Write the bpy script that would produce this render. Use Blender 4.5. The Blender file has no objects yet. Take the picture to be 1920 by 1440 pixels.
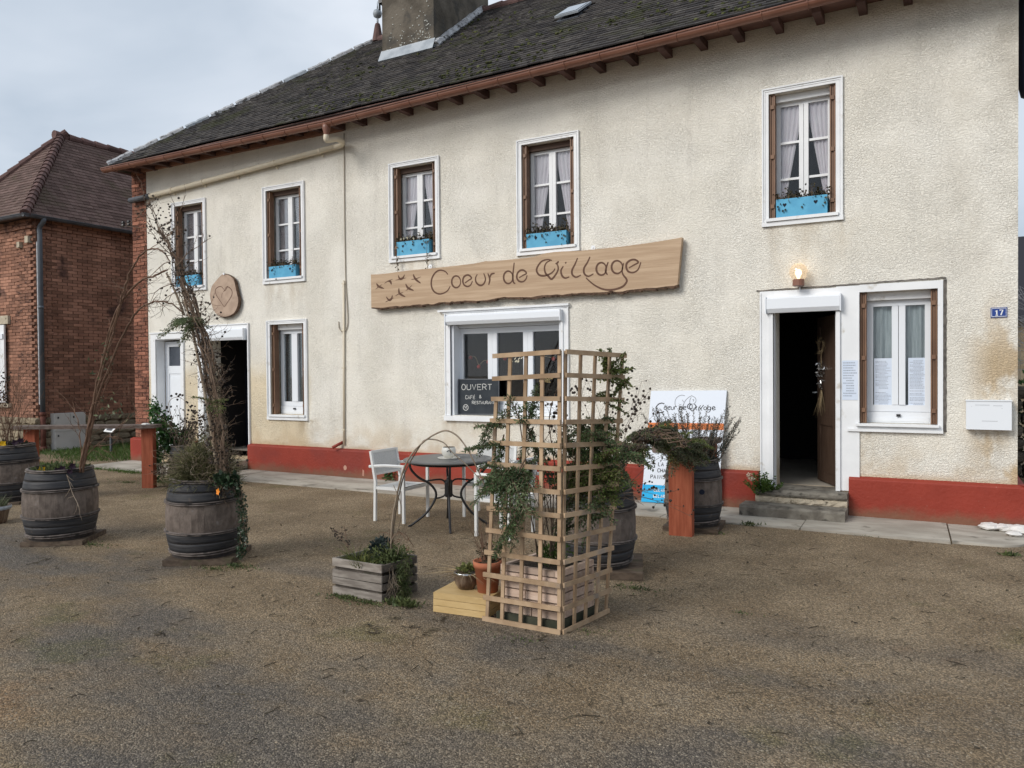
import bpy, math, random
import numpy as np
from mathutils import Vector, Matrix
random.seed(11)
rng = np.random.default_rng(11)
sc = bpy.context.scene
COL = sc.collection
V = Vector
PI = math.pi

# ------------------------------------------------------------------ camera, sky, sun, exposure
CAM_D, CAM_H, FOC = 9.045, 1.6, 1442.0           # metres from the facade, eye height, focal length (photo px of 1920)
YAW, PITCH, ROLL = math.radians(29.16), math.radians(-0.889), math.radians(-0.454)
_f = V((-math.sin(YAW)*math.cos(PITCH), math.cos(YAW)*math.cos(PITCH), math.sin(PITCH)))
_r0 = V((math.cos(YAW), math.sin(YAW), 0)); _u0 = _r0.cross(_f)
_r = _r0*math.cos(ROLL) + _u0*math.sin(ROLL); _u = -_r0*math.sin(ROLL) + _u0*math.cos(ROLL)
EYE = V((0, -CAM_D, CAM_H))
cam = bpy.data.cameras.new('camera'); camo = bpy.data.objects.new('camera', cam); COL.objects.link(camo)
cam.sensor_fit = 'HORIZONTAL'; cam.sensor_width = 36; cam.lens = 36*FOC/1920; cam.clip_start = .05; cam.clip_end = 1000
_m = Matrix((( _r.x, _u.x, -_f.x, EYE.x), (_r.y, _u.y, -_f.y, EYE.y), (_r.z, _u.z, -_f.z, EYE.z), (0, 0, 0, 1)))
camo.matrix_world = _m
sc.camera = camo

SUN_EL, SUN_AZ = math.radians(32), math.radians(207)      # high, behind the viewer and to the left
world = bpy.data.worlds.new('World'); sc.world = world; world.use_nodes = True
nt = world.node_tree; nt.nodes.clear()
_o = nt.nodes.new('ShaderNodeOutputWorld'); _mix = nt.nodes.new('ShaderNodeMixShader')
_b1 = nt.nodes.new('ShaderNodeBackground'); _b2 = nt.nodes.new('ShaderNodeBackground')
_sk = nt.nodes.new('ShaderNodeTexSky'); _sk.sky_type = 'NISHITA'; _sk.sun_disc = False
_sk.sun_elevation = SUN_EL; _sk.sun_rotation = SUN_AZ
_b1.inputs[1].default_value = .08
_tc = nt.nodes.new('ShaderNodeTexCoord'); _mp = nt.nodes.new('ShaderNodeMapping'); _mp.inputs['Scale'].default_value = (1.0, 1.0, 2.0)
_n1 = nt.nodes.new('ShaderNodeTexNoise'); _n1.inputs['Scale'].default_value = 2.6; _n1.inputs['Detail'].default_value = 5; _n1.inputs['Roughness'].default_value = .5
_n1.inputs['Distortion'].default_value = .35
_cr = nt.nodes.new('ShaderNodeValToRGB'); _cr.color_ramp.elements[0].position = .36; _cr.color_ramp.elements[1].position = .66
_cr.color_ramp.elements[0].color = (.325, .375, .438, 1); _cr.color_ramp.elements[1].color = (.505, .54, .59, 1)
_b2.inputs[1].default_value = 1.0
_mix.inputs[0].default_value = .93
L = nt.links.new
L(_tc.outputs['Generated'], _mp.inputs[0]); L(_mp.outputs[0], _n1.inputs[0]); L(_n1.outputs[0], _cr.inputs[0]); L(_cr.outputs[0], _b2.inputs[0])
L(_sk.outputs[0], _b1.inputs[0]); L(_b1.outputs[0], _mix.inputs[1]); L(_b2.outputs[0], _mix.inputs[2]); L(_mix.outputs[0], _o.inputs[0])

sun = bpy.data.lights.new('sun', 'SUN'); sun.energy = 1.5; sun.angle = math.radians(28); sun.color = (1, .955, .89)
suno = bpy.data.objects.new('sun', sun); COL.objects.link(suno)
_sd = V((math.sin(SUN_AZ)*math.cos(SUN_EL), math.cos(SUN_AZ)*math.cos(SUN_EL), math.sin(SUN_EL)))   # towards the sun
suno.rotation_euler = _sd.to_track_quat('Z', 'Y').to_euler(); suno.location = (-6, -14, 16)

sc.view_settings.view_transform = 'Standard'; sc.view_settings.look = 'None'; sc.view_settings.gamma = 1
sc.view_settings.exposure = 0.74
sc.view_settings.use_curve_mapping = False
sc.render.engine = 'CYCLES'; sc.cycles.use_denoising = True
sc.cycles.max_bounces = 8; sc.cycles.transparent_max_bounces = 16

# ------------------------------------------------------------------ measuring helpers: where a sight line meets a plane of the place
def ray(px, py):
    d = _r*((px-960)/FOC) - _u*((py-720)/FOC) + _f
    return d
def fac(px, py, y=0.0):
    d = ray(px, py); t = (y-EYE.y)/d.y
    return EYE + d*t
def gnd(px, py, z=0.0):
    d = ray(px, py); t = (z-EYE.z)/d.z
    return EYE + d*t
def pix(P):
    q = V(P)-EYE; z = q.dot(_f)
    return 960+FOC*q.dot(_r)/z, 720-FOC*q.dot(_u)/z, z

# ------------------------------------------------------------------ mesh helpers
def cr(pts, n=6, closed=False):
    "smooth curve through points"
    P = [V(p) for p in pts]; out = []
    N = len(P)
    for i in range(N if closed else N-1):
        if closed: a, b, c, d = P[i-1], P[i], P[(i+1) % N], P[(i+2) % N]
        else: a, b, c, d = P[max(i-1, 0)], P[i], P[i+1], P[min(i+2, N-1)]
        for k in range(n):
            t = k/n
            out.append(.5*((2*b)+(c-a)*t+(2*a-5*b+4*c-d)*t*t+(3*b-a-3*c+d)*t**3))
    if not closed: out.append(P[-1].copy())
    return out
def rv(s=1.0):
    return V((random.uniform(-s, s), random.uniform(-s, s), random.uniform(-s, s)))
def rdir():
    while True:
        v = rv()
        if .05 < v.length < 1: return v.normalized()

class MB:
    def __init__(s): s.v = []; s.f = []; s.r = []; s.m = []; s.mi = 0
    def add(s, vs, fs, r=None):
        b = len(s.v); s.v.extend([tuple(p) for p in vs]); rr = random.random() if r is None else r
        for f in fs: s.f.append([b+i for i in f]); s.r.append(rr); s.m.append(s.mi)
        return s
    def box(s, x0, x1, y0, y1, z0, z1, r=None):
        return s.add([(x0,y0,z0),(x1,y0,z0),(x1,y1,z0),(x0,y1,z0),(x0,y0,z1),(x1,y0,z1),(x1,y1,z1),(x0,y1,z1)],
                     [(0,3,2,1),(4,5,6,7),(0,1,5,4),(1,2,6,5),(2,3,7,6),(3,0,4,7)], r)
    def obox(s, c, a, b, d, r=None):
        c, a, b, d = V(c), V(a), V(b), V(d)
        vs = [c+a*i+b*j+d*k for k in (-1,1) for j in (-1,1) for i in (-1,1)]
        return s.add(vs, [(0,2,3,1),(4,5,7,6),(0,1,5,4),(1,3,7,5),(3,2,6,7),(2,0,4,6)], r)
    def bar(s, p, q, w, h, up=(0,0,1), r=None):
        p, q = V(p), V(q); d = q-p; n = d.normalized(); up = V(up)
        if abs(n.dot(up)) > .98: up = V((0,1,0))
        sd = n.cross(up).normalized(); u = sd.cross(n)
        return s.obox((p+q)/2, d/2, sd*w/2, u*h/2, r)
    def tube(s, pts, rad, n=6, r=None, cap=True):
        pts = [V(p) for p in pts]; N = len(pts)
        if not hasattr(rad, '__len__'): rad = [rad]*N
        elif len(rad) != N: rad = [rad[0]+(rad[-1]-rad[0])*i/(N-1) for i in range(N)]
        vs = []; u = None
        for i, p in enumerate(pts):
            t = (pts[min(i+1, N-1)]-pts[max(i-1, 0)])
            t = t.normalized() if t.length > 1e-9 else V((0,0,1))
            if u is None: u = t.orthogonal().normalized()
            else:
                u = u-t*u.dot(t); u = u.normalized() if u.length > 1e-6 else t.orthogonal().normalized()
            w = t.cross(u)
            for k in range(n):
                a = 2*PI*k/n; vs.append(p+(u*math.cos(a)+w*math.sin(a))*rad[i])
        fs = [(i*n+k, i*n+(k+1) % n, (i+1)*n+(k+1) % n, (i+1)*n+k) for i in range(N-1) for k in range(n)]
        if cap: fs += [tuple(range(n-1, -1, -1)), tuple(range((N-1)*n, N*n))]
        return s.add(vs, fs, r)
    def lathe(s, prof, c=(0,0,0), n=24, r=None, cap=True, a0=0, a1=2*PI):
        c = V(c); vs = []; full = abs(a1-a0-2*PI) < 1e-6; m = n if full else n+1
        for (rr, z) in prof:
            for k in range(m):
                a = a0+(a1-a0)*k/n; vs.append(c+V((rr*math.cos(a), rr*math.sin(a), z)))
        fs = []
        for i in range(len(prof)-1):
            for k in range(n):
                k2 = (k+1) % m
                fs.append((i*m+k, i*m+k2, (i+1)*m+k2, (i+1)*m+k))
        if cap and full: fs += [tuple(range(m-1, -1, -1)), tuple(range((len(prof)-1)*m, len(prof)*m))]
        return s.add(vs, fs, r)
    def leaf(s, p, d, L, W, r=None, nrm=None):
        p, d = V(p), V(d).normalized(); nn = V(nrm) if nrm is not None else rdir()
        sd = d.cross(nn); sd = sd.normalized() if sd.length > 1e-4 else d.orthogonal().normalized()
        up = sd.cross(d)
        return s.add([p, p+d*L*.45+sd*W/2+up*W*.15, p+d*L, p+d*L*.45-sd*W/2+up*W*.15], [(0,1,2),(0,2,3)], r)
    def blade(s, p, d, L, W, bend=.3, r=None, seg=3):
        p, d = V(p), V(d).normalized(); sd = d.cross(V((0,0,1)))
        sd = sd.normalized() if sd.length > 1e-3 else V((1,0,0))
        a = random.uniform(0, PI); sd = (sd*math.cos(a)+d.cross(sd)*math.sin(a))
        vs = []
        for i in range(seg+1):
            t = i/seg; q = p+d*L*t+V((d.x, d.y, -.35))*bend*L*t*t; w = W*(1-t*.9)/2
            vs += [q-sd*w, q+sd*w]
        return s.add(vs, [(2*i, 2*i+1, 2*i+3, 2*i+2) for i in range(seg)], r)
    def ball(s, c, R, r=None, n=6, m=4, sq=1.0, jit=0):
        c = V(c); vs = [c+V((0,0,-R*sq))]
        for i in range(1, m):
            ph = -PI/2+PI*i/m
            for k in range(n):
                a = 2*PI*k/n; j = 1+random.uniform(-jit, jit)
                vs.append(c+V((R*j*math.cos(ph)*math.cos(a), R*j*math.cos(ph)*math.sin(a), R*j*sq*math.sin(ph))))
        vs.append(c+V((0,0,R*sq))); T = len(vs)-1; fs = []
        for k in range(n):
            fs.append((0, 1+(k+1) % n, 1+k)); fs.append((T, 1+(m-2)*n+k, 1+(m-2)*n+(k+1) % n))
        for i in range(m-2):
            for k in range(n):
                fs.append((1+i*n+k, 1+i*n+(k+1) % n, 1+(i+1)*n+(k+1) % n, 1+(i+1)*n+k))
        return s.add(vs, fs, r)
    def prism(s, pts, off, r=None):
        "polygon (3-D points, in order) pushed back by off"
        P = [V(p) for p in pts]; off = V(off); n = len(P)
        return s.add(P+[p+off for p in P], [tuple(range(n)), tuple(range(2*n-1, n-1, -1))]+[(i, i+n, (i+1) % n+n, (i+1) % n) for i in range(n)], r)
    def ribbon(s, pts, w, nrm, lift=.0015, r=None, taper=None):
        P = [V(p) for p in pts]; nrm = V(nrm).normalized(); N = len(P); vs = []
        for i, p in enumerate(P):
            t = P[min(i+1, N-1)]-P[max(i-1, 0)]
            t = t.normalized() if t.length > 1e-9 else V((1,0,0))
            k = 1.0 if taper is None else taper(i/(N-1))
            sd = nrm.cross(t).normalized()*w*k/2
            vs += [p+nrm*lift-sd, p+nrm*lift+sd]
        fs = [(2*i, 2*i+2, 2*i+3, 2*i+1) for i in range(N-1)]
        return s.add(vs, fs, r)
    def build(s, name, mats, parent=None, smooth=False, kind=None, label=None, local=False):
        me = bpy.data.meshes.new(name)
        vv = s.v
        if parent is not None and not local:
            b = wloc(parent); vv = [(p[0]-b.x, p[1]-b.y, p[2]-b.z) for p in s.v]
        me.from_pydata(vv, [], s.f)
        at = me.attributes.new('rnd', 'FLOAT', 'FACE'); at.data.foreach_set('value', s.r)
        if not isinstance(mats, (list, tuple)): mats = [mats]
        for m in mats: me.materials.append(m)
        if len(mats) > 1: me.polygons.foreach_set('material_index', s.m)
        if smooth: me.polygons.foreach_set('use_smooth', [True]*len(s.f))
        me.update()
        o = bpy.data.objects.new(name, me); COL.objects.link(o)
        if parent is not None: o.parent = parent
        if kind: o['kind'] = kind
        if label: o['label'] = label
        return o
def wloc(o):
    b = V((0,0,0))
    while o is not None: b += o.location; o = o.parent
    return b
def thing(name, label, cat, loc=(0,0,0), group=None, rz=0):
    o = bpy.data.objects.new(name, None); COL.objects.link(o); o.location = loc; o.rotation_euler = (0,0,rz)
    o.empty_display_size = .1
    return tag(o, label, cat, group)
def tag(o, label, cat, group=None, kind=None):
    o['label'] = label; o['category'] = cat
    if group: o['group'] = group
    if kind: o['kind'] = kind
    return o
def copy_thing(src, loc, rz, label):
    c = src.copy(); COL.objects.link(c); c.location = loc; c.rotation_euler = (0,0,rz); c['label'] = label
    for ch in src.children:
        d = ch.copy(); COL.objects.link(d); d.parent = c
        for g in ch.children:
            e = g.copy(); COL.objects.link(e); e.parent = d
    return c
UNIT = None
def pieces(name, mats4, mat, parent, base_mesh, stuff_name, limit=300, label=None, shapes=None):
    "alike pieces: the ones that show largest become parts sharing one mesh, the rest one joined part"
    b = wloc(parent); score = []
    for i, M in enumerate(mats4):
        p = M.translation; x, y, z = pix(p)
        vis = z > 0 and -40 < x < 1960 and -40 < y < 1480
        score.append((0 if vis else 1, z, i))
    score.sort()
    near = [t[2] for t in score[:limit]]; far = [t[2] for t in score[limit:]]
    T = Matrix.Translation(-b)
    for i in near:
        o = bpy.data.objects.new(name, base_mesh); COL.objects.link(o); o.parent = parent
        o.matrix_basis = T @ mats4[i]
    if far:
        nv = len(base_mesh.vertices); co = np.empty(nv*3, np.float32); base_mesh.vertices.foreach_get('co', co); co = co.reshape(-1, 3)
        polys = [tuple(p.vertices) for p in base_mesh.polygons]
        vs = []; fs = []; rr = []
        for k, i in enumerate(far):
            M = np.array(T @ mats4[i]); w = co @ M[:3,:3].T + M[:3,3]
            vs.append(w); q = random.random()
            for f in polys: fs.append([k*nv+j for j in f]); rr.append(q)
        me = bpy.data.meshes.new(stuff_name); me.from_pydata(np.concatenate(vs).tolist(), [], fs)
        at = me.attributes.new('rnd', 'FLOAT', 'FACE'); at.data.foreach_set('value', rr)
        me.materials.append(mat); me.update()
        o = bpy.data.objects.new(stuff_name, me); COL.objects.link(o); o.parent = parent; o['kind'] = 'stuff'
def unit_box(name, mat, ch=.0, bow=0):
    b = MB()
    if ch:
        a = .5; c = .5-ch
        b.add([(-a,-c,-a),(a,-c,-a),(a,a,-a),(-a,a,-a),(-a,-c,a),(a,-c,a),(a,a,a),(-a,a,a),(-c,-a,-c),(c,-a,-c),(c,-a,c),(-c,-a,c)],
              [(0,3,2,1),(4,5,6,7),(1,2,6,5),(2,3,7,6),(3,0,4,7),(0,1,9,8),(1,5,10,9),(5,4,11,10),(4,0,8,11),(8,9,10,11)], 0)
    else: b.box(-.5,.5,-.5,.5,-.5,.5, 0)
    me = bpy.data.meshes.new(name); me.from_pydata(b.v, [], b.f)
    at = me.attributes.new('rnd', 'FLOAT', 'FACE'); at.data.foreach_set('value', b.r); me.materials.append(mat); me.update()
    return me
def TRS(loc, size, rot=None):
    M = Matrix.Translation(V(loc))
    if rot is not None: M = M @ (rot.to_4x4() if isinstance(rot, Matrix) else rot)
    return M @ Matrix.Diagonal((size[0], size[1], size[2], 1))

# ------------------------------------------------------------------ materials
class NT:
    def __init__(s, name):
        s.m = bpy.data.materials.new(name); s.m.use_nodes = True; s.t = s.m.node_tree
        s.b = s.t.nodes['Principled BSDF']; s.out = s.t.nodes['Material Output']
    def n(s, ty, **kw):
        x = s.t.nodes.new(ty)
        for k, v in kw.items():
            if k.startswith('i_'):
                key = k[2:]; x.inputs[int(key) if key.isdigit() else key].default_value = v
            else: setattr(x, k, v)
        return x
    def l(s, a, b): s.t.links.new(a, b)
    def mixc(s, fac, a, b, mode='MIX'):
        x = s.n('ShaderNodeMix', data_type='RGBA', blend_type=mode)
        for idx, val in ((0, fac), (6, a), (7, b)):
            if hasattr(val, 'is_linked') or isinstance(val, bpy.types.NodeSocket): s.l(val, x.inputs[idx])
            elif idx == 0: x.inputs[0].default_value = val
            else: x.inputs[idx].default_value = (val[0], val[1], val[2], 1)
        return x.outputs[2]
    def math(s, op, a, b=0.0, c=None, clamp=False):
        x = s.n('ShaderNodeMath', operation=op, use_clamp=clamp)
        for i, v in enumerate((a, b) if c is None else (a, b, c)):
            if isinstance(v, bpy.types.NodeSocket): s.l(v, x.inputs[i])
            else: x.inputs[i].default_value = v
        return x.outputs[0]
    def ramp(s, v, a, b):
        x = s.n('ShaderNodeMapRange', clamp=True, interpolation_type='SMOOTHSTEP'); s.l(v, x.inputs[0])
        x.inputs[1].default_value = a; x.inputs[2].default_value = b
        return x.outputs[0]
    def noise(s, vec, scale, detail=5, rough=.55, dist=0):
        x = s.n('ShaderNodeTexNoise'); s.l(vec, x.inputs['Vector']); x.inputs['Scale'].default_value = scale
        x.inputs['Detail'].default_value = detail; x.inputs['Roughness'].default_value = rough; x.inputs['Distortion'].default_value = dist
        return x.outputs[0]
    def map(s, vec, sc_):
        x = s.n('ShaderNodeMapping'); s.l(vec, x.inputs[0]); x.inputs['Scale'].default_value = sc_
        return x.outputs[0]
    def bump(s, h, dist, strength=1.0, nrm=None):
        x = s.n('ShaderNodeBump'); s.l(h, x.inputs['Height']); x.inputs['Distance'].default_value = dist; x.inputs['Strength'].default_value = strength
        if nrm is not None: s.l(nrm, x.inputs['Normal'])
        return x.outputs[0]
    def rnd(s):
        a = s.n('ShaderNodeAttribute', attribute_name='rnd').outputs['Fac']; o = s.n('ShaderNodeObjectInfo').outputs['Random']
        return s.math('FRACT', s.math('ADD', a, o))
    def fin(s, col, rough=.8, nrm=None, spec=.3, metal=0):
        if isinstance(col, bpy.types.NodeSocket): s.l(col, s.b.inputs['Base Color'])
        else: s.b.inputs['Base Color'].default_value = (*col[:3], 1)
        if isinstance(rough, bpy.types.NodeSocket): s.l(rough, s.b.inputs['Roughness'])
        else: s.b.inputs['Roughness'].default_value = rough
        if nrm is not None: s.l(nrm, s.b.inputs['Normal'])
        s.b.inputs['Specular IOR Level'].default_value = spec; s.b.inputs['Metallic'].default_value = metal
        return s.m
def mat(name, c1, c2=None, scale=4, stretch=(1,1,1), rough=.8, bump=0, bscale=60, var=0, metal=0, spec=.3, lo=.35, hi=.65, world=False,
        c3=None, s3=14, lo3=.6, hi3=.7, trans=0, bstretch=None):
    N = NT(name)
    if world: vec = N.n('ShaderNodeNewGeometry').outputs['Position']
    else:
        tc = N.n('ShaderNodeTexCoord').outputs['Object']; ri = N.n('ShaderNodeObjectInfo').outputs['Random']
        cx = N.n('ShaderNodeCombineXYZ'); k = N.math('MULTIPLY', ri, 37.0); N.l(k, cx.inputs[0]); N.l(k, cx.inputs[2])
        va = N.n('ShaderNodeVectorMath', operation='ADD'); N.l(tc, va.inputs[0]); N.l(cx.outputs[0], va.inputs[1]); vec = va.outputs[0]
    v2 = N.map(vec, stretch) if stretch != (1,1,1) else vec
    col = None
    if c2 is not None: col = N.mixc(N.ramp(N.noise(v2, scale, 6), lo, hi), c1, c2)
    if c3 is not None: col = N.mixc(N.ramp(N.noise(vec, s3, 4), lo3, hi3), col if col is not None else c1, c3)
    if var:
        if col is None: col = N.mixc(0.0, c1, c1)
        f = N.math('MULTIPLY_ADD', N.rnd(), 2*var, 1-var)
        vm = N.n('ShaderNodeVectorMath', operation='SCALE'); N.l(col, vm.inputs[0]); N.l(f, vm.inputs['Scale']); col = vm.outputs[0]
    nrm = None
    if bump: nrm = N.bump(N.noise(N.map(vec, bstretch) if bstretch else v2, bscale, 4), bump)
    m = N.fin(col if col is not None else c1, rough, nrm, spec, metal)
    if trans:
        N.b.inputs['Subsurface Weight'].default_value = 0
        tr = N.n('ShaderNodeBsdfTranslucent')
        if col is not None: N.l(col, tr.inputs[0])
        else: tr.inputs[0].default_value = (*c1, 1)
        mx = N.n('ShaderNodeMixShader'); mx.inputs[0].default_value = trans; N.l(N.b.outputs[0], mx.inputs[1]); N.l(tr.outputs[0], mx.inputs[2]); N.l(mx.outputs[0], N.out.inputs[0])
    return m

def plaster_mat():
    N = NT('roughcast'); P = N.n('ShaderNodeNewGeometry').outputs['Position']
    sx = N.n('ShaderNodeSeparateXYZ'); N.l(P, sx.inputs[0]); X, Y, Z = sx.outputs
    base = N.mixc(N.ramp(N.noise(P, .9, 5), .3, .7), (.825, .783, .690), (.885, .850, .770))
    # the yellower repainted field round the two left doors
    edge = N.noise(P, 1.6, 5)
    yx = N.ramp(N.math('ADD', X, N.math('MULTIPLY', edge, .5)), -8.35, -8.62)
    yz = N.ramp(N.math('ADD', Z, N.math('MULTIPLY', edge, .7)), 2.35, 1.75)
    base = N.mixc(N.math('MULTIPLY', N.math('MULTIPLY', yx, yz), .85), base, (.74, .62, .43))
    # ochre damp stains: along the foot, under sills, right hand corner
    nz = N.noise(P, 2.3, 6, .6)
    foot = N.math('MULTIPLY', N.ramp(Z, 1.05, .42), N.ramp(nz, .40, .62))
    line = N.ramp(N.math('ADD', Z, N.math('MULTIPLY', nz, .12)), .60, .50)
    corner = N.math('MULTIPLY', N.math('MULTIPLY', N.ramp(X, .12, .5), N.ramp(Z, 2.55, 1.6)), N.ramp(N.noise(N.map(P, (1,1,.6)), 2.6, 4), .42, .56))
    st = N.math('MAXIMUM', N.math('MAXIMUM', N.math('MULTIPLY', foot, .5), N.math('MULTIPLY', line, .65)), N.math('MULTIPLY', corner, .85), clamp=True)
    base = N.mixc(st, base, (.55, .40, .225))
    for (x0_, x1_, zt_, ln_, am_) in ((-9.75,-8.7,3.06,.62,.35), (-1.75,-.75,3.22,.75,.38), (-9.05,-8.55,.87,.5,.9), (.15,.62,.985,.4,.8), (-7.0,-6.1,3.22,.3,.4), (-.95,-.55,.94,.45,.7), (-6.2,-5.2,.93,.3,.6)):
        mx_ = N.math('MULTIPLY', N.ramp(X, x0_-.05, x0_+.12), N.ramp(X, x1_+.05, x1_-.12)); mz_ = N.math('MULTIPLY', N.ramp(Z, zt_+.02, zt_-.01), N.ramp(Z, zt_-ln_, zt_-.02))
        mk_ = N.math('MULTIPLY', N.math('MULTIPLY', mx_, mz_), N.ramp(N.noise(N.map(P, (2.6, 1, .9)), 2.2, 5, .6), .38, .66))
        base = N.mixc(N.math('MULTIPLY', mk_, am_), base, (.50, .405, .28))
    # grey run-off, drawn out downwards
    g = N.ramp(N.noise(N.map(P, (2.2, 1, .28)), 1.5, 6, .65), .52, .75)
    base = N.mixc(N.math('MULTIPLY', g, .30), base, (.52, .485, .43))
    g2 = N.math('MULTIPLY', N.ramp(X, -.4, .6), N.math('MULTIPLY', N.ramp(Z, 2.2, 3.0), N.ramp(N.noise(P, 1.3, 5), .40, .62)))
    base = N.mixc(N.math('MULTIPLY', g2, .5), base, (.43, .385, .32))
    # darkness of the pits, put into the colour as brown specks
    pit = N.ramp(N.noise(P, 34, 3, .6), .60, .70)
    base = N.mixc(N.math('MULTIPLY', pit, .36), base, (.36, .31, .245))
    w = N.noise(N.map(P, (1, 1, 1.8)), 46, 3, .5, .9)
    w2 = N.noise(N.map(P, (1, 1, 1.5)), 110, 2, .5, .4)
    h = N.math('ADD', N.ramp(w, .36, .64), N.math('MULTIPLY', w2, .45))
    h = N.math('MULTIPLY', N.math('SUBTRACT', h, .72), N.math('MULTIPLY_ADD', N.ramp(N.noise(P, 1.7, 4), .3, .7), .5, .6))
    return N.fin(base, .92, N.bump(h, .0068, 1.0), .15)
def ground_mat():
    N = NT('gravel'); P = N.n('ShaderNodeNewGeometry').outputs['Position']
    big = N.noise(N.map(P, (.55, 1.5, 1)), .55, 5, .55); mid = N.noise(P, 1.5, 5, .6)
    br = N.mixc(N.ramp(mid, .3, .7), (.176, .125, .073), (.278, .208, .130))
    sy = N.n('ShaderNodeSeparateXYZ'); N.l(P, sy.inputs[0])
    gm = N.math('MULTIPLY', N.ramp(N.math('ADD', big, N.math('MULTIPLY', mid, .35)), .60, .78), N.ramp(N.math('ADD', sy.outputs[1], N.math('MULTIPLY', mid, 1.2)), -2.9, -4.3))
    col = N.mixc(N.math('MULTIPLY', gm, .92), br, (.103, .088, .073))
    mo = N.math('MULTIPLY', N.ramp(N.noise(P, 1.05, 6, .65), .57, .70), .55)
    col = N.mixc(mo, col, (.105, .095, .030))
    ru = N.math('MULTIPLY', N.ramp(N.noise(P, .8, 4), .60, .72), .45)
    col = N.mixc(ru, col, (.20, .105, .045))
    vo = N.n('ShaderNodeTexVoronoi', feature='F1'); N.l(P, vo.inputs['Vector']); vo.inputs['Scale'].default_value = 125
    sep = N.n('ShaderNodeSeparateColor'); N.l(vo.outputs['Color'], sep.inputs[0])
    f = N.math('MULTIPLY_ADD', N.math('POWER', sep.outputs[0], 1.8), 1.25, .52)
    vm = N.n('ShaderNodeVectorMath', operation='SCALE'); N.l(col, vm.inputs[0]); N.l(f, vm.inputs['Scale']); col = vm.outputs[0]
    pale = N.ramp(sep.outputs[1], .93, .97)
    col = N.mixc(N.math('MULTIPLY', pale, .55), col, (.42, .36, .27))
    h = N.math('ADD', N.math('SUBTRACT', 1.0, vo.outputs['Distance']), N.math('MULTIPLY', N.noise(P, 30, 4), .8))
    rough = N.math('MULTIPLY_ADD', gm, -.22, .86)
    return N.fin(col, rough, N.bump(h, .010, .9), .3)
def wood_mat(name, c1, c2, var=.18, st=(1, 18, 18), sc_=3, rough=.75, c3=None):
    return mat(name, c1, c2, scale=sc_, stretch=st, rough=rough, bump=.0025, bscale=8, var=var, spec=.2, c3=c3, s3=5, lo3=.55, hi3=.75)
def glass_mat():
    N = NT('window_glass'); t = N.t
    tr = N.n('ShaderNodeBsdfTransparent'); tr.inputs[0].default_value = (.92, .94, .95, 1)
    gl = N.n('ShaderNodeBsdfGlossy'); gl.inputs['Roughness'].default_value = .02
    lw = N.n('ShaderNodeFresnel'); lw.inputs[0].default_value = 1.5
    f = N.math('MULTIPLY_ADD', lw.outputs[0], .8, .006, clamp=True)
    mx = N.n('ShaderNodeMixShader'); N.l(f, mx.inputs[0]); N.l(tr.outputs[0], mx.inputs[1]); N.l(gl.outputs[0], mx.inputs[2]); N.l(mx.outputs[0], N.out.inputs[0])
    return N.m
def barrel_mat():
    N = NT('barrel_wood'); tc = N.n('ShaderNodeTexCoord').outputs['Object']; sx = N.n('ShaderNodeSeparateXYZ'); N.l(tc, sx.inputs[0]); Z = sx.outputs[2]
    ri = N.n('ShaderNodeObjectInfo').outputs['Random']; cx = N.n('ShaderNodeCombineXYZ'); N.l(N.math('MULTIPLY', ri, 40.0), cx.inputs[0])
    va = N.n('ShaderNodeVectorMath', operation='ADD'); N.l(tc, va.inputs[0]); N.l(cx.outputs[0], va.inputs[1]); P = va.outputs[0]
    a = N.mixc(N.ramp(N.noise(N.map(P, (5,5,4)), 3, 6, .65), .3, .7), (.090, .070, .058), (.175, .140, .118))
    a = N.mixc(N.math('MULTIPLY', N.ramp(N.noise(P, 9, 6, .65), .58, .74), .45), a, (.32, .29, .275))
    dk = N.math('MAXIMUM', N.ramp(Z, .205, .19), N.ramp(Z, .455, .475))
    a = N.mixc(N.math('MULTIPLY', dk, .7), a, (.02, .02, .023))
    f = N.math('MULTIPLY_ADD', N.rnd(), .24, .88)
    vm = N.n('ShaderNodeVectorMath', operation='SCALE'); N.l(a, vm.inputs[0]); N.l(f, vm.inputs['Scale'])
    return N.fin(vm.outputs[0], .72, N.bump(N.noise(N.map(P, (20,20,2)), 8, 4), .004), .25)
def tile_mat(name, c1, c2, lich, moss, lf=.5):
    N = NT(name); P = N.n('ShaderNodeNewGeometry').outputs['Position']; r = N.rnd()
    col = N.mixc(r, c1, c2)
    col = N.mixc(N.math('MULTIPLY', N.ramp(N.noise(P, 6, 6, .65), .52, .70), lf), col, lich)
    col = N.mixc(N.math('MULTIPLY', N.ramp(N.math('ADD', N.noise(P, 1.1, 6, .7), N.math('MULTIPLY', r, .08)), .56, .70), .8), col, moss)
    return N.fin(col, .9, N.bump(N.noise(P, 70, 3), .004), .15)
def leafm(name, c1, c2, var=.35, trans=.25, rough=.55):
    return mat(name, c1, c2, scale=9, rough=rough, var=var, spec=.35, trans=trans)

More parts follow.
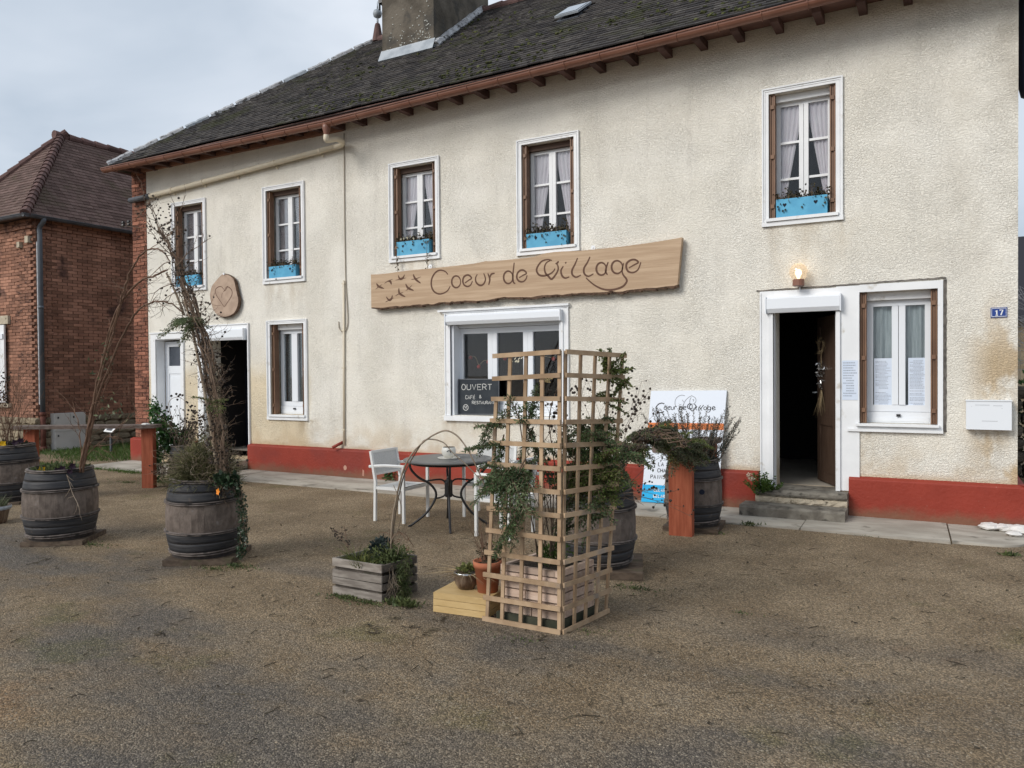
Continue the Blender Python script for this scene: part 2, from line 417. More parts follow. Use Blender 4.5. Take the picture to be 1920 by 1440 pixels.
M = {}
M['plaster'] = plaster_mat(); M['ground'] = ground_mat()
def plinth_mat():
    N = NT('red_paint'); P = N.n('ShaderNodeNewGeometry').outputs['Position']; sx = N.n('ShaderNodeSeparateXYZ'); N.l(P, sx.inputs[0])
    c = N.mixc(N.ramp(N.noise(P, 2, 5), .3, .7), (.24, .032, .018), (.30, .043, .025)); c = N.mixc(N.math('MULTIPLY', N.ramp(N.noise(P, 1.2, 5), .5, .7), .6), c, (.18, .034, .027))
    nz = N.noise(P, 6, 6, .65); mud = N.ramp(N.math('ADD', sx.outputs[2], N.math('MULTIPLY', nz, -.26)), .06, -.11)
    c = N.mixc(N.math('MULTIPLY', mud, .75), c, (.17, .10, .06)); chip = N.ramp(N.noise(P, 23, 4, .6), .70, .73); c = N.mixc(N.math('MULTIPLY', chip, .6), c, (.40, .22, .17))
    return N.fin(c, .62, N.bump(N.noise(P, 28, 4), .006), .3)
M['plinth'] = plinth_mat()
M['scar'] = mat('bare_render', (.40,.20,.15), (.47,.27,.2), rough=.9)
M['conc'] = mat('concrete', (.31,.28,.235), (.45,.415,.355), scale=1.6, stretch=(1,2.4,1), rough=.85, bump=.004, bscale=30, world=True, c3=(.15,.135,.11), s3=4, lo3=.58, hi3=.75)
M['stone'] = mat('step_stone', (.13,.115,.095), (.23,.21,.175), scale=6, rough=.9, bump=.012, bscale=18, world=True, c3=(.065,.06,.05), s3=10, lo3=.55, hi3=.7)
M['limest'] = mat('pale_stone', (.42,.36,.27), (.50,.44,.34), scale=8, rough=.9, bump=.015, bscale=16, world=True, c3=(.17,.14,.10), s3=12, lo3=.6, hi3=.68)
M['white'] = mat('white_paint', (.74,.75,.76), (.80,.81,.82), scale=3, rough=.5, spec=.4, world=True, c3=(.50,.47,.41), s3=7, lo3=.60, hi3=.78)
M['pvc'] = mat('white_plastic', (.76,.79,.83), rough=.35, spec=.5)
M['brown'] = mat('brown_shutter_metal', (.155,.082,.048), (.20,.11,.064), scale=4, rough=.5, spec=.4, var=.12)
M['mount'] = mat('window_board_brown', (.09,.055,.04), rough=.7)
M['glass'] = glass_mat()
M['curtain'] = mat('pink_net_curtain', (.95,.88,.90), (.88,.79,.82), scale=6, stretch=(14,1,1), rough=.9, trans=.06)
M['sheer'] = mat('sheer_curtain', (.58,.63,.63), (.42,.47,.48), scale=5, stretch=(14,1,1), rough=.9, trans=.06)
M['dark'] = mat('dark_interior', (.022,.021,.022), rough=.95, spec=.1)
M['tilefl'] = mat('tiled_floor', (.36,.32,.27), (.44,.40,.34), scale=5, rough=.4, world=True)
M['blue'] = mat('sky_blue_paint', (.085,.335,.53), (.11,.40,.60), scale=7, rough=.55, var=.06)
M['heart'] = mat('hole_shade', (.015,.02,.035), rough=.9)
M['roof'] = tile_mat('old_flat_tile', (.030,.028,.029), (.078,.070,.066), (.23,.215,.19), (.045,.048,.024), .42)
M['moss'] = mat('roof_moss', (.035,.042,.014), (.075,.078,.03), scale=20, rough=1, var=.5)
M['nroof'] = tile_mat('plum_flat_tile', (.095,.062,.053), (.168,.112,.098), (.12,.095,.08), (.085,.065,.045), .4)
M['ridge'] = mat('ridge_tile_clay', (.095,.055,.050), (.145,.085,.076), scale=7, rough=.85, var=.2)
M['mortar'] = mat('hip_mortar', (.30,.30,.31), (.46,.47,.49), scale=8, rough=.85, bump=.012, bscale=22, world=True, c3=(.10,.10,.10), s3=11, lo3=.56, hi3=.64)
M['zinc'] = mat('zinc', (.27,.30,.33), (.38,.41,.44), scale=5, rough=.55, metal=.2, spec=.4)
M['slategut'] = mat('grey_gutter', (.055,.06,.07), (.085,.09,.10), scale=5, rough=.5, spec=.4)
M['pipe'] = mat('grey_pipe', (.075,.085,.10), (.11,.125,.145), scale=2, rough=.45, spec=.4)
M['copper'] = mat('copper_brown_gutter', (.185,.078,.050), (.23,.105,.070), scale=3, rough=.42, spec=.45, world=True)
M['rafter'] = mat('brown_rafter', (.075,.040,.036), (.105,.058,.05), scale=6, rough=.75, var=.2)
M['soffit'] = mat('soffit_boards', (.13,.068,.055), (.17,.092,.075), scale=6, rough=.75, var=.15)
M['chim'] = mat('chimney_render', (.080,.068,.053), (.155,.134,.107), scale=2.2, rough=.95, bump=.012, bscale=22, world=True, c3=(.075,.068,.058), s3=4, lo3=.52, hi3=.68)
M['lichen'] = mat('pale_lichen', (.55,.55,.50), rough=1)
M['cream'] = mat('cream_pipe', (.66,.58,.44), (.70,.63,.50), scale=3, rough=.5)
M['brick'] = mat('red_brick', (.24,.098,.062), (.345,.150,.098), scale=1.4, rough=.9, bump=.02, bscale=6, var=.34, c3=(.11,.045,.032), s3=1.1, lo3=.56, hi3=.66)
M['brickb'] = mat('old_brick', (.235,.116,.076), (.345,.178,.120), scale=1.4, rough=.92, bump=.02, bscale=6, var=.32, c3=(.11,.058,.045), s3=1.1, lo3=.58, hi3=.66)
M['joint'] = mat('mortar_joint', (.145,.088,.066), (.20,.13,.10), scale=9, rough=.95, world=True)
M['ashlar'] = mat('rubble_stone', (.23,.185,.125), (.30,.25,.175), scale=5, rough=.95, bump=.03, bscale=9, var=.25)
M['cab'] = mat('grey_cabinet', (.50,.485,.46), (.56,.545,.52), scale=3, rough=.7)
M['oak'] = wood_mat('sign_oak', (.44,.31,.205), (.545,.402,.275), var=.03, st=(.7,7,15), sc_=1.7)
M['bark'] = mat('bark_edge', (.085,.052,.036), (.16,.10,.068), scale=16, rough=.95, bump=.02, bscale=24)
M['carve'] = mat('carved_brown', (.125,.068,.046), rough=.85)
M['slice'] = wood_mat('log_slice_wood', (.37,.27,.205), (.45,.335,.255), var=.02, st=(3,3,3), sc_=3)
M['trellis'] = wood_mat('trellis_softwood', (.33,.222,.135), (.455,.325,.208), var=.22, st=(1,1,1), sc_=7, c3=(.27,.22,.18))
M['oldw'] = wood_mat('weathered_wood', (.185,.160,.138), (.30,.268,.235), var=.22, st=(2,9,9), sc_=3, c3=(.13,.10,.08))
M['oldd'] = wood_mat('shaded_dark_old_wood', (.060,.050,.042), (.105,.088,.073), var=.22, st=(2,9,9), sc_=3, c3=(.05,.05,.03))
M['planter'] = wood_mat('pinkish_softwood', (.44,.32,.245), (.55,.42,.335), var=.25, st=(2,9,9), sc_=3, c3=(.19,.13,.095))
M['pallet'] = wood_mat('wet_board', (.065,.047,.034), (.115,.085,.062), var=.25, st=(2,9,9), sc_=3, c3=(.06,.062,.032))
M['redpost'] = wood_mat('red_stained_wood', (.235,.060,.030), (.315,.092,.048), var=.06, st=(10,10,1), sc_=3)
M['plank'] = wood_mat('grey_brown_plank', (.12,.090,.078), (.19,.15,.13), var=.1, st=(2,9,9), sc_=3)
M['doorw'] = wood_mat('brown_door', (.055,.034,.024), (.075,.048,.034), var=.05, st=(9,9,1), sc_=3, rough=.5)
M['bar'] = barrel_mat()
M['iron'] = mat('iron_hoop', (.024,.025,.029), (.046,.044,.045), scale=6, stretch=(1,1,9), rough=.62, spec=.35, bump=.003, bscale=8, c3=(.075,.06,.052), s3=9, lo3=.62, hi3=.74)
M['cane'] = mat('split_cane_hoop', (.085,.070,.062), (.155,.130,.116), scale=14, rough=.8, var=.2, bump=.004, bscale=40, c3=(.03,.027,.026), s3=10, lo3=.55, hi3=.65)
M['soil'] = mat('soil', (.03,.022,.015), (.05,.038,.026), scale=30, rough=1, bump=.02, bscale=50)
M['terra'] = mat('terracotta', (.36,.115,.055), (.42,.15,.08), scale=5, rough=.8)
M['basket'] = mat('glazed_brown_pot', (.06,.032,.020), (.22,.16,.115), scale=4, stretch=(7,7,1), rough=.35, spec=.5)
M['yellow'] = wood_mat('ochre_painted_wood', (.50,.345,.155), (.555,.395,.19), var=.05, st=(2,6,6), sc_=3, rough=.6)
M['wmetal'] = mat('white_metal', (.74,.74,.72), rough=.4, spec=.5)
M['textil'] = mat('grey_textilene', (.52,.52,.51), (.60,.60,.585), scale=90, rough=.8)
M['black'] = mat('black_iron', (.018,.018,.02), rough=.45, spec=.5)
M['ttop'] = mat('grey_table_top', (.12,.12,.118), (.16,.16,.155), scale=3, rough=.42, spec=.3, world=True)
M['ceram'] = mat('white_ceramic', (.70,.68,.62), rough=.3, spec=.5)
M['panel'] = mat('white_sign_panel', (.72,.77,.85), rough=.4, spec=.4)
M['orange'] = mat('orange_print', (.70,.20,.055), rough=.5)
M['cyan'] = mat('cyan_print', (.02,.42,.78), rough=.45)
M['ink'] = mat('black_ink', (.022,.022,.026), rough=.7)
M['print'] = mat('small_print', (.36,.40,.47), rough=.8)
M['grey'] = mat('grey_print', (.25,.26,.28), rough=.7)
M['chalkb'] = mat('slate_board', (.022,.028,.036), (.035,.042,.05), scale=5, rough=.7)
M['chalk'] = mat('chalk', (.62,.62,.60), rough=1)
M['gold'] = mat('gold_print', (.45,.34,.16), rough=.6)
M['enamel'] = mat('blue_enamel', (.016,.05,.24), rough=.25, spec=.5)
M['paper'] = mat('paper', (.60,.68,.80), (.66,.72,.82), scale=3, rough=.8)
M['red'] = mat('red_bauble', (.40,.03,.02), rough=.3)
M['silver'] = mat('silver_tinsel', (.6,.6,.6), rough=.25, metal=.9, var=.4)
M['straw'] = mat('straw', (.22,.16,.09), (.32,.25,.15), scale=20, rough=.9, var=.3)
M['shell'] = mat('white_stone', (.62,.60,.57), (.72,.70,.67), scale=9, rough=.75, bump=.01, bscale=20)
M['cable'] = mat('grey_cable', (.38,.33,.26), rough=.7)
# plants
M['spruce'] = leafm('spruce_needles', (.045,.078,.030), (.105,.155,.062), .5)
M['sprucel'] = leafm('pale_spruce_needles', (.10,.15,.065), (.19,.235,.12), .4)
M['fir'] = leafm('feathery_conifer', (.065,.10,.022), (.14,.175,.045), .5)
M['juniper'] = leafm('grey_green_juniper', (.065,.082,.040), (.14,.155,.085), .5)
M['ivy'] = leafm('ivy_leaf', (.022,.065,.016), (.05,.12,.03), .45, .15, .4)
M['ivyd'] = leafm('dark_ivy_leaf', (.012,.026,.012), (.03,.055,.026), .5, .1, .4)
M['dkleaf'] = leafm('blue_green_leaf', (.016,.026,.024), (.04,.055,.05), .4, .15)
M['herb'] = leafm('mid_green_herb', (.058,.085,.028), (.125,.145,.055), .45)
M['grassy'] = leafm('yellow_green_grass', (.10,.12,.03), (.17,.18,.06), .4)
M['lawn'] = leafm('lawn_blade', (.04,.085,.012), (.085,.14,.025), .4)
M['heath'] = leafm('olive_heath', (.065,.068,.028), (.19,.18,.085), .5, .2, .8)
M['rose'] = leafm('rosemary_leaf', (.020,.028,.022), (.055,.065,.05), .5, .1)
M['dry'] = leafm('withered_leaf', (.045,.032,.020), (.085,.068,.040), .5, .1, .8)
M['dried'] = leafm('brown_green_leaf', (.035,.034,.018), (.075,.062,.035), .5, .15, .8)
M['stem'] = mat('bare_stem', (.105,.07,.048), (.18,.125,.088), scale=12, rough=.85, var=.35)
M['stemr'] = mat('red_brown_stem', (.105,.058,.036), (.17,.10,.065), scale=12, rough=.8, var=.3)
M['hoop'] = mat('grey_willow_rod', (.20,.15,.105), (.29,.235,.175), scale=12, rough=.8, var=.2)
M['seed'] = mat('dark_seed_head', (.028,.021,.017), (.06,.047,.038), scale=30, rough=.95, var=.3)
M['ypet'] = mat('yellow_petal', (.72,.42,.01), rough=.6, var=.1)
M['opet'] = mat('orange_petal', (.75,.24,.02), rough=.6)
M['ppet'] = mat('dark_purple_petal', (.025,.010,.022), rough=.7)
M['wpet'] = mat('cream_petal', (.68,.64,.50), rough=.8)
M['stoneg'] = mat('loose_gravel', (.17,.13,.085), (.27,.225,.165), scale=2, rough=.85, var=.42)

# ------------------------------------------------------------------ ground, pavement
b = MB(); S = 260
b.add([(-S,-S,0),(S,-S,0),(S,S,0),(-S,S,0)], [(0,1,2,3)])
g = b.build('gravel_yard', M['ground']); g['kind'] = 'structure'; g['label'] = 'brown gravel yard in front of the cream house'
# concrete pavement in cracked slabs along the house foot
pav = bpy.data.objects.new('pavement', None); COL.objects.link(pav); pav['kind'] = 'structure'; pav['label'] = 'pale concrete strip of slabs along the house foot'
xs = [-13.1, -11.9, -10.9, -9.55, -8.3, -7.35, -6.1, -4.9, -3.75, -2.6, -1.25, .05]
for i in range(len(xs)-1):
    a, c = xs[i]+.006, xs[i+1]-.006; sk = random.uniform(-.10, .10); s0 = 0 if i == 0 else sk0
    h = .018+random.uniform(-.004, .004)
    y0, y1 = -.985+random.uniform(-.03, .03), -.985+random.uniform(-.03, .03)
    if a < -9.6: y0, y1 = -1.02, -1.0
    P = [(a-s0, y0, h), (c-sk, y1, h+random.uniform(-.003,.003)), (c, -.02, h+.004), (a, -.02, h+.004)]
    MB().prism(P, (0,0,-.06)).build('slab', M['conc'], pav); sk0 = sk
P = [(.058-sk0, -.97, .018)]
for k in range(7):
    a = -PI/2+k*PI/2/6; P.append((.42+.26*math.cos(a), -.68+.27*math.sin(a), .018))
P += [(.69, -.02, .02), (.058, -.02, .02)]
MB().prism(P, (0,0,-.06)).build('slab', M['conc'], pav)

# ------------------------------------------------------------------ the house
HX0, HX1 = -12.64, .66
house = thing('house', 'long cream roughcast cafe house with dark tiled roof, red foot and blue window boxes', 'house', (-6, 2.9, 0))
WIN = {'a': (-11.935,-11.053,3.061,4.638), 'b': (-9.674,-8.764,3.063,4.637), 'c': (-7.081,-6.193,3.217,4.662), 'd': (-4.939,-4.039,3.147,4.673), 'e': (-1.768,-.930,3.219,4.765), 'f': (-9.618,-8.74,.857,2.465)}
TW = .068
holes = [(w[0]+TW, w[1]-TW, w[2]+.085, w[3]-.062) for w in WIN.values()]
H_G3 = (-6.02,-4.30,1.0,2.31); H_DR = (-1.655,-.995,.27,2.30); H_WR = (-.765,-.03,1.02,2.425); H_DL = (-11.16,-10.07,.18,2.24); H_DW = (-12.43,-11.75,.18,2.24)
holes += [H_G3, H_DR, H_WR, H_DL, H_DW]
TOP = 5.62; TH = .36
def wall_with_holes(b, x0, x1, z0, z1, hs, y=0.0, th=TH):
    X = sorted({x0, x1, *[h[0] for h in hs], *[h[1] for h in hs]}); Z = sorted({z0, z1, *[h[2] for h in hs], *[h[3] for h in hs]})
    for i in range(len(X)-1):
        k = 0
        while k < len(Z)-1:
            cx, cz = (X[i]+X[i+1])/2, (Z[k]+Z[k+1])/2
            if any(h[0] < cx < h[1] and h[2] < cz < h[3] for h in hs): k += 1; continue
            k2 = k
            while k2 < len(Z)-1 and not any(h[0] < cx < h[1] and h[2] < (Z[k2]+Z[k2+1])/2 < h[3] for h in hs): k2 += 1
            b.add([(X[i],y,Z[k]),(X[i+1],y,Z[k]),(X[i+1],y,Z[k2]),(X[i],y,Z[k2])], [(0,1,2,3)]); k = k2
    for (a, c, e, f) in hs:
        b.add([(a,y,e),(a,y+th,e),(a,y+th,f),(a,y,f)], [(0,1,2,3)]); b.add([(c,y,e),(c,y,f),(c,y+th,f),(c,y+th,e)], [(0,1,2,3)])
        b.add([(a,y,f),(a,y+th,f),(c,y+th,f),(c,y,f)], [(0,1,2,3)]); b.add([(a,y,e),(c,y,e),(c,y+th,e),(a,y+th,e)], [(0,1,2,3)])
b = MB(); wall_with_holes(b, HX0, HX1, 0, TOP, holes)
b.add([(HX1,0,0),(HX1,5.8,0),(HX1,5.8,TOP),(HX1,2.9,8.05),(HX1,0,TOP)], [(0,1,2,3,4)])
b.add([(-13.06,5.8,0),(-13.06,5.8,TOP),(HX1,5.8,TOP),(HX1,5.8,0)], [(0,1,2,3)])
b.build('wall', M['plaster'], house)
b = MB(); b.add([(-13.05,.03,0),(-13.05,5.8,0),(-13.05,5.8,TOP),(-13.05,.03,TOP)], [(3,2,1,0)]); b.add([(-13.05,.012,0),(HX0,.012,0),(HX0,.012,TOP),(-13.05,.012,TOP)], [(0,1,2,3)])
b.build('corner_wall', M['joint'], house)
# inside: floors, back lining and cross walls, the rooms' darkness put into their near-black colour
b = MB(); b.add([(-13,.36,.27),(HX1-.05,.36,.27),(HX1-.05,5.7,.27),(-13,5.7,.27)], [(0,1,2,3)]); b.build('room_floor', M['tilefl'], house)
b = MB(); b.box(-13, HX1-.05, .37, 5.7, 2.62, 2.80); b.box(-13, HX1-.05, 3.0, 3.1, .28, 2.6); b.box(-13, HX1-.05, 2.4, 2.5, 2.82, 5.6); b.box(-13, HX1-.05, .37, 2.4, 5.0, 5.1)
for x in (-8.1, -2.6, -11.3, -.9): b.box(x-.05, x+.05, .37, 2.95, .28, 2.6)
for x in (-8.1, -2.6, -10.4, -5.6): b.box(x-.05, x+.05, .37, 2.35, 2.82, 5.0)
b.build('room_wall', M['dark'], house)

# brick quoin of the left corner
ub = unit_box('brick', M['brick']); ms = []; z = .46; row = 0
while z < 5.45:
    seg = [(-13.05,-12.84),(-12.83,HX0-.006)] if row % 2 else [(-13.05,-12.945),(-12.935,-12.725),(-12.715,HX0-.006)]
    for (a, c) in seg:
        ms.append(TRS(((a+c)/2, .045+random.uniform(-.006,.006), z+.0285), (c-a-.004, .10, .057+random.uniform(-.003,.003)), Matrix.Rotation(random.uniform(-.012,.012), 3, 'Y')))
    z += .0685; row += 1
pieces('brick', ms, M['brick'], house, ub, 'brick_rest')

# red painted foot
def plinth(x0, x1, z=.448, e0=True, e1=True):
    d = .065; c = .035
    b = MB(); prof = [(-.001, 0), (-d, 0), (-d, z-c), (-d+.006, z-c+.012), (-.001, z)]
    vs = [(x0, y, zz) for y, zz in prof]+[(x1, y, zz) for y, zz in prof]; n = len(prof)
    b.add(vs, [(i, i+1, i+1+n, i+n) for i in range(n-1)]+[tuple(range(n-1, -1, -1)), tuple(range(n, 2*n))])
    b.build('plinth', M['plinth'], house)
plinth(-13.12, -12.60); plinth(-11.62, -11.31); plinth(-10.045, -1.815); plinth(-.868, HX1+.06)
b = MB(); b.add([(HX1+.005,0,0),(HX1+.065,-.065,0),(HX1+.065,5.8,0),(HX1+.065,5.8,.44),(HX1+.065,-.06,.44),(HX1+.005,0,.45),(HX1+.005,5.8,.45)], [(1,2,3,4),(4,3,6,5)]); b.build('plinth', M['plinth'], house)
b = MB(); P = fac(647, 877, -.066); b.lathe([(.0, 0), (.033, 0)], (0,0,0), 10, cap=False)
b.v = [(P.x+v[0]*1.0+.004*math.sin(9*v[1]), P.y, P.z+v[1]*1.15) for v in b.v]; b.build('paint_scar', M['scar'], house)
P = fac(681, 886, -.066); MB().add([(P.x-.018,P.y,P.z-.05),(P.x+.014,P.y,P.z-.055),(P.x+.017,P.y,P.z+.03),(P.x-.012,P.y,P.z+.05)], [(0,1,2,3)]).build('paint_scar', M['scar'], house)

# --- windows
def trim(b, x0, x1, z0, z1, t=.018, w=TW, wb=.085, wt=.062):
    "moulded surround: a flat band with a raised inner and outer fillet"
    for (a, c, e, f) in ((x0, x0+w, z0, z1), (x1-w, x1, z0, z1), (x0+w, x1-w, z1-wt, z1)):
        b.box(a, c, -t, .004, e, f)
    b.box(x0-.008, x1+.008, -t-.014, .004, z0, z0+wb*.55); b.box(x0+w*.6, x1-w*.6, -t-.035, .004, z0+wb*.6, z0+wb)
    o = .012
    b.box(x0-.004, x0+o, -t-.012, .002, z0+wb*.55, z1+.004); b.box(x1-o, x1+.004, -t-.012, .002, z0+wb*.55, z1+.004); b.box(x0+o, x1-o, -t-.012, .002, z1-o, z1+.004)
    b.box(x0+.026, x0+.031, -t-.006, .001, z0+wb, z1-.03); b.box(x1-.031, x1-.026, -t-.006, .001, z0+wb, z1-.03); b.box(x0+.03, x1-.03, -t-.006, .001, z1-.034, z1-.029)
def curtain_mesh(x0, x1, zt, zb, y, inner, n=22, rows=14, wave=.012):
    "inner(t) gives the width share kept at height t (0 top, 1 foot)"
    b = MB(); vs = []
    for j in range(rows+1):
        t = j/rows; wd = (x1-x0)*inner(t)
        for i in range(n+1):
            s_ = i/n; vs.append((x0+wd*s_, y+wave*math.sin(s_*26+1.5*t)+.006*math.sin(s_*61), zt+(zb-zt)*t))
    b.add(vs, [(j*(n+1)+i, j*(n+1)+i+1, (j+1)*(n+1)+i+1, (j+1)*(n+1)+i) for j in range(rows) for i in range(n)])
    return b
def casement(win, x0, x1, z0, z1, y, m, nleaf=2, bars=2, fr=.045, mid=.10):
    b = MB(); b.box(x0, x0+fr, y, y+.05, z0, z1); b.box(x1-fr, x1, y, y+.05, z0, z1); b.box(x0+fr, x1-fr, y, y+.05, z1-fr, z1); b.box(x0+fr, x1-fr, y, y+.05, z0, z0+fr*1.2)
    b.build('frame', m, win)
    w = (x1-x0-2*fr-mid*(nleaf-1))/nleaf
    for k in range(nleaf):
        a = x0+fr+k*(w+mid); c = a+w
        g = MB(); g.box(a-.004, c+.004, y+.022, y+.026, z0+fr, z1-fr+.004); g.build('pane', M['glass'], win)
        if k < nleaf-1:
            s_ = MB(); s_.box(c, c+mid/2-.004, y-.006, y+.045, z0+fr*1.2+.002, z1-fr-.002); s_.box(c+mid/2+.002, c+mid, y-.012, y+.045, z0+fr*1.2+.002, z1-fr-.002); s_.build('stile', m, win)
        for q in range(bars):
            zz = z0+fr+(z1-z0-2*fr)*(q+1)/(bars+1); s_ = MB(); s_.box(a, c, y+.004, y+.04, zz-.013, zz+.013); s_.build('glazing_bar', m, win)
def shutters(win, x0, x1, z0, z1, y0=.012, y1=.142):
    for sgn, xx in ((1, x0), (-1, x1)):
        b = MB()
        for k, (d0, d1) in enumerate(((.003,.022), (.026,.045), (.049,.064))):
            a, c = xx+sgn*d0, xx+sgn*d1
            b.box(min(a,c), max(a,c), y0+.012*(k % 2), y1-.02*k, z0, z1)
        for t in (.1, .5, .9):
            zz = z0+(z1-z0)*t; a, c = xx+sgn*.018, xx+sgn*.056
            b.box(min(a,c), max(a,c), y0-.012, y0+.03, zz-.022, zz+.022)
        b.build('shutter', M['brown'], win)
def window(x0, x1, z0, z1, key):
    b = MB(); trim(b, x0, x1, z0, z1); win = b.build('window', M['white'], house)
    hx0, hx1, hz0, hz1 = x0+TW, x1-TW, z0+.085, z1-.062
    l = MB(); l.box(hx0+.06, hx1-.06, .09, .148, hz1-.075, hz1-.002); l.build('head_board', M['white'] if key == 'e' else M['mount'], win)
    shutters(win, hx0, hx1, hz0+.004, hz1-.004)
    cx0, cx1, cz0, cz1 = hx0+.055, hx1-.055, hz0+.005, hz1-.07
    casement(win, cx0, cx1, cz0, cz1, .148, M['white'])
    mid = (cx0+cx1)/2
    v = random.uniform(.8, 1.1)
    fl = (lambda t: .98-.02*t if t < .12 else max(.16, .98-1.02*v*(t-.12)))
    if key in 'ab': fl = (lambda t: 1.0-.12*t)
    fr_ = (lambda t: .95 if t < .1 else max(.12, .95-.98*v*(t-.1)))
    curtain_mesh(cx0+.04, mid-.03, cz1-.04, cz0+.06, .194, fl).build('curtain', M['curtain'], win, smooth=True)
    c = curtain_mesh(0, -(cx1-mid-.07), cz1-.04, cz0+.06, .194, fr_)
    c.v = [(cx1-.04+p[0], p[1], p[2]) for p in c.v]; c.build('curtain', M['curtain'], win, smooth=True)
    return win
for k in 'abcde': window(*WIN[k], k)
# ground floor window with folded shutters and sheer curtain
def low_window(x0, x1, z0, z1, win, hz_panel=.13):
    shutters(win, x0, x1, z0+.004, z1-.004, .02, .16)
    l = MB(); l.box(x0+.06, x1-.06, .10, .19, z1-.085, z1-.002); l.build('head_board', M['white'], win)
    cx0, cx1 = x0+.06, x1-.06
    pl = MB(); pl.box(cx0, cx1, .155, .20, z0+.003, z0+hz_panel); pl.box(cx0+.02, cx1-.02, .150, .16, z0+.02, z0+hz_panel*.5)
    pl.build('apron', M['pvc'], win); k = MB(); k.box((cx0+cx1)/2-.02, (cx0+cx1)/2+.02, .13, .15, z0+hz_panel*.6, z0+hz_panel*.6+.025); k.build('handle', M['black'], win)
    casement(win, cx0, cx1, z0+hz_panel+.003, z1-.087, .165, M['pvc'], bars=0, fr=.06, mid=.13)
    curtain_mesh(cx0+.05, cx1-.05, z1-.14, z0+hz_panel+.05, .236, lambda t: 1.0, 60, 4, .016).build('curtain', M['sheer'], win, smooth=True)
b = MB(); trim(b, *WIN['f']); winf = b.build('window', M['white'], house)
w = WIN['f']; low_window(w[0]+TW, w[1]-TW, w[2]+.085, w[3]-.062, winf)

def roller_box(par, x0, x1, z0, z1, d=.10):
    b = MB(); ys = [(-.002, z1), (-d*.8, z1), (-d, z1-.02), (-d, z0+.045), (-d*.72, z0), (-.002, z0)]
    n = len(ys); vs = [(x0, y, z) for y, z in ys]+[(x1, y, z) for y, z in ys]
    b.add(vs, [(i, i+1, (i+1)+n, i+n) for i in range(n-1)]+[tuple(range(n-1, -1, -1)), tuple(range(n, 2*n))])
    b.box(x0-.012, x0-.002, -d-.006, -.002, z0-.006, z1+.006); b.box(x1+.002, x1+.012, -d-.006, -.002, z0-.006, z1+.006)
    b.build('roller_shutter_box', M['pvc'], par)
# wide triple window under the sign
b = MB(); x0, x1, z0, z1 = -6.115, -4.20, .925, 2.50
b.box(x0, H_G3[0], -.02, .003, z0+.07, z1-.05); b.box(H_G3[1], x1, -.02, .003, z0+.07, z1-.05); b.box(H_G3[0], H_G3[1], -.018, .003, H_G3[3], z1-.05)
b.box(x0-.10, x1+.02, -.055, .003, z1-.048, z1-.02); b.box(x0-.03, x1+.012, -.03, .003, z1-.07, z1-.05); b.box(x0-.01, x1+.01, -.05, .003, z0, z0+.068)
b.box(x0-.004, x0+.012, -.03, .002, z0+.07, z1-.07); b.box(x1-.012, x1+.004, -.03, .002, z0+.07, z1-.07)
b.box(H_G3[0]-.03, H_G3[0], -.035, .001, z0+.07, H_G3[3]-.04); b.box(H_G3[1], H_G3[1]+.03, -.035, .001, z0+.07, H_G3[3]-.04)
win3 = b.build('window', M['white'], house, label='wide window of three dark panes under a white roller box')
roller_box(win3, -6.05, -4.29, 2.265, 2.40)
casement(win3, H_G3[0]+.02, H_G3[1]-.02, H_G3[2]+.16, 2.22, .16, M['pvc'], nleaf=3, bars=0, fr=.075, mid=.15)
q = MB(); q.box(H_G3[0]+.02, H_G3[1]-.02, .15, .21, H_G3[2]+.004, H_G3[2]+.157)
for k in range(1, 4): q.box(H_G3[0]+.04, H_G3[1]-.04, .144, .152, H_G3[2]+.02+k*.036, H_G3[2]+.024+k*.036)
q.build('apron', M['pvc'], win3); MB().box(H_G3[0]+.02, H_G3[1]-.02, .12, .20, 2.225, 2.305).build('head_board', M['pvc'], win3)
for gx in (-6.02, -4.34): MB().box(gx, gx+.04, .0, .16, 1.0, 2.26).build('guide_rail', M['pvc'], win3)

# right hand doorway and window in one white surround
b = MB(); t = .02
b.box(-1.80, H_DR[0], -t, .003, .275, 2.49); b.box(H_DR[0], H_DR[1], -t+.003, .003, 2.305, 2.49); b.box(H_DR[1], H_WR[0], -t, .003, .285, 2.50)
b.box(H_WR[0], H_WR[1], -t, .003, H_WR[3], 2.505); b.box(H_WR[1], .018, -t, .003, .96, 2.505); b.box(H_WR[0], H_WR[1], -t, .003, .96, H_WR[2])
b.box(-.80, -.015, -.07, .002, .995, 1.018); b.box(-.885, .02, -.045, .001, .935, .962)
b.box(-1.80, -1.785, -.032, .002, .28, 2.475); b.box(-1.70, H_DR[0], -.045, .001, .28, 2.235); b.box(H_DR[1], -.955, -.045, .001, .28, 2.235)
sur = b.build('door_surround', M['white'], house)
roller_box(sur, -1.715, -.952, 2.24, 2.415)
b = MB(); n = 46                                                  # the rough open joint over the surround
pts = [(-1.84+1.885*i/n, 2.493+.030*(i/n)+random.uniform(-.004,.004)) for i in range(n+1)]
for i in range(n): b.add([(pts[i][0], -.016, pts[i][1]), (pts[i+1][0], -.016, pts[i+1][1]), (pts[i+1][0], -.003, pts[i+1][1]+.016), (pts[i][0], -.003, pts[i][1]+.016)], [(0,1,2,3)])
pts = [(.020+random.uniform(-.003,.004), .95+1.56*i/n) for i in range(n+1)]
for i in range(n): b.add([(pts[i][0], -.016, pts[i][1]), (pts[i][0]+.03, -.003, pts[i][1]), (pts[i+1][0]+.03, -.003, pts[i+1][1]), (pts[i+1][0], -.016, pts[i+1][1])], [(0,1,2,3)])
b.build('open_joint', mat('grey_old_joint', (.10,.09,.08), (.19,.17,.15), scale=14, rough=.95), sur)
wr = MB(); wr.box(H_WR[0]-.012, H_WR[0]-.001, -.03, -.021, 1.03, 2.40); winr = wr.build('window', M['white'], house)
low_window(*H_WR, winr, .12)
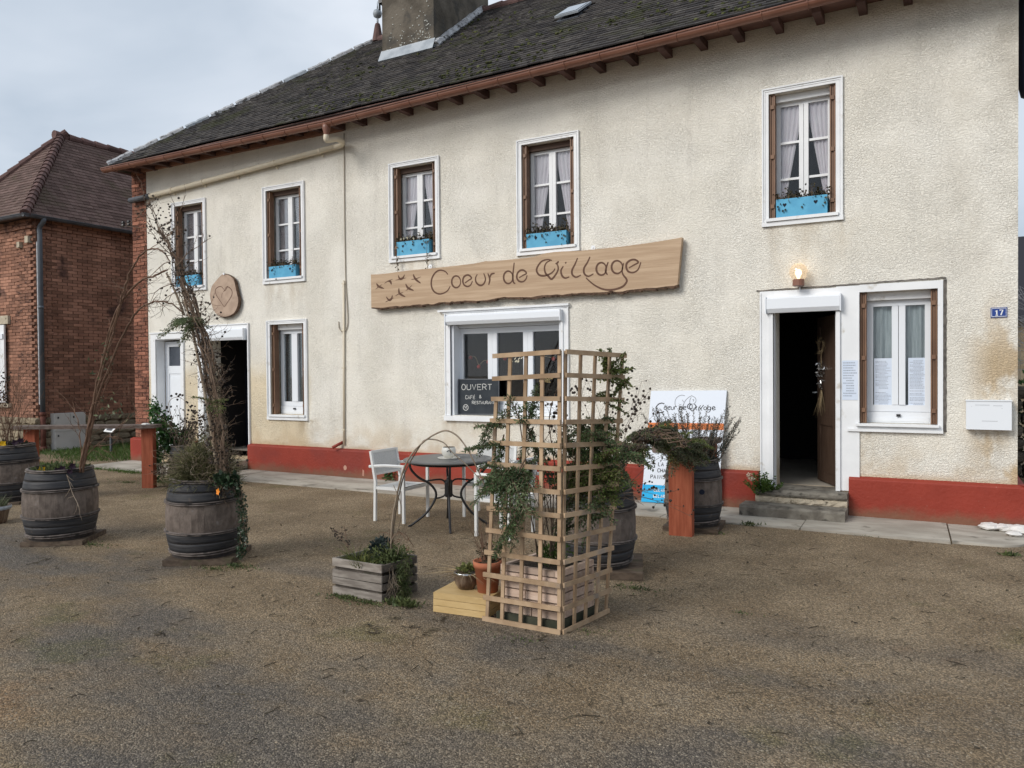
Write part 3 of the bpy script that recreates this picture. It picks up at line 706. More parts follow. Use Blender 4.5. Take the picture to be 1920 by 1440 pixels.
hinge, tip = V((-1.0, .26, 0)), V((-1.268, .83, 0)); dd = (tip-hinge).normalized(); nn = V((dd.y, -dd.x, 0))
def leafdoor(mb, s0, s1, z0, z1, off, th): mb.obox(hinge+dd*(s0+s1)/2+nn*off+V((0,0,(z0+z1)/2)), dd*(s1-s0)/2, nn*th/2, V((0,0,(z1-z0)/2)))
d = MB(); leafdoor(d, 0, .63, .285, 2.22, 0, .04)
for (a, c, e, f) in ((.0,.09,.285,2.22), (.54,.63,.285,2.22), (.09,.54,.285,.40), (.09,.54,.95,1.05), (.09,.54,2.1,2.22)): leafdoor(d, a+.001, c-.001, e+.001, f-.001, -.026, .016)
dr = d.build('door', M['doorw'], house, label='dark brown door leaf standing open inward')
h = MB(); P = hinge+dd*.59-nn*.05+V((0,0,1.33)); h.bar(P, P-nn*.05, .012, .012); h.bar(P-nn*.05, P-nn*.05-dd*.1, .014, .014); h.build('handle', M['zinc'], dr)
# left doorway (open, dark) and white half glazed door
b = MB()
b.box(-11.30, H_DL[0], -.02, .003, .18, 2.40); b.box(H_DL[1], -10.035, -.02, .003, .18, 2.43); b.box(H_DL[0], H_DL[1], -.019, .003, H_DL[3], 2.43); b.box(-11.31, -10.03, -.035, .002, 2.432, 2.45)
b.box(-10.05, -10.032, -.034, .002, .18, 2.43)
dl = b.build('door_surround', M['white'], house); roller_box(dl, -11.21, -10.10, 2.175, 2.36, .09)
d = MB(); d.box(H_DL[0], H_DL[1], .9, .94, .28, 2.2)
for (e, f) in ((.36,.62), (.72,1.2), (1.3,2.1)): d.box(H_DL[0]+.05, H_DL[0]+.33, .885, .9, e, f); d.box(H_DL[1]-.36, H_DL[1]-.06, .885, .9, e, f)
d.build('door', mat('navy_door', (.010,.012,.02), rough=.4), house, label='dark navy panelled inner door behind the open roller shutter')
b = MB(); b.box(-12.56, H_DW[0], -.02, .003, .18, 2.36); b.box(H_DW[1], -11.665, -.02, .003, .18, 2.32); b.box(H_DW[0], H_DW[1], -.019, .003, H_DW[3], 2.34); b.box(-12.575, -11.65, -.034, .002, 2.342, 2.365); b.box(-11.675, -11.66, -.03, .002, .18, 2.34)
dw = b.build('door_surround', M['white'], house)
x0, x1 = H_DW[0]+.02, H_DW[1]-.01; d = MB(); y = .17
d.box(x0, x0+.10, y, y+.05, .2, 2.2); d.box(x1-.09, x1, y, y+.05, .2, 2.2); d.box(x0+.1, x1-.09, y, y+.05, 2.11, 2.2); d.box(x0+.1, x1-.09, y, y+.05, 1.62, 1.76); d.box(x0+.1, x1-.09, y+.012, y+.04, .2, 1.62)
d.box(x0+.12, x1-.11, y+.004, y+.02, .3, 1.56); d.box(x0+.15, x1-.14, y+.000, y+.014, .33, 1.53)
d = d.build('door', M['pvc'], house, label='white plastic door with a small dark upper pane')
MB().box(x0+.1, x1-.09, y+.02, y+.026, 1.76, 2.11).build('pane', mat('frosted_dark_glass', (.045,.055,.07), (.06,.07,.09), scale=3, rough=.25, spec=.6), d)

def lining(par, h, y1, left=True, right=True):
    b = MB()
    if left: b.box(h[0]+.001, h[0]+.012, .004, y1, h[2]+.002, h[3]-.002)
    if right: b.box(h[1]-.012, h[1]-.001, .004, y1, h[2]+.002, h[3]-.002)
    b.box(h[0]+.013, h[1]-.013, .004, y1, h[3]-.013, h[3]-.001); b.build('reveal_lining', M['white'], par)
lining(dw, H_DW, .165); lining(dl, H_DL, .09); lining(sur, H_DR, .10); lining(win3, H_G3, .15)

# --- steps
stp = thing('doorstep', 'two worn stone steps in front of the brown door', 'steps', (-1.36, -.2, 0))
def slabstone(b, x0, x1, y0, y1, z0, z1, nx=26, j=.0045):
    vs = []; prof = [(y1, z0), (y0+.01, z0), (y0, z0+.02), (y0+.002, z1-.022), (y0+.02, z1), (y1, z1)]
    for i in range(nx+1):
        x = x0+(x1-x0)*i/nx
        for k, (y, z) in enumerate(prof): vs.append((x, y+(random.uniform(-j, j) if 0 < k < 5 else 0), z+(random.uniform(-j, j)*.6 if 1 < k < 5 else 0)))
    n = len(prof)
    b.add(vs, [(i*n+k, (i+1)*n+k, (i+1)*n+k+1, i*n+k+1) for i in range(nx) for k in range(n-1)]+[tuple(range(n)), tuple(range(nx*n+n-1, nx*n-1, -1))])
    return b
slabstone(MB(), -1.93, -.862, -.50, -.19, .0, .128).build('step', M['stone'], stp)
slabstone(MB(), -1.82, -.872, -.205, -.07, .129, .205, j=.009).build('riser', M['limest'], stp)
slabstone(MB(), -1.818, -.870, -.225, .30, .207, .272).build('step', M['stone'], stp)
stp2 = thing('doorstep', 'low pale stone step under the dark open doorway', 'steps', (-10.5, -.15, 0))
slabstone(MB(), -11.28, -10.06, -.30, .30, .03, .175).build('step', M['limest'], stp2); slabstone(MB(), -11.30, -10.05, -.36, -.02, 0, .05).build('riser', M['stone'], stp2)

# --- cables and pipes on the wall
def add_tube(name, pts, r, m, par, n=8, k=5):
    return MB().tube(cr(pts, k), r, n).build(name, m, par, smooth=True)
Y = -.014
add_tube('cable', [fac(645,250,Y), fac(646,400,Y), fac(648,520,Y), fac(651,570,Y), fac(652,605,Y), fac(648,620,Y), fac(644,624,Y)], .0075, M['cable'], house, 6)
add_tube('cable', [fac(641,622,Y), fac(636,615,Y), fac(635,603,Y)], .0075, M['cable'], house, 6)
P0, P1 = fac(644.5,526,-.022), fac(645,834,-.022)
MB().tube([P0, P1], .017, 8).build('conduit', M['cream'], house, smooth=True)
for yy in (532, 620, 690, 806):
    q = fac(644.6, yy, -.02); c = MB(); c.box(q.x-.024, q.x+.024, -.042, -.001, q.z-.008, q.z+.008); c.build('clip', M['cream'], house)
MB().tube([V((-8.02,-.01,.545)), V((-8.13,-.13,.465))], .024, 10).build('drain_stub', M['plinth'], house, smooth=True)

# --- roof
ZE = lambda x: 5.32+.0105*(x+13.0)           # eave height, rising slightly to the right
YR, ZR = 2.895, 8.07
def roof_z(x, y): return ZE(x)+(ZR-ZE(x))*(y+.5)/(YR+.5)
b = MB()
def rp(x, y, dz=0): return (x, y, roof_z(x, y)+dz)
RX1 = 1.05
b.add([rp(-13.0,-.5,-.03), rp(RX1,-.5,-.03), rp(RX1,YR,-.03), rp(-9.6,YR,-.03)], [(0,1,2,3)])
b.add([(-13.0,6.3,5.3), (RX1,6.3,5.4), (RX1,YR,ZR-.03), (-9.6,YR,ZR-.03)], [(3,2,1,0)])
b.add([(-13.0,-.5,5.29), (-9.6,YR,ZR-.03), (-13.0,6.3,5.29)], [(0,1,2)])
roof = b.build('roof', M['roof'], house)
tilep = unit_box('roof_tile', M['roof']); ms = []
slope = math.atan2(ZR-5.38, YR+.5); SL = math.hypot(ZR-5.38, YR+.5); ex = .108; row = 0; s_ = .0
while s_ < SL-.02:
    y = -.5+s_*math.cos(slope); xx = -13.0+(y+.5)*.98+random.uniform(0,.08)-.1; sag = .012*math.sin(row*.9)
    while xx < 1.0:
        wd = .168; x = xx+wd/2
        if not (-8.26 < x < -7.26 and 1.45 < y+.05) and not (-4.86 < x < -4.48 and 1.0 < y < 1.5):
            wob = .012*math.sin(x*1.7+row*.35)+.010*math.sin(x*4.1)
            R_ = Matrix.Rotation(slope-.125+random.uniform(-.018,.018), 3, 'X') @ Matrix.Rotation(random.uniform(-.008,.008), 3, 'Z')
            ms.append(TRS((x, y+.075+wob*.5+random.uniform(-.004,.004), roof_z(x, y+.075)+.014+wob*.4+random.uniform(-.002,.003)), (wd*.985, .20, .017), R_))
        xx += wd
    s_ += ex; row += 1
pieces('roof_tile', ms, M['roof'], house, tilep, 'roof_tile_field')
# moss cushions
b = MB()
for i in range(1500):
    x = random.uniform(-9.5, .6); t = random.random()**1.6; y = -.45+3.2*t
    if x < -13+y+.8: continue
    if math.sin(x*2.1+y*1.7)+math.sin(x*.9-y*3.1) < .15+random.uniform(-.8,.6): continue
    b.ball((x, y, roof_z(x, y)+.03), random.uniform(.012, .042), None, 6, 4, .6, .35)
b.build('roof_moss', M['moss'], house, kind='stuff')
# hip covering in mortar segments, ridge tiles, finial
A, B_ = V((-13.02,-.50,5.34)), V((-9.62,YR,ZR+.02))
n = 11
for i in range(n):
    p, q = A.lerp(B_, i/n+.004), A.lerp(B_, (i+1)/n-.004); bb = MB(); K = 7
    pts = [p.lerp(q, k/K)+V((0,0,.015))+rv(.004) for k in range(K+1)]
    bb.tube(pts, [.058+random.uniform(-.008,.008) for _ in pts], 8); bb.build('hip_cap', M['mortar'] if i % 4 != 3 else M['zinc'], house)
rt = MB(); rt.lathe([(.085, -.19), (.105, .19)], (0,0,0), 12); rt.v = [(v[2], v[0], v[1]*1.0) for v in rt.v]
rtm = bpy.data.meshes.new('ridge_tile'); rtm.from_pydata(rt.v, [], rt.f); rtm.materials.append(M['ridge']); rtm.attributes.new('rnd', 'FLOAT', 'FACE')
for i in range(30):
    x = -9.45+.355*i
    if x > 1: break
    o = bpy.data.objects.new('ridge_tile', rtm); COL.objects.link(o); o.parent = house
    o.location = V((x, YR, ZR+.0))-house.location; o.rotation_euler = (0, random.uniform(-.03,.03), random.uniform(-.02,.02))
fi = MB(); c = V((-9.6, YR, ZR-.02)); fi.lathe([(.12,0),(.105,.05),(.055,.33),(.045,.36)], c, 10); fin_ = fi.build('finial', M['ridge'], house)
f2 = MB(); f2.tube([c+V((0,0,.35)), c+V((0,0,.47))], .02, 8); f2.lathe([(.01,.46),(.075,.50),(.09,.555),(.075,.61),(.012,.65)], c, 12); f2.tube([c+V((0,0,.64)), c+V((0,0,.80))], [.016,.004], 6); f2.build('spike', M['zinc'], fin_, smooth=True)
# chimney
b = MB(); cx0, cx1, cy0, cy1 = -8.30, -7.24, 1.40, 3.15
b.box(cx0, cx1, cy0, cy1, 6.3, 9.4); ch = b.build('chimney', M['chim'], house)
b = MB(); b.box(cx0-.12, cx0-.02, cy0+.05, cy1, 7.93, 7.99); b.tube([V((cx0-.13, cy0+.1, 7.84)), V((cx0-.13, cy0+.1, 7.97))], .018, 6); b.build('bracket', M['black'], ch)
b = MB(); zc = roof_z((cx0+cx1)/2, cy0)
b.add([(cx0-.02,cy0-.012,zc+.17),(cx1+.03,cy0-.012,zc+.17),(cx1+.04,cy0-.10,zc-.015),(cx0-.02,cy0-.10,zc-.015),(cx0-.02,cy0-.03,zc-.05),(cx1+.03,cy0-.03,zc-.05)], [(3,2,1,0),(4,5,2,3)]); b.box(cx0-.02, cx1+.03, cy0-.014, cy0-.004, zc+.02, zc+.18)
b.build('flashing', M['zinc'], ch)
K = 16; pts = [V((cx1+.035, cy0+(YR-cy0)*k/K, roof_z(cx1, cy0+(YR-cy0)*k/K)+.055+random.uniform(-.012,.012))) for k in range(K+1)]
MB().tube(pts+[V((cx1+.03, cy1, ZR+.02))], .07, 7).build('mortar_fillet', M['mortar'], ch)
b = MB()
for i in range(90):
    x, z = random.uniform(cx0+.1, cx1-.02), zc+.12+abs(random.gauss(0, .28))
    if random.random() < .55: x = cx1-.05-abs(random.gauss(0,.2))
    if x > cx0: b.ball((x, cy0-.003, z), random.uniform(.006,.014), None, 6, 4)
b.build('lichen_spots', M['lichen'], ch, kind='stuff')
# skylight
def on_roof(x, y, h): return V((x, y, roof_z(x, y)))+V((0, -math.sin(slope), math.cos(slope)))*h
sk_ = MB(); P = [on_roof(-4.84,1.02,.03), on_roof(-4.50,1.02,.03), on_roof(-4.50,1.50,.03), on_roof(-4.84,1.50,.03)]
sk_.prism(P, on_roof(0,0,-.05)-on_roof(0,0,.03)); sky_l = sk_.build('skylight', M['slategut'], house)
P = [on_roof(-4.86,1.06,.10), on_roof(-4.49,1.06,.10), on_roof(-4.49,1.52,.06), on_roof(-4.86,1.52,.06)]
MB().prism(P, V((0,.012,-.025))).build('frame', M['zinc'], sky_l)
P = [on_roof(-4.82,1.10,.105), on_roof(-4.53,1.10,.105), on_roof(-4.53,1.48,.07), on_roof(-4.82,1.48,.07)]
MB().prism(P, V((0,.001,-.004))).build('pane', mat('skylight_glass', (.30,.34,.38), rough=.08, spec=.8), sky_l)

# --- eaves: soffit, rafters, gutter, downpipe
b = MB(); b.add([(-13.0,-.47,ZE(-13)-.045),(1,-.47,ZE(1)-.045),(1,.02,ZE(1)+.035),(-13.0,.02,ZE(-13)+.035)], [(0,1,2,3)])
b.add([(-13.0,-.475,ZE(-13)-.06),(1,-.475,ZE(1)-.06),(1,-.475,ZE(1)),(-13.0,-.475,ZE(-13))], [(0,1,2,3)]); b.build('soffit', M['soffit'], house)
b = MB(); b.add([(-13.05,.02,5.62),(-13.05,-.47,5.27),(-13.05,6.2,5.27),(-13.05,5.8,5.6)], [(0,1,2,3)]); b.build('soffit', M['soffit'], house)
x = -12.75
while x < 1:
    e = -.44; zr = lambda y: ZE(x)-.05+.79*(y+.5); bb = MB(); w = .042; hh = .105
    zb_ = ZE(x)-.088 if x > -8.2 else ZE(x)-.055
    bb.add([(x-w,e,ZE(x)-.055),(x+w,e,ZE(x)-.055),(x+w,.05,zb_+.01),(x-w,.05,zb_+.01),(x-w,e,ZE(x)-.02),(x+w,e,ZE(x)-.02),(x+w,.05,ZE(x)+.02),(x-w,.05,ZE(x)+.02)],
           [(0,3,2,1),(4,5,6,7),(0,1,5,4),(1,2,6,5),(2,3,7,6),(3,0,4,7)]); bb.v[0] = (x-w,-.36,zb_); bb.v[1] = (x+w,-.36,zb_); bb.build('rafter', M['rafter'], house)
    x += .425 if x > -8.2 else .40
b = MB(); b.box(-12.98, -7.95, -.06, .001, 5.29, 5.36); b.build('eaves_course', M['brickb'], house)
gl = [V((-13.02,-.56,5.265)), V((-7.75,-.56,5.235)), V((-5.67,-.56,5.285)), V((-3.28,-.56,5.335)), V((-1.39,-.56,5.385)), V((1.1,-.56,5.45))]
def gutter(pts, R, m, par, side=V((0,1,0))):
    b = MB(); n = 9; vs = []
    for rr in (R, R-.006):
        for p in pts:
            for k in range(n):
                a = PI+PI*k/(n-1); vs.append(p+side*(-rr*math.cos(a))*-1+V((0,0,rr*math.sin(a))))
    N_ = len(pts); fs = []
    for l in range(2):
        o_ = l*N_*n
        for i in range(N_-1):
            for k in range(n-1): fs.append((o_+i*n+k, o_+(i+1)*n+k, o_+(i+1)*n+k+1, o_+i*n+k+1))
    b.add(vs, fs)
    b.tube([p-side*(R+.004)+V((0,0,.003)) for p in pts], .009, 6)
    for q in (0, -1):
        p = pts[q]; b.add([p]+[p+side*(R*math.cos(PI+PI*k/(n-1)))+V((0,0,R*math.sin(PI+PI*k/(n-1)))) for k in range(n)], [tuple(range(n+1))])
    return b.build('gutter', m, par, smooth=False)
gt = gutter(gl, .064, M['copper'], house)
x = -12.7
def gz(x):
    for a, c in zip(gl, gl[1:]):
        if a.x <= x <= c.x: return a.z+(c.z-a.z)*(x-a.x)/(c.x-a.x)
while x < 1:
    bb = MB(); R = .068; z = gz(x)
    bb.tube([V((x, -.56+R*math.cos(PI+PI*k/8), z+R*math.sin(PI+PI*k/8))) for k in range(9)], .007, 5); bb.build('gutter_hook', M['copper'], gt); x += .46
b = MB(); b.lathe([(.062,.02),(.060,-.05),(.040,-.13),(.038,-.16)], (-7.78,-.56,5.20), 12); b.build('outlet', M['copper'], gt, smooth=True)
pts = [V((-7.78,-.56,5.07)), V((-7.78,-.55,4.99)), V((-7.74,-.44,4.93)), V((-7.72,-.25,4.92)), V((-7.74,-.12,4.96)), V((-7.85,-.075,5.03)), V((-8.05,-.075,5.055))]
pts = [V((-7.78,-.56,5.06)), V((-7.79,-.54,4.99)), V((-7.78,-.36,5.05)), V((-7.84,-.16,5.07)), V((-7.93,-.09,5.05)), V((-8.05,-.075,5.045))]
dp = MB().tube(cr(pts, 6), .041, 10).build('downpipe', M['cream'], house, smooth=True)
P1 = V((-12.45,-.075,4.82)); MB().tube([V((-8.0,-.075,5.047)), P1], .041, 10).build('pipe_run', M['cream'], dp, smooth=True)
MB().tube([V((-12.43,-.075,4.821)), V((-12.98,-.09,4.79))], .050, 10).build('grey_end', M['slategut'], dp, smooth=True)
for t in (.08, .3, .5, .68, .86):
    q = V((-8.0,-.075,5.047)).lerp(P1, t); d_ = (P1-V((-8.0,-.075,5.047))).normalized(); c = MB(); c.tube([q-d_*.012, q+d_*.012], .048, 10); c.box(q.x-.01, q.x+.01, -.04, 0, q.z-.075, q.z-.05); c.build('clip', M['cream'], dp)
q = V((-12.85,-.05,4.30)); c = MB(); c.tube([q, q+V((-.02,-.16,.02))], .01, 6)
for dx in (-.16, .0): c.lathe([(.03,0),(.04,.02),(.03,.05),(.04,.07),(.025,.10)], q+V((dx,-.16,.0)), 8)
c.bar(q+V((-.2,-.16,0)), q+V((.04,-.16,0)), .015, .015); c.build('wire_insulator', M['black'], house)
# dark flue on the right gable
MB().tube([V((HX1+.17,.30,z)) for z in (4.30,4.34,4.45,7.2)], [.06,.13,.155,.155], 12).build('flue', mat('dark_blue_flue', (.018,.02,.04), rough=.5), house, smooth=True)
MB().box(HX1+.002, HX1+.17, .27, .33, 5.5, 5.54).build('flue_bracket', M['black'], house)

# ------------------------------------------------------------------ the brick house on the left
nb = thing('brick_house', 'red brick house with hipped plum tiled roof beyond the cream house', 'house', (-18.2, 4, 0))
NX, NY, NE = -16.5, .16, 4.86
b = MB(); b.add([(NX-.012,NY+.012,0),(NX-.012,11,0),(NX-.012,11,NE),(NX-.012,NY+.012,NE)], [(3,2,1,0)][:1]); b.add([(-19.9,NY+.012,0),(NX-.012,NY+.012,0),(NX-.012,NY+.012,NE),(-19.9,NY+.012,NE)], [(0,1,2,3)])
b.add([(-19.9,NY,0),(-19.9,11,0),(-19.9,11,NE),(-19.9,NY,NE)], [(3,2,1,0)]); b.add([(-19.9,11,0),(NX,11,0),(NX,11,NE),(-19.9,11,NE)], [(3,2,1,0)])
b.build('wall', M['joint'], nb)
ubb = unit_box('brick', M['brickb']); ms = []; z = .72; row = 0
while z < NE-.02:
    proud = .03 if z > NE-.18 else (.018 if NE-.42 < z < NE-.30 else 0)
    y = NY+(.11 if row % 2 else 0)
    while y < 3.0:
        ln = .215; 
        if proud and z > NE-.18 and (int((y-NY)/.11)+row) % 2: pr = proud+.025
        else: pr = proud
        ms.append(TRS((NX-.05+pr+random.uniform(-.005,.005), y+ln/2, z+.029), (.11, ln-.008, .058), Matrix.Rotation(random.uniform(-.01,.01), 3, 'X'))); y += .225
    if row % 2: ms.append(TRS((NX-.05+proud, NY+.052, z+.029), (.11, .096, .058)))
    x = NX-(0 if row % 2 else .11)
    while x > -18.7:
        pier = .03 if x > NX-.5 else 0
        if not (x < -17.56 and 1.0 < z < 2.72): ms.append(TRS((x-.108, NY+.05-proud-pier+random.uniform(-.004,.004), z+.029), (.209 if x-.22 > -19 else .2, .11, .058), Matrix.Rotation(random.uniform(-.01,.01), 3, 'Y')))
        x -= .221
    z += .0672; row += 1
ubf = ubb
pieces('brick', ms, M['brickb'], nb, ubb, 'brick_field')
# rubble base
us = MB(); us.ball((0,0,0), .5, 0, 8, 5, 1, .12)
for i in range(len(us.v)):
    v = us.v[i]; us.v[i] = tuple(max(-.42, min(.42, 1.25*c)) for c in v)
sme = bpy.data.meshes.new('base_stone'); sme.from_pydata(us.v, [], us.f); sme.materials.append(M['ashlar']); sme.attributes.new('rnd', 'FLOAT', 'FACE')
ms = []
for r_ in range(5):
    y = NY+random.uniform(-.15,0)
    while y < 3.2:
        ln = random.uniform(.22,.48); ms.append(TRS((NX-.01, y+ln/2, .07+r_*.145), (.16, ln*1.15, .165))); y += ln
    x = NX-random.uniform(0,.1)
    while x > -18.7:
        ln = random.uniform(.22,.48); ms.append(TRS((x-ln/2, NY-.0, .07+r_*.145), (ln*1.15, .14, .165))); x -= ln
pieces('base_stone', ms, M['ashlar'], nb, sme, 'base_stone_rest')
# hipped roof
ex0, ey0 = -16.33, -.09; AX, AY, AZ = -18.17, 1.74, 7.23; NZ = 4.93
b = MB(); b.add([(ex0,ey0,NZ-.02),(ex0,11.2,NZ-.02),(AX,11.2,AZ-.02),(AX,AY,AZ-.02)], [(0,1,2,3)]); b.add([(-20.0,ey0,NZ-.02),(ex0,ey0,NZ-.02),(AX,AY,AZ-.02)], [(0,1,2)]); b.add([(-20,ey0,NZ-.02),(AX,AY,AZ-.02),(AX,11.2,AZ-.02),(-20,11.2,NZ-.02)], [(0,1,2,3)])
b.add([(ex0,ey0,NZ-.03),(-20,ey0,NZ-.03),(-20,11.2,NZ-.03),(ex0,11.2,NZ-.03)], [(0,1,2,3)]); b.build('roof', M['nroof'], nb)
tp2 = unit_box('roof_tile', M['nroof']); ms = []
sl = math.atan2(AZ-NZ, ex0-AX); SLn = math.hypot(AZ-NZ, ex0-AX); s_ = 0; row = 0
while s_ < SLn-.03:
    k = s_/SLn; h = NZ+(AZ-NZ)*(s_+.07)/SLn
    y = ey0+(AY-ey0)*k+.02+(.085 if row % 2 else 0)
    while y < 6.2:
        x = ex0+(AX-ex0)*(s_+.07)/SLn
        R_ = Matrix.Rotation(PI/2, 3, 'Z') @ Matrix.Rotation(sl-.10+random.uniform(-.02,.02), 3, 'X') @ Matrix.Rotation(random.uniform(-.02,.02), 3, 'Z')
        ms.append(TRS((x, y+.08, h+.012), (.166, .20, .016), R_)); y += .172
    x = ex0+(AX-ex0)*k-.03-(.085 if row % 2 else 0); xl = -20.0+(AX+20.0)*k
    while x > max(xl+.05, -19.4):
        yy = ey0+(AY-ey0)*(s_+.07)/SLn
        ms.append(TRS((x-.08, yy, h+.012), (.166, .20, .016), Matrix.Rotation(sl-.10+random.uniform(-.02,.02), 3, 'X'))); x -= .172
    s_ += .105; row += 1
pieces('roof_tile', ms, M['nroof'], nb, tp2, 'roof_tile_field')
hb = MB(); hb.lathe([(.075,-.10),(.10,.10)], (0,0,0), 10); hb.v = [(v[0], v[1], v[2]) for v in hb.v]
hm = bpy.data.meshes.new('ridge_tile'); hm.from_pydata(hb.v, [], hb.f); hm.materials.append(M['ridge']); hm.attributes.new('rnd', 'FLOAT', 'FACE')
def along(p, q, step):
    p, q = V(p), V(q); d = (q-p); n = int(d.length/step); rot = (p-q).to_track_quat('Z', 'Y').to_matrix()
    for i in range(n+1):
        o = bpy.data.objects.new('ridge_tile', hm); COL.objects.link(o); o.parent = nb
        o.matrix_basis = Matrix.Translation(p.lerp(q, i/n)-nb.location) @ rot.to_4x4() @ Matrix.Diagonal((1,1,.8 if step < .2 else 1.7,1))
along((ex0+.02,ey0-.02,NZ+.03), (AX,AY,AZ+.03), .16); along((-20,ey0,NZ+.03), (AX,AY,AZ+.03), .30); along((AX,AY,AZ+.03), (AX,9,AZ+.03), .33)
g1 = gutter([V((ex0+.05,ey0-.1,NZ-.03)), V((ex0+.05,11,NZ-.03))], .06, M['slategut'], nb, V((-1,0,0)))
g2 = gutter([V((-20,ey0-.05,NZ-.03)), V((ex0+.1,ey0-.05,NZ-.03))], .06, M['slategut'], nb, V((0,1,0)))
dpx = NX+.075
dn = MB().tube(cr([(ex0+.05,.22,NZ-.06),(ex0+.05,.22,NZ-.12),(dpx,.22,NZ-.24),(dpx,.22,NZ-.4)], 5)+[V((dpx,.22,.78))], .048, 10).build('downpipe', M['pipe'], nb, smooth=True)
MB().tube([V((dpx,.22,.8)), V((dpx,.22,.03))], .055, 10).tube([V((dpx,.22,.76)), V((dpx,.22,.84))], .066, 10).tube([V((dpx,.22,.02)), V((dpx,.22,.12))], .07, 10).build('cast_iron_foot', mat('rusty_iron', (.09,.03,.022), (.13,.05,.035), scale=9, rough=.8), dn, smooth=True)
MB().tube([V((dpx,.22,3.0)), V((dpx,.22,3.06))], .056, 10).build('joint_ring', M['pipe'], dn, smooth=True)
MB().tube([V((NX+.02,NY+.03,4.4)), V((NX+.02,NY+.03,1.0))], .013, 6).build('conduit', M['white'], nb)
MB().tube([V((NX+.02,NY-.03,.55)), V((NX+.02,NY-.03,.05))], .03, 8).build('conduit', M['white'], nb)
b = MB(); x0, x1, z0, z1 = -18.5, -17.56, 1.03, 2.70
for i in range(6):
    w_ = (x1-x0)/6; bb = x0+i*w_; b.box(bb+.003, bb+w_-.003, NY-.09, NY-.055, z0, z1)
sh = b.build('window_shutter', M['white'], nb, label='closed white boarded shutter on the brick front')
b = MB(); b.box(x0+.02, x1-.02, NY-.115, NY-.092, z1-.30, z1-.19); b.box(x0+.02, x1-.02, NY-.115, NY-.092, z0+.12, z0+.23); b.build('ledge_board', M['pvc'], sh)
b = MB(); b.box(x0-.1, x1+.1, NY-.06, NY+.03, z1+.02, z1+.20); b.box(x0-.1, x1+.1, NY-.09, NY+.03, z0-.1, z0-.02); b.build('lintel', M['limest'], nb)
q = MB(); q.box(-16.72,-16.6,NY-.09,NY+.02,4.38,4.52); q.box(-17.0,-16.9,NY-.1,NY+.02,4.3,4.42); q.build('vent_block', M['limest'], nb)

# ------------------------------------------------------------------ strokes for lettering
GL = {'A': [[(0,0),(.5,1),(1,0)],[(.2,.38),(.8,.38)]], 'B': [[(0,0),(0,1),(.7,1),(.8,.75),(.6,.52),(0,.52)],[(.6,.52),(.95,.3),(.75,0),(0,0)]], 'C': [[(1,.82),(.7,1),(.25,.95),(0,.5),(.25,.05),(.7,0),(1,.18)]],
 'D': [[(0,0),(0,1),(.6,.95),(1,.5),(.6,.05),(0,0)]], 'E': [[(1,1),(0,1),(0,0),(1,0)],[(0,.52),(.8,.52)]], 'F': [[(1,1),(0,1),(0,0)],[(0,.52),(.8,.52)]], 'G': [[(1,.8),(.65,1),(.2,.92),(0,.5),(.25,.05),(.7,0),(1,.25),(1,.45),(.6,.45)]],
 'H': [[(0,0),(0,1)],[(1,0),(1,1)],[(0,.5),(1,.5)]], 'I': [[(.5,0),(.5,1)]], 'L': [[(0,1),(0,0),(.9,0)]], 'M': [[(0,0),(0,1),(.5,.4),(1,1),(1,0)]], 'N': [[(0,0),(0,1),(1,0),(1,1)]],
 'O': [[(.5,1),(.15,.87),(0,.5),(.15,.13),(.5,0),(.85,.13),(1,.5),(.85,.87),(.5,1)]], 'P': [[(0,0),(0,1),(.75,.98),(.95,.74),(.75,.5),(0,.48)]], 'R': [[(0,0),(0,1),(.75,.98),(.92,.75),(.72,.52),(0,.5)],[(.45,.5),(1,0)]],
 'S': [[(.95,.85),(.6,1),(.12,.9),(.1,.62),(.85,.42),(.9,.12),(.45,0),(.03,.14)]], 'T': [[(0,1),(1,1)],[(.5,1),(.5,0)]], 'U': [[(0,1),(0,.3),(.25,.03),(.7,.03),(1,.3),(1,1)]], 'V': [[(0,1),(.5,0),(1,1)]], 'X': [[(0,0),(1,1)],[(0,1),(1,0)]],
 'É': [[(1,.8),(0,.8),(0,0),(1,0)],[(0,.42),(.8,.42)],[(.4,.98),(.8,1.2)]], '-': [[(.1,.5),(.9,.5)]], "'": [[(.5,1),(.4,.75)]], '&': [[(1,0),(.25,.7),(.35,.98),(.65,.95),(.6,.65),(.1,.35),(.15,.05),(.6,0),(1,.4)]],
 '1': [[(.2,.75),(.6,1),(.6,0)],[(.25,0),(.95,0)]], '7': [[(0,1),(1,1),(.4,0)]]}
def letters(b, text, P, u, v, h, w, nrm, asp=.62, gap=.35, lift=.0015, jit=0):
    for ch in text:
        if ch == ' ': u += h*asp*1.0; continue
        for st in GL[ch]:
            pts = [P(u+x*h*asp+random.uniform(-jit,jit), v+y*h+random.uniform(-jit,jit)) for x, y in st]
            b.ribbon(pts, w, nrm, lift)
        u += h*asp*(1+gap)
    return u
FY = V((0,-1,0))
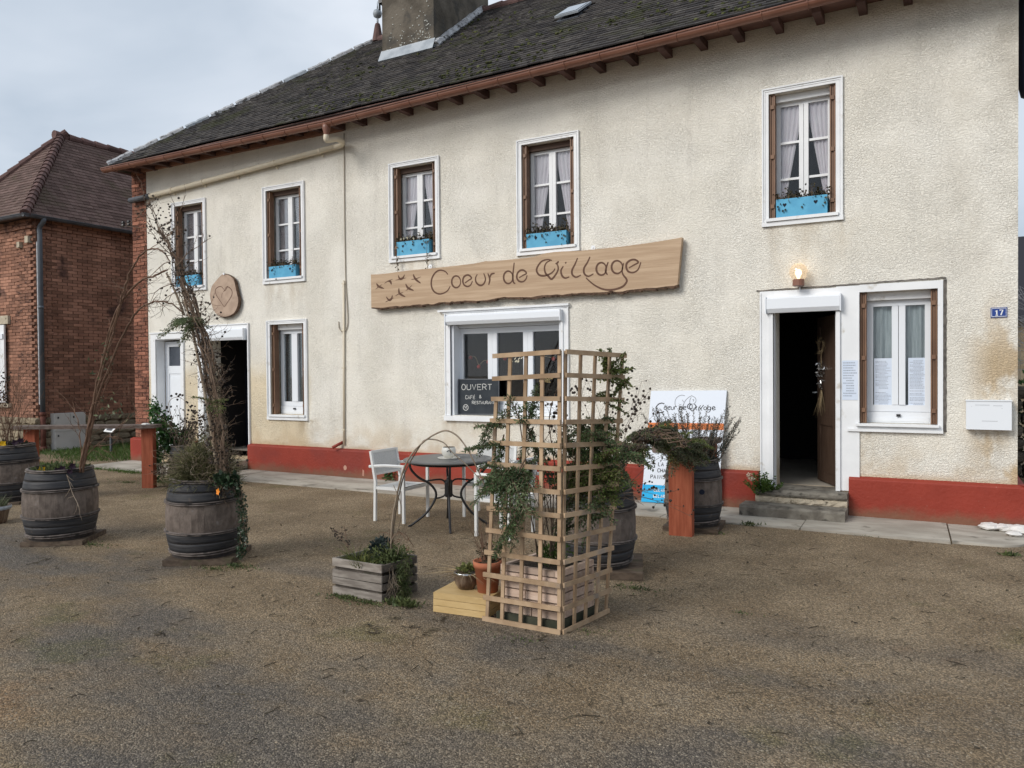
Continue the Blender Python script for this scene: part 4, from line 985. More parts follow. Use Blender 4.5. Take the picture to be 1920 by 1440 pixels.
# --- carved plank sign
SY = -.105
def cs(cx, cy, ox, oy, k): return fac(ox+cx/k, oy+cy/k, SY)
s7 = lambda x, y: cs(x, y, 680, 450, 6.0)
s8 = lambda x, y: cs(x, y, 980, 440, 6.0)
top = [s7(92,388), s7(220,382), s7(350,365), s7(560,338), s7(760,320), s7(1080,285), s7(1250,265), s7(1340,247), s7(1390,236), s7(1440,238), s7(1700,215), s7(1915,190), s8(300,200), s8(640,180), s8(800,166), s8(1100,135), s8(1500,80), s8(1790,30)]
bot = [s7(97,762), s7(300,752), s7(500,742), s7(640,728), s7(800,716), s7(950,700), s7(1100,688), s7(1400,672), s7(1550,650), s8(0,702), s8(220,692), s8(500,672), s8(760,655), s8(1000,640), s8(1220,625), s8(1500,595), s8(1740,565)]
def resample(P, n):
    P = cr(P, 5); return [P[min(len(P)-1, round(i*(len(P)-1)/(n-1)))] for i in range(n)]
n = 60; tp, bt = resample(top, n), resample(bot, n)
for i in range(1, n-1): bt[i] = bt[i]+V((0,0,random.uniform(-.012,.010)))
sg = thing('carved_sign', 'long live-edge plank carved with Coeur de Village and seven birds', 'sign', (-5.0, -.06, 2.85))
b = MB(); TB = .075
vs = tp+bt+[p+V((0,TB,0)) for p in tp]+[p+V((0,TB,.012)) for p in bt]
fs = [(i, i+n, i+1+n, i+1) for i in range(n-1)]+[(2*n+i, 2*n+i+1, 3*n+i+1, 3*n+i) for i in range(n-1)]+[(i, i+1, 2*n+i+1, 2*n+i) for i in range(n-1)]+[(0, 2*n, 3*n, n), (n-1, 2*n-1, 4*n-1, 3*n-1)]
b.add(vs, fs); b.build('board', M['oak'], sg)
b = MB()                                                  # rough bark along the lower edge
for i in range(n-1):
    p, q = bt[i]+V((0,.0,-.004)), bt[i+1]+V((0,.0,-.004))
    d = random.uniform(.010,.032); b.prism([p+V((0,-.004,.006)), q+V((0,-.004,.006)), q+V((0,.004,-d)), p+V((0,.004,-d*random.uniform(.4,1)))], (0,TB+.01,.012))
b.build('bark_edge', M['bark'], sg)
def taper(t): return .55+.45*math.sin(PI*min(1, max(0, t)))
def stroke(pts, f, w=.026, tpr=taper, k=6): 
    b = MB(); b.ribbon(cr([f(*p) for p in pts], k), w, FY, .0015, taper=tpr); return b
def ell(cx, cy, rx, ry, a0=0, a1=360, n=20): return [(cx+rx*math.cos(math.radians(a0+(a1-a0)*i/n)), cy+ry*math.sin(math.radians(a0+(a1-a0)*i/n))) for i in range(n+1)]
one = lambda t: 1
LET = [(s7, [(960,388),(930,355),(885,340),(840,350),(800,390),(775,450),(775,520),(800,575),(850,605),(905,600),(955,570),(985,520)]), (s7, ell(1052,470,50,66)),
 (s7, [(1150,485),(1190,455),(1225,430),(1205,402),(1175,394),(1140,415),(1127,460),(1142,505),(1180,523),(1215,505),(1235,462)]), (s7, [(1290,385),(1270,430),(1280,480),(1320,510),(1360,495),(1382,440),(1362,375)]),
 (s7, [(1418,505),(1430,440),(1408,375)]), (s7, [(1430,425),(1448,385),(1485,374)]), (s7, ell(1638,420,52,70)), (s7, [(1705,255),(1690,400),(1695,470),(1718,492)]),
 (s7, [(1760,425),(1800,400),(1842,375),(1815,342),(1775,342),(1742,375),(1735,425),(1760,463),(1805,468),(1838,437),(1850,397)]),
 (s8, [(330,290),(280,280),(215,300),(168,360),(158,410),(190,455),(250,462),(310,440),(348,410),(363,380)]), (s8, [(310,290),(265,320),(246,370),(256,430),(290,468),(325,500),(370,452),(399,392),(393,342),(370,322)]), (s8, [(375,327),(390,318),(405,298)]),
 (s8, [(458,355),(432,400),(440,455),(475,488),(525,475)]), (s8, [(618,262),(590,330),(556,400),(560,450),(600,478),(655,455)]), (s8, [(758,248),(730,310),(690,380),(695,440),(740,468),(797,440)]),
 (s8, ell(885,385,56,70)), (s8, [(963,308),(940,370),(935,420),(955,450)]), (s8, ell(1062,365,62,72)), (s8, [(1135,320),(1120,400),(1130,450),(1165,495),(1170,530),(1130,580),(1060,610),(980,622),(900,612),(820,575),(760,530),(713,485)]),
 (s8, [(1195,375),(1245,345),(1300,312),(1265,282),(1215,287),(1172,322),(1166,370),(1190,415),(1245,425),(1298,392),(1330,310)])]
for f, pts in LET: stroke(pts, f).build('letter', M['carve'], sg)
bb = MB(); bb.ribbon([s8(478,322), s8(492,310)], .02, FY, .0015); bb.build('letter', M['carve'], sg)
blade_t = lambda t: .12+.88*math.sin(PI*t)**.8
BIRD = [(s7, [(155,487),(180,522),(242,546)], [(146,555),(180,527),(220,500)]), (s7, [(288,466),(312,468),(325,502)], [(245,490),(285,462),(338,441)]), (s7, [(400,395),(418,436),(452,428),(473,388)], [(370,452),(430,440),(492,425)]), (s7, [(568,384),(595,440),(655,487)], [(545,446),(600,435),(656,414)]),
 (s7, [(483,492),(512,540),(577,568)], [(484,570),(520,545),(556,508)]), (s7, [(408,540),(415,600),(482,640)], [(370,627),(415,603),(458,588)]), (s7, [(265,637),(295,675),(325,660),(335,620)], [(258,698),(300,675),(352,650)])]
for f, wing, body in BIRD:
    b = MB(); b.ribbon(cr([f(*p) for p in wing], 7), .034, FY, .0016, taper=blade_t); b.ribbon(cr([f(*p) for p in body], 6), .011, FY, .0024, taper=lambda t: .35+.65*math.sin(PI*t)); b.build('carved_bird', M['carve'], sg)
for px, py in ((808,500),(1113,465)):
    q = fac(px, py, -.06); c = MB(); c.tube([q, q+V((0,-.02,0))], .032, 14); c.tube([q+V((0,-.021,0)), q+V((0,-.03,0))], .010, 8); c.build('washer', M['white'], sg)

# --- log slice with heart
LY = -.085
sl4 = lambda x, y: fac(240+x/4, 330+y/4, LY)
out = [(718,738),(755,745),(790,775),(805,830),(815,880),(826,925),(820,975),(795,1025),(745,1052),(690,1052),(650,1020),(630,975),(617,920),(616,880),(630,825),(665,780),(695,748)]
sli = thing('log_slice_sign', 'round log slice with a carved heart hung above the dark open doorway', 'sign', (-10.55, -.05, 2.9))
P = cr([sl4(*p) for p in out], 4, True)
b = MB(); b.prism(P, (0,.004,0)); b.build('face', M['slice'], sli)
b = MB(); N_ = len(P); cc = sum(P, V())/N_
ring = []
for j, (dy, k) in enumerate(((.004,1.0),(.02,1.035),(.05,1.03),(.072,.98))):
    ring += [cc+(p-cc)*(k+random.uniform(-.012,.012))+V((0,dy,0)) for p in P]
b.add(ring, [(j*N_+i, j*N_+(i+1) % N_, (j+1)*N_+(i+1) % N_, (j+1)*N_+i) for j in range(3) for i in range(N_)]); b.build('bark', M['bark'], sli)
for pts, w in (([(722,982),(690,935),(662,890),(655,858),(672,835),(700,830),(720,852)], .015), ([(722,860),(740,832),(762,838),(780,862),(778,895),(752,940),(722,982)], .015), ([(715,868),(735,852),(750,823)], .012), ([(700,915),(705,890),(712,872)], .008), ([(635,965),(665,972),(700,970)], .006)):
    stroke(pts, sl4, w).build('carved_heart', M['carve'], sli)
q = sl4(720, 738); c = MB(); c.tube([q+V((0,.01,.01)), q+V((0,-.012,.01))], .02, 10); c.build('washer', M['white'], sli)

# --- house number, letter box, lamp, notice, window papers
a_, c_ = fac(1857.5,577,-.012), fac(1888.5,594.5,-.012)
num = thing('house_number', 'small blue enamel plate with white number 17', 'house number', ((a_.x+c_.x)/2, -.006, (a_.z+c_.z)/2))
b = MB(); b.box(a_.x, c_.x, -.012, -.001, c_.z, a_.z); b.build('plate', M['enamel'], num)
b = MB(); i_ = .009; w_ = .005
b.ribbon([(a_.x+i_,-.012,c_.z+i_),(c_.x-i_,-.012,c_.z+i_),(c_.x-i_,-.012,a_.z-i_),(a_.x+i_,-.012,a_.z-i_),(a_.x+i_,-.012,c_.z+i_)], w_, FY); b.build('border', M['white'], num)
b = MB(); letters(b, '17', lambda u, v: V((a_.x+u, -.012, c_.z+v)), .035, .022, .050, .011, FY, .55, .45); b.build('digits', M['white'], num)
a_, c_ = fac(1811.5,752,-.12), fac(1897,807,-.12)
mb = thing('letter_box', 'white metal letter box with scuffed front', 'letter box', ((a_.x+c_.x)/2, -.06, c_.z))
b = MB(); b.box(a_.x, c_.x, -.12, -.002, c_.z, a_.z); b.build('box', M['pvc'], mb)
b = MB(); b.box(a_.x-.004, c_.x+.004, -.128, -.002, a_.z+.001, a_.z+.012); b.build('lid', M['pvc'], mb)
b = MB()
for (x0, x1, z) in ((.20,.52,.86),(.12,.13,.8),(.78,.80,.75),(.35,.7,.3),(.6,.8,.84)): b.box(a_.x+(c_.x-a_.x)*x0, a_.x+(c_.x-a_.x)*x1, -.1212, -.1195, c_.z+(a_.z-c_.z)*z, c_.z+(a_.z-c_.z)*z+.003)
b.build('scratch', M['grey'], mb)
lc = fac(1497,510,-.12)
lamp = thing('wall_lamp', 'lit globe wall lamp with brown base above the doorway', 'lamp', (lc.x, -.06, lc.z-.13))
b = MB(); b.lathe([(.05,-.155),(.062,-.15),(.062,-.085),(.055,-.08)], lc, 14); b.box(lc.x-.03, lc.x+.03, -.12, -.002, lc.z-.145, lc.z-.095); b.build('base', M['copper'], lamp)
N = NT('frosted_globe'); t1 = N.n('ShaderNodeBsdfTranslucent'); t1.inputs[0].default_value = (.85,.8,.74,1); t2 = N.n('ShaderNodeBsdfTransparent'); t2.inputs[0].default_value = (.9,.86,.8,1); gg = N.n('ShaderNodeBsdfGlossy'); gg.inputs['Roughness'].default_value = .1
mx = N.n('ShaderNodeMixShader'); mx.inputs[0].default_value = .66; N.l(t1.outputs[0], mx.inputs[1]); N.l(t2.outputs[0], mx.inputs[2]); m2 = N.n('ShaderNodeMixShader'); m2.inputs[0].default_value = .06; N.l(mx.outputs[0], m2.inputs[1]); N.l(gg.outputs[0], m2.inputs[2]); N.l(m2.outputs[0], N.out.inputs[0])
b = MB(); b.ball(lc, .096, 0, 20, 14); b.build('globe', N.m, lamp, smooth=True)
N = NT('glowing_bulb'); N.b.inputs['Emission Color'].default_value = (1,.80,.52,1); N.b.inputs['Emission Strength'].default_value = 1.9; N.b.inputs['Base Color'].default_value = (1,.9,.7,1)
b = MB(); b.lathe([(.012,-.085),(.02,-.05),(.036,-.02),(.034,.005),(.016,.028)], lc, 12); b.build('bulb', N.m, lamp, smooth=True)
pl = bpy.data.lights.new('bulb_light', 'POINT'); pl.energy = .15; pl.color = (1,.72,.42); pl.shadow_soft_size = .035
plo = bpy.data.objects.new('bulb_light', pl); COL.objects.link(plo); plo.location = (0, -.06, .19); plo.parent = lamp
add_tube('wire', [(lc.x,-.02,lc.z-.15),(lc.x,-.025,lc.z-.2),(lc.x+.003,-.024,2.50)], .006, M['white'], lamp, 5)
def sheet(name, label, x0, x1, y, z0, z1, rows, seed, par=None):
    random.seed(seed); t = thing(name, label, 'notice', ((x0+x1)/2, y, z0))
    MB().box(x0, x1, y-.0015, y, z0, z1).build('paper', M['paper'], t)
    b = MB(); h = z1-z0; w = x1-x0
    for i in range(rows):
        z = z1-h*(.06+.90*i/rows)
        if random.random() < .10: continue
        a, c = (.07, random.uniform(.6,.93)) if random.random() < .7 else (.25, .75); u = a
        while u < c:
            wd = random.uniform(.03,.11); b.box(x0+w*u, x0+w*min(c, u+wd), y-.0024, y-.0016, z-h*.20/rows, z+h*.20/rows); u += wd+.02
    b.build('print', M['print'], t, kind='stuff'); return t
a_, c_ = fac(1579,676,-.0235), fac(1609,750,-.0235); sheet('notice', 'bluish paper notice on the white post between brown door and window', a_.x, c_.x, -.0235, c_.z, a_.z, 14, 3)
a_, c_ = fac(1639,672,.178), fac(1674,768,.178); sheet('notice', 'menu sheet inside the left pane beside the doorway, nearest the brown door', a_.x, c_.x, .178, c_.z, a_.z, 34, 4)
a_, c_ = fac(1703,671,.178), fac(1741,768,.178); sheet('notice', 'menu sheet inside the right pane, nearest the letter box', a_.x, c_.x, .178, c_.z, a_.z, 34, 5)
random.seed(21)
# --- wreath and tinsel on the open door
wp = hinge+dd*.44-nn*.05
wre = thing('wreath', 'little straw wreath with ribbon on the open brown door', 'wreath', wp+V((0,0,1.86)))
b = MB(); c0 = wp+V((0,0,1.88))
for i in range(90):
    a = random.uniform(0, 2*PI); p = c0+dd*(.075*math.cos(a))+V((0,0,.085*math.sin(a)))+rv(.012); b.blade(p, dd*(-math.sin(a))+V((0,0,math.cos(a)))+rv(.5), .07, .007, .2)
b.tube([c0+V((0,0,-.08)), c0+V((0,0,-.28))], .004, 4); b.build('straw_ring', M['straw'], wre)
tin = thing('tinsel_garland', 'silver leaf garland with straw tassel hanging on the open brown door', 'garland', wp+V((0,0,1.2)))
b = MB()
for i in range(70):
    z = random.uniform(1.38,1.68); p = wp+dd*random.uniform(-.07,.10)+V((0,0,z)); b.leaf(p, rdir(), .045, .022)
b.build('silver_leaves', M['silver'], tin)
b = MB()
for i in range(26): b.blade(wp+dd*random.uniform(-.02,.03)+V((0,0,1.36)), V((0,0,-1))+rv(.25), random.uniform(.2,.36), .008, .1)
b.build('tassel', M['straw'], tin)

# --- chalk board in the wide window
KY = .085
k8 = lambda x, y: fac(820+x/6, 560+y/6, KY)
ck = thing('chalk_board', 'black chalk board reading OUVERT CAFE & RESTAURANT in the wide window', 'chalk board', k8(460,1300))
b = MB(); P = [k8(235,905), k8(692,905), k8(692,1300), k8(235,1300)]; b.prism(P, (0,.02,0)); b.build('board', M['chalkb'], ck)
b = MB(); b.ribbon(P+[P[0]], .007, FY, .002); b.build('edge', M['grey'], ck)
b = MB()
def chalk(pts, w=.0085): b.ribbon([k8(*p) for p in pts], w, FY, .002)
def kl(text, x, y, h, w, gap, th=.0085):
    for ch in text:
        if ch == ' ': x += w+gap; continue
        for st in GL[ch]: chalk([(x+w*u+random.uniform(-1.5,1.5), y-h*v+random.uniform(-1.5,1.5)) for u, v in (cr([(p[0],p[1],0) for p in st], 3) and [(q.x,q.y) for q in cr([(p[0],p[1],0) for p in st], 4)] if ch in 'OUCSRPG&' else st)], th)
        x += w+gap
kl('OUVERT', 275, 1025, 62, 42, 17); kl('CAFÉ', 317, 1128, 40, 21, 8, .0065); kl('&', 472, 1118, 32, 24, 8, .0065); kl('RESTAURANT', 392, 1185, 32, 19, 7, .0065)
chalk(ell(320,1224,28,32)); chalk(ell(310,1215,3,3)); chalk(ell(330,1215,3,3)); chalk([(310,1230),(320,1226),(332,1232)])
b.build('chalk_writing', M['chalk'], ck)
# little things in and on the wide window
gar = thing('bauble_string', 'string of red baubles hanging behind the wide window', 'decoration', (-5.2,.30,1.7))
bx = [fac(360,0,.3)]; pts = [fac(820+x/6, 560+y/6, .30) for x, y in ((350,620),(375,640),(430,660),(468,742),(520,700),(575,688),(760,650),(880,600),(1000,660),(1150,640),(1310,655),(1390,530))]
MB().tube(cr(pts, 4), .003, 4).build('string', M['straw'], gar)
for q in (1, 3, 5, 6, 8, 10, 11): MB().ball(pts[q]-V((0,0,.03)), .030, 0, 12, 8).build('bauble', M['red'], gar, smooth=True)
dc = thing('window_sticker', 'white sprig sticker on the middle pane of the wide window', 'sticker', fac(965,690,.178)); b = MB()
for (x, y) in ((800,650),(812,690),(822,720),(865,690),(880,720),(895,715),(905,690),(925,660),(940,645),(935,680),(900,722),(870,715)):
    p = fac(820+x/6, 560+y/6, .178); b.leaf(p, V((random.uniform(.3,1),0,random.uniform(.2,1))), .05, .016, None, FY)
b.build('sprig', M['wpet'], dc)
dc = thing('window_sticker', 'gold lettering sticker on the right pane of the wide window', 'sticker', fac(1022,712,.178)); b = MB()
Pg = lambda u, v: fac(820+(1150+u)/6, 560+(940-v)/6, .178)
for row in range(2):
    x = 20 if row else 0
    for i in range(5): 
        for st in GL['UXIEL'[(i+row*2) % 5]]: b.ribbon([Pg(x+p[0]*20, row*34+p[1]*26) for p in st], .006, FY, .001)
        x += 27
b.build('gold_print', M['gold'], dc)
a_, c_ = fac(942,749,.178), fac(990,758,.178); t_ = thing('notice', 'white card behind the middle pane of the wide window', 'notice', (a_.x,.178,c_.z)); MB().box(a_.x, a_.x+.30, .176, .178, c_.z-.02, a_.z+.03).build('paper', M['paper'], t_)
b = MB(); letters(b, 'GRA', lambda u, v: V((a_.x+.02+u,.176,c_.z+v)), 0, .0, .045, .006, FY); letters(b, '-A', lambda u, v: V((a_.x+.18+u,.176,c_.z+v)), 0, .0, .045, .006, FY); b.build('print', M['ink'], t_)

# --- big white panel leaning on the wall
PB = V((-3.165,-.19,.022)); U = V((.915,0,.012)); W_ = V((.075,.165,1.335)); Wn = U.cross(W_).normalized()
if Wn.y > 0: Wn = -Wn
pw = lambda u, v: PB+U*u+W_*v
wp_ = thing('panel_sign', 'large white panel with Coeur de Village, orange band and blue foot leaning on the wall', 'sign', pw(.5,0))
MB().prism([pw(0,0), pw(1,0), pw(1,1), pw(0,1)], -Wn*.018).build('panel', M['panel'], wp_)
def rect(b, u0, u1, v0, v1, l=.002): b.add([pw(u0,v0)+Wn*l, pw(u1,v0)+Wn*l, pw(u1,v1)+Wn*l, pw(u0,v1)+Wn*l], [(0,1,2,3)])
b = MB(); rect(b, 0, 1, .655, .712); b.build('orange_band', M['orange'], wp_)
b = MB(); rect(b, 0, 1, 0, .155); b.build('blue_foot', M['cyan'], wp_)
b = MB()
pu = lambda x, y: pw((x-180)/1465, .712+(1-.712)*(745-y)/595)
for pts, w in (([(470,395),(420,380),(355,400),(312,460),(330,525),(380,555),(440,552),(478,535)], .016), (ell(497,472,25,30), .010), ([(545,480),(595,450),(575,440),(550,455),(548,490),(575,503),(600,490)], .010), ([(615,445),(615,490),(640,503),(660,490),(660,445)], .010), ([(680,500),(682,445),(700,442),(718,455)], .010),
               (ell(795,472,26,30), .011), ([(850,400),(820,515)], .011), ([(850,480),(905,455),(885,440),(855,455),(850,490),(875,503),(905,490)], .011), ([(1010,400),(960,395),(930,430),(945,475),(990,490),(1020,470)], .014), ([(1000,395),(965,440),(985,480),(1030,525),(1080,470),(1090,430),(1060,400)], .014),
               ([(1110,440),(1095,490),(1120,510)], .010), ([(1180,420),(1140,490),(1160,512)], .010), ([(1235,415),(1190,490),(1215,512)], .010), (ell(1270,475,26,28), .010), (ell(1345,475,28,28), .010), ([(1375,445),(1372,510),(1340,545),(1290,530)], .010), ([(1405,480),(1455,460),(1430,442),(1405,460),(1405,490),(1435,505),(1465,485)], .011)):
    b = MB(); b.ribbon(cr([pu(*p) for p in pts], 4), w*.72, Wn, .002); b.build('letter', M['ink'], wp_)
b = MB()
for pts in ([(860,245),(790,235),(715,270),(680,340),(690,420),(720,440)], [(845,430),(870,350),(930,280),(1000,240)], [(1000,250),(1060,280),(1085,340),(1050,390),(975,395),(965,330),(985,275)], [(820,320),(850,365)], [(1015,315),(1040,320),(1030,350)]): b.ribbon(cr([pu(*p) for p in pts], 5), .006, Wn, .002)
b.build('heart_drawing', M['grey'], wp_)
b = MB()
for tx, u, v in (("L'", .30, .445), ('LA N', .19, .325), ('CHA', .185, .27), ('PAINS -', .10, .212)): b = MB(); letters(b, tx, lambda x, y: pw(x/.915, y/1.35), u*.915, v*1.35, .043, .0075, Wn, .62, .42, .002); b.build('menu_word', M['ink'], wp_)
b = MB()
for u0, v in ((.16,.098),(.16,.045)):
    for k in range(5): letters(b, 'ELARO'[(k+int(v*100)) % 5], lambda x, y: pw(x/.915, y/1.35), (u0+k*.033)*.915, v*1.35, .034, .008, Wn, .55, .3, .004)
b.build('blue_foot_words', M['white'], wp_)

# ------------------------------------------------------------------ window boxes
def flower_box(key, label, hearts, n=150):
    w = WIN[key]; hx0, hx1, z = w[0]+TW, w[1]-TW, w[2]+.087
    x0 = hx0+.085; x1 = x0+(hx1-hx0)*.76; h = .20 if key in 'ce' else .185; y0, y1 = -.045, .125
    t = thing('flower_box', label, 'window box', ((x0+x1)/2, (y0+y1)/2, z), 'blue window boxes')
    b = MB(); e = .016
    b.box(x0, x1, y0, y0+e, z, z+h); b.box(x0, x1, y1-e, y1, z, z+h); b.box(x0, x0+e, y0+e, y1-e, z, z+h); b.box(x1-e, x1, y0+e, y1-e, z, z+h); b.box(x0+e, x1-e, y0+e, y1-e, z, z+.02)
    b.build('box', M['blue'], t)
    MB().box(x0+e, x1-e, y0+e, y1-e, z+.1, z+h-.02).build('soil', M['soil'], t)
    for hx in hearts:
        c = V((x0+(x1-x0)*hx, y0-.0015, z+h*.66)); s_ = .024
        pts = [c+V((s_*.9*math.sin(a)**3*1.0, 0, s_*(13*math.cos(a)-5*math.cos(2*a)-2*math.cos(3*a)-math.cos(4*a))/15)) for a in [2*PI*k/18 for k in range(18)]]
        MB().prism(pts, (0,.001,0)).build('heart', M['heart'], t)  # flat plate for the cut-out, the shade inside it given as colour
    pt = thing('box_plants', {'a':'withered brown plants in the blue box behind the bare shrub','b':'withered trailing plants in the blue box above the brown shuttered window','c':'mixed plants with pale blooms trailing from the blue box over the birds','d':'dense dark plants in the blue box above the carved letters','e':'dry ivy sprigs in the blue box over the lit lamp'}[key], 'plants', ((x0+x1)/2, .04, z+h-.02), 'plants in the window boxes')
    b = MB(); st = MB()
    for i in range(int(n*1.6)):
        x = random.uniform(x0-.03, x1+.03); y = random.uniform(y0, y1-.02); hh = abs(random.gauss(.03,.045)); p = V((x, y, z+h-.01+hh))
        b.leaf(p, rdir(), random.uniform(.025,.05), random.uniform(.018,.034))
        if i % 4 == 0: st.tube([V((x+random.uniform(-.03,.03), y, z+h-.03)), p], [.003,.002], 4)
    for i in range(n//12):
        x = random.choice([x0+.03, x0+.12, (x0+x1)/2, x1-.06, x1-.02])+random.gauss(0,.025); dz = abs(random.gauss(0,.07)); b.leaf((x, y0-.012, z+h-dz), V((random.uniform(-.5,.5),-.3,-1)), .035, .026)
    if key == 'c':
        for i in range(26):
            for xx in (x0+.03, x1-.01): b.leaf((xx+random.gauss(0,.014), y0-.03, z-random.uniform(0,.28)), rdir(), .03, .02)
        for xx in (x0+.03, x1-.01): st.tube([(xx, y0-.02, z+h-.02), (xx, y0-.04, z), (xx+.01, y0-.03, z-.26)], [.003]*3, 4)
    b.build('foliage', M['dried'], pt, kind='stuff'); st.build('stems', M['stem'], pt)
    if key == 'c':
        f = MB()
        for i in range(5): 
            c = V((x0+(x1-x0)*(.15+.1*i), y0-.01, z+h+random.uniform(.02,.07)))
            for k in range(5): f.leaf(c, V((math.cos(k*1.256), -.4, math.sin(k*1.256))), .022, .018)
        f.build('bloom', M['wpet'], pt)
flower_box('a', 'small blue window box half hidden by the bare climbing shrub', (.2,), 150)
flower_box('b', 'blue window box above the window with brown shutters, trailing at its middle', (.12,.80), 190)
flower_box('c', 'blue window box above the carved birds, with trailers over the sill', (.2,.8), 190)
flower_box('d', 'blue window box full of dark plants above the carved letters', (.24,.80), 260)
flower_box('e', 'largest blue window box with two dark hearts, above the lit lamp', (.17,.78), 170)

# ------------------------------------------------------------------ barrels
def barrel(label, cx, cy, z0=.04, h=.66, R=.315, group='wine barrels used as planters', boards=None, rz=0):
    t = thing('wine_barrel', label, 'barrel', (cx, cy, z0), group, rz); S_ = R/.315
    prof = lambda z: S_*(.262+.053*(1-((z/h-.5)/.5)**2)**1.0)
    n = 20; NZ_ = 10; me = MB(); da = 2*PI/n*.992
    vs = []
    for rr in (0, -.022):
        for j in range(NZ_+1):
            z = h*j/NZ_
            for k in (-1, 0, 1): vs.append(((prof(z)+rr)*math.cos(da*k/2), (prof(z)+rr)*math.sin(da*k/2), z))
    m3 = 3; o2 = (NZ_+1)*3; fs = []
    for j in range(NZ_):
        for k in range(2):
            fs.append((j*3+k, j*3+k+1, (j+1)*3+k+1, (j+1)*3+k)); fs.append((o2+j*3+k, o2+(j+1)*3+k, o2+(j+1)*3+k+1, o2+j*3+k+1))
        fs.append((j*3, (j+1)*3, o2+(j+1)*3, o2+j*3)); fs.append((j*3+2, o2+j*3+2, o2+(j+1)*3+2, (j+1)*3+2))
    for k in range(2): fs.append((NZ_*3+k, NZ_*3+k+1, o2+NZ_*3+k+1, o2+NZ_*3+k))
    me.add(vs, fs, 0); s0 = me.build('stave', M['bar'], t, local=True); s0.rotation_euler = (0,0,0)
    for i in range(1, n):
        s_ = s0.copy(); COL.objects.link(s_); s_.parent = t; s_.rotation_euler = (0,0,2*PI*i/n)
    def ring(z0_, z1_, d, name, m_, bulge=.0):
        b = MB(); zs = [z0_+(z1_-z0_)*k/4 for k in range(5)]
        p = [(prof(z0_)-.004, z0_)]+[(prof(z)+d+bulge*math.sin(PI*k/4), z) for k, z in enumerate(zs)]+[(prof(z1_)-.004, z1_)]
        b.lathe(p, (0,0,0), 40, cap=False); b.v = [(x*(1+.004*math.sin(5*math.atan2(y,x)+9*z0_)), y*(1+.004*math.cos(4*math.atan2(y,x))), z+.004*math.sin(2*math.atan2(y,x)+z0_*30)) for x, y, z in b.v]
        b.build(name, m_, t, smooth=True, local=True)
    for a, c in ((.738,.845),(.851,.957),(.098,.20),(.206,.308)): ring(h*a, h*c, .005, 'iron_hoop', M['iron'])
    for a, c in ((.962,.985),(.988,1.008),(.695,.715),(.718,.733),(.312,.330),(.333,.350),(.045,.068),(.072,.094)): ring(h*a, h*c, .008, 'cane_hoop', M['cane'], .011)
    b = MB(); b.lathe([(.0,h-.05),(prof(h*.95)-.02,h-.05)], (0,0,0), 24, cap=False); b.build('soil', M['soil'], t, local=True)
    return t
def board(label, pts, zt, th=.035):
    P = [V((p[0], p[1], zt)) for p in pts]; c = sum(P, V())/len(P)
    t = thing('wooden_pallet', label, 'pallet', (c.x, c.y, 0), 'wooden boards under the barrels'); 
    a, bq, cq, d = P; n = 3
    for i in range(n):
        p0, p1 = a.lerp(d, i/n+.004), a.lerp(d, (i+1)/n-.004); q0, q1 = bq.lerp(cq, i/n+.004), bq.lerp(cq, (i+1)/n-.004)
        MB().prism([p0, q0, q1, p1], (0,0,-th)).build('plank', M['pallet'], t)
barrelA = barrel('dark banded barrel holding pansies and tall bare stems, left of the shrub barrel', -7.46, -4.68, .045, .665, .325)
barrelB = barrel('dark banded barrel holding a bushy shrub, with ivy trailing down its side', -5.60, -4.52, .05, .66, .315, rz=.4)
barrelC = barrel('weathered black barrel half hidden behind the wooden trellis', -2.43, -3.32, .06, .65, .32, rz=.9)
barrelD = barrel('dark barrel of rosemary behind the red post of the narrow shelf', -2.20, -1.34, .05, .66, .285, rz=.2)
barrelF = barrel('faded barrel at the photo edge with bare twigs and a yellow pansy', -10.40, -3.62, .03, .70, .34, rz=.7)
barrelE = barrel('shadowed barrel of ivy beside the red post of the long counter', -9.52, -1.62, .03, .56, .26, rz=.1)
hd = (EYE-barrelD.location).normalized(); hd.z = 0; hd.normalize(); sdv = V((-hd.y, hd.x, 0)); rr_ = .287
ang = math.atan2(hd.y, hd.x)+math.radians(17); nrm_ = V((math.cos(ang), math.sin(ang), 0)); tng = V((-nrm_.y, nrm_.x, 0)); c = barrelD.location+nrm_*(rr_+.002)+V((0,0,.36))
o = MB(); o.prism([c+tng*(.026*math.cos(a))+V((0,0,.026*math.sin(a))) for a in [2*PI*k/14 for k in range(14)]], -nrm_*.012)
ow = wloc(barrelD); om = o; om.v = [tuple(Matrix.Rotation(-.2, 3, 'Z') @ (V(v)-ow)) for v in om.v]; om.build('bung_hole', M['heart'], barrelD, local=True)  # flat disc, the shade of the hole put into its colour
g_ = lambda px, py, z=.045: gnd(px, py, z)
def brd(label, cen, r, rz, zt):
    c = V((cen[0], cen[1], 0)); ax = V((math.cos(rz), math.sin(rz), 0)); ay = V((-ax.y, ax.x, 0))
    board(label, [c-ax*r-ay*r, c+ax*r-ay*r, c+ax*r+ay*r, c-ax*r+ay*r], zt, zt-.002)
brd('flat wooden base under the barrel with pansies', (-7.44,-4.66), .275, .62, .045)
brd('flat wooden base under the shrub barrel', (-5.58,-4.50), .285, .55, .05)
brd('thick wooden base under the barrel behind the trellis', (-2.40,-3.28), .33, .35, .06)
brd('wooden base under the rosemary barrel', (-2.19,-1.33), .27, .1, .05)
brd('wooden base under the faded barrel at the photo edge', (-10.4,-3.6), .3, .5, .03)
brd('wooden base under the shadowed ivy barrel', (-9.52,-1.62), .24, .3, .03)
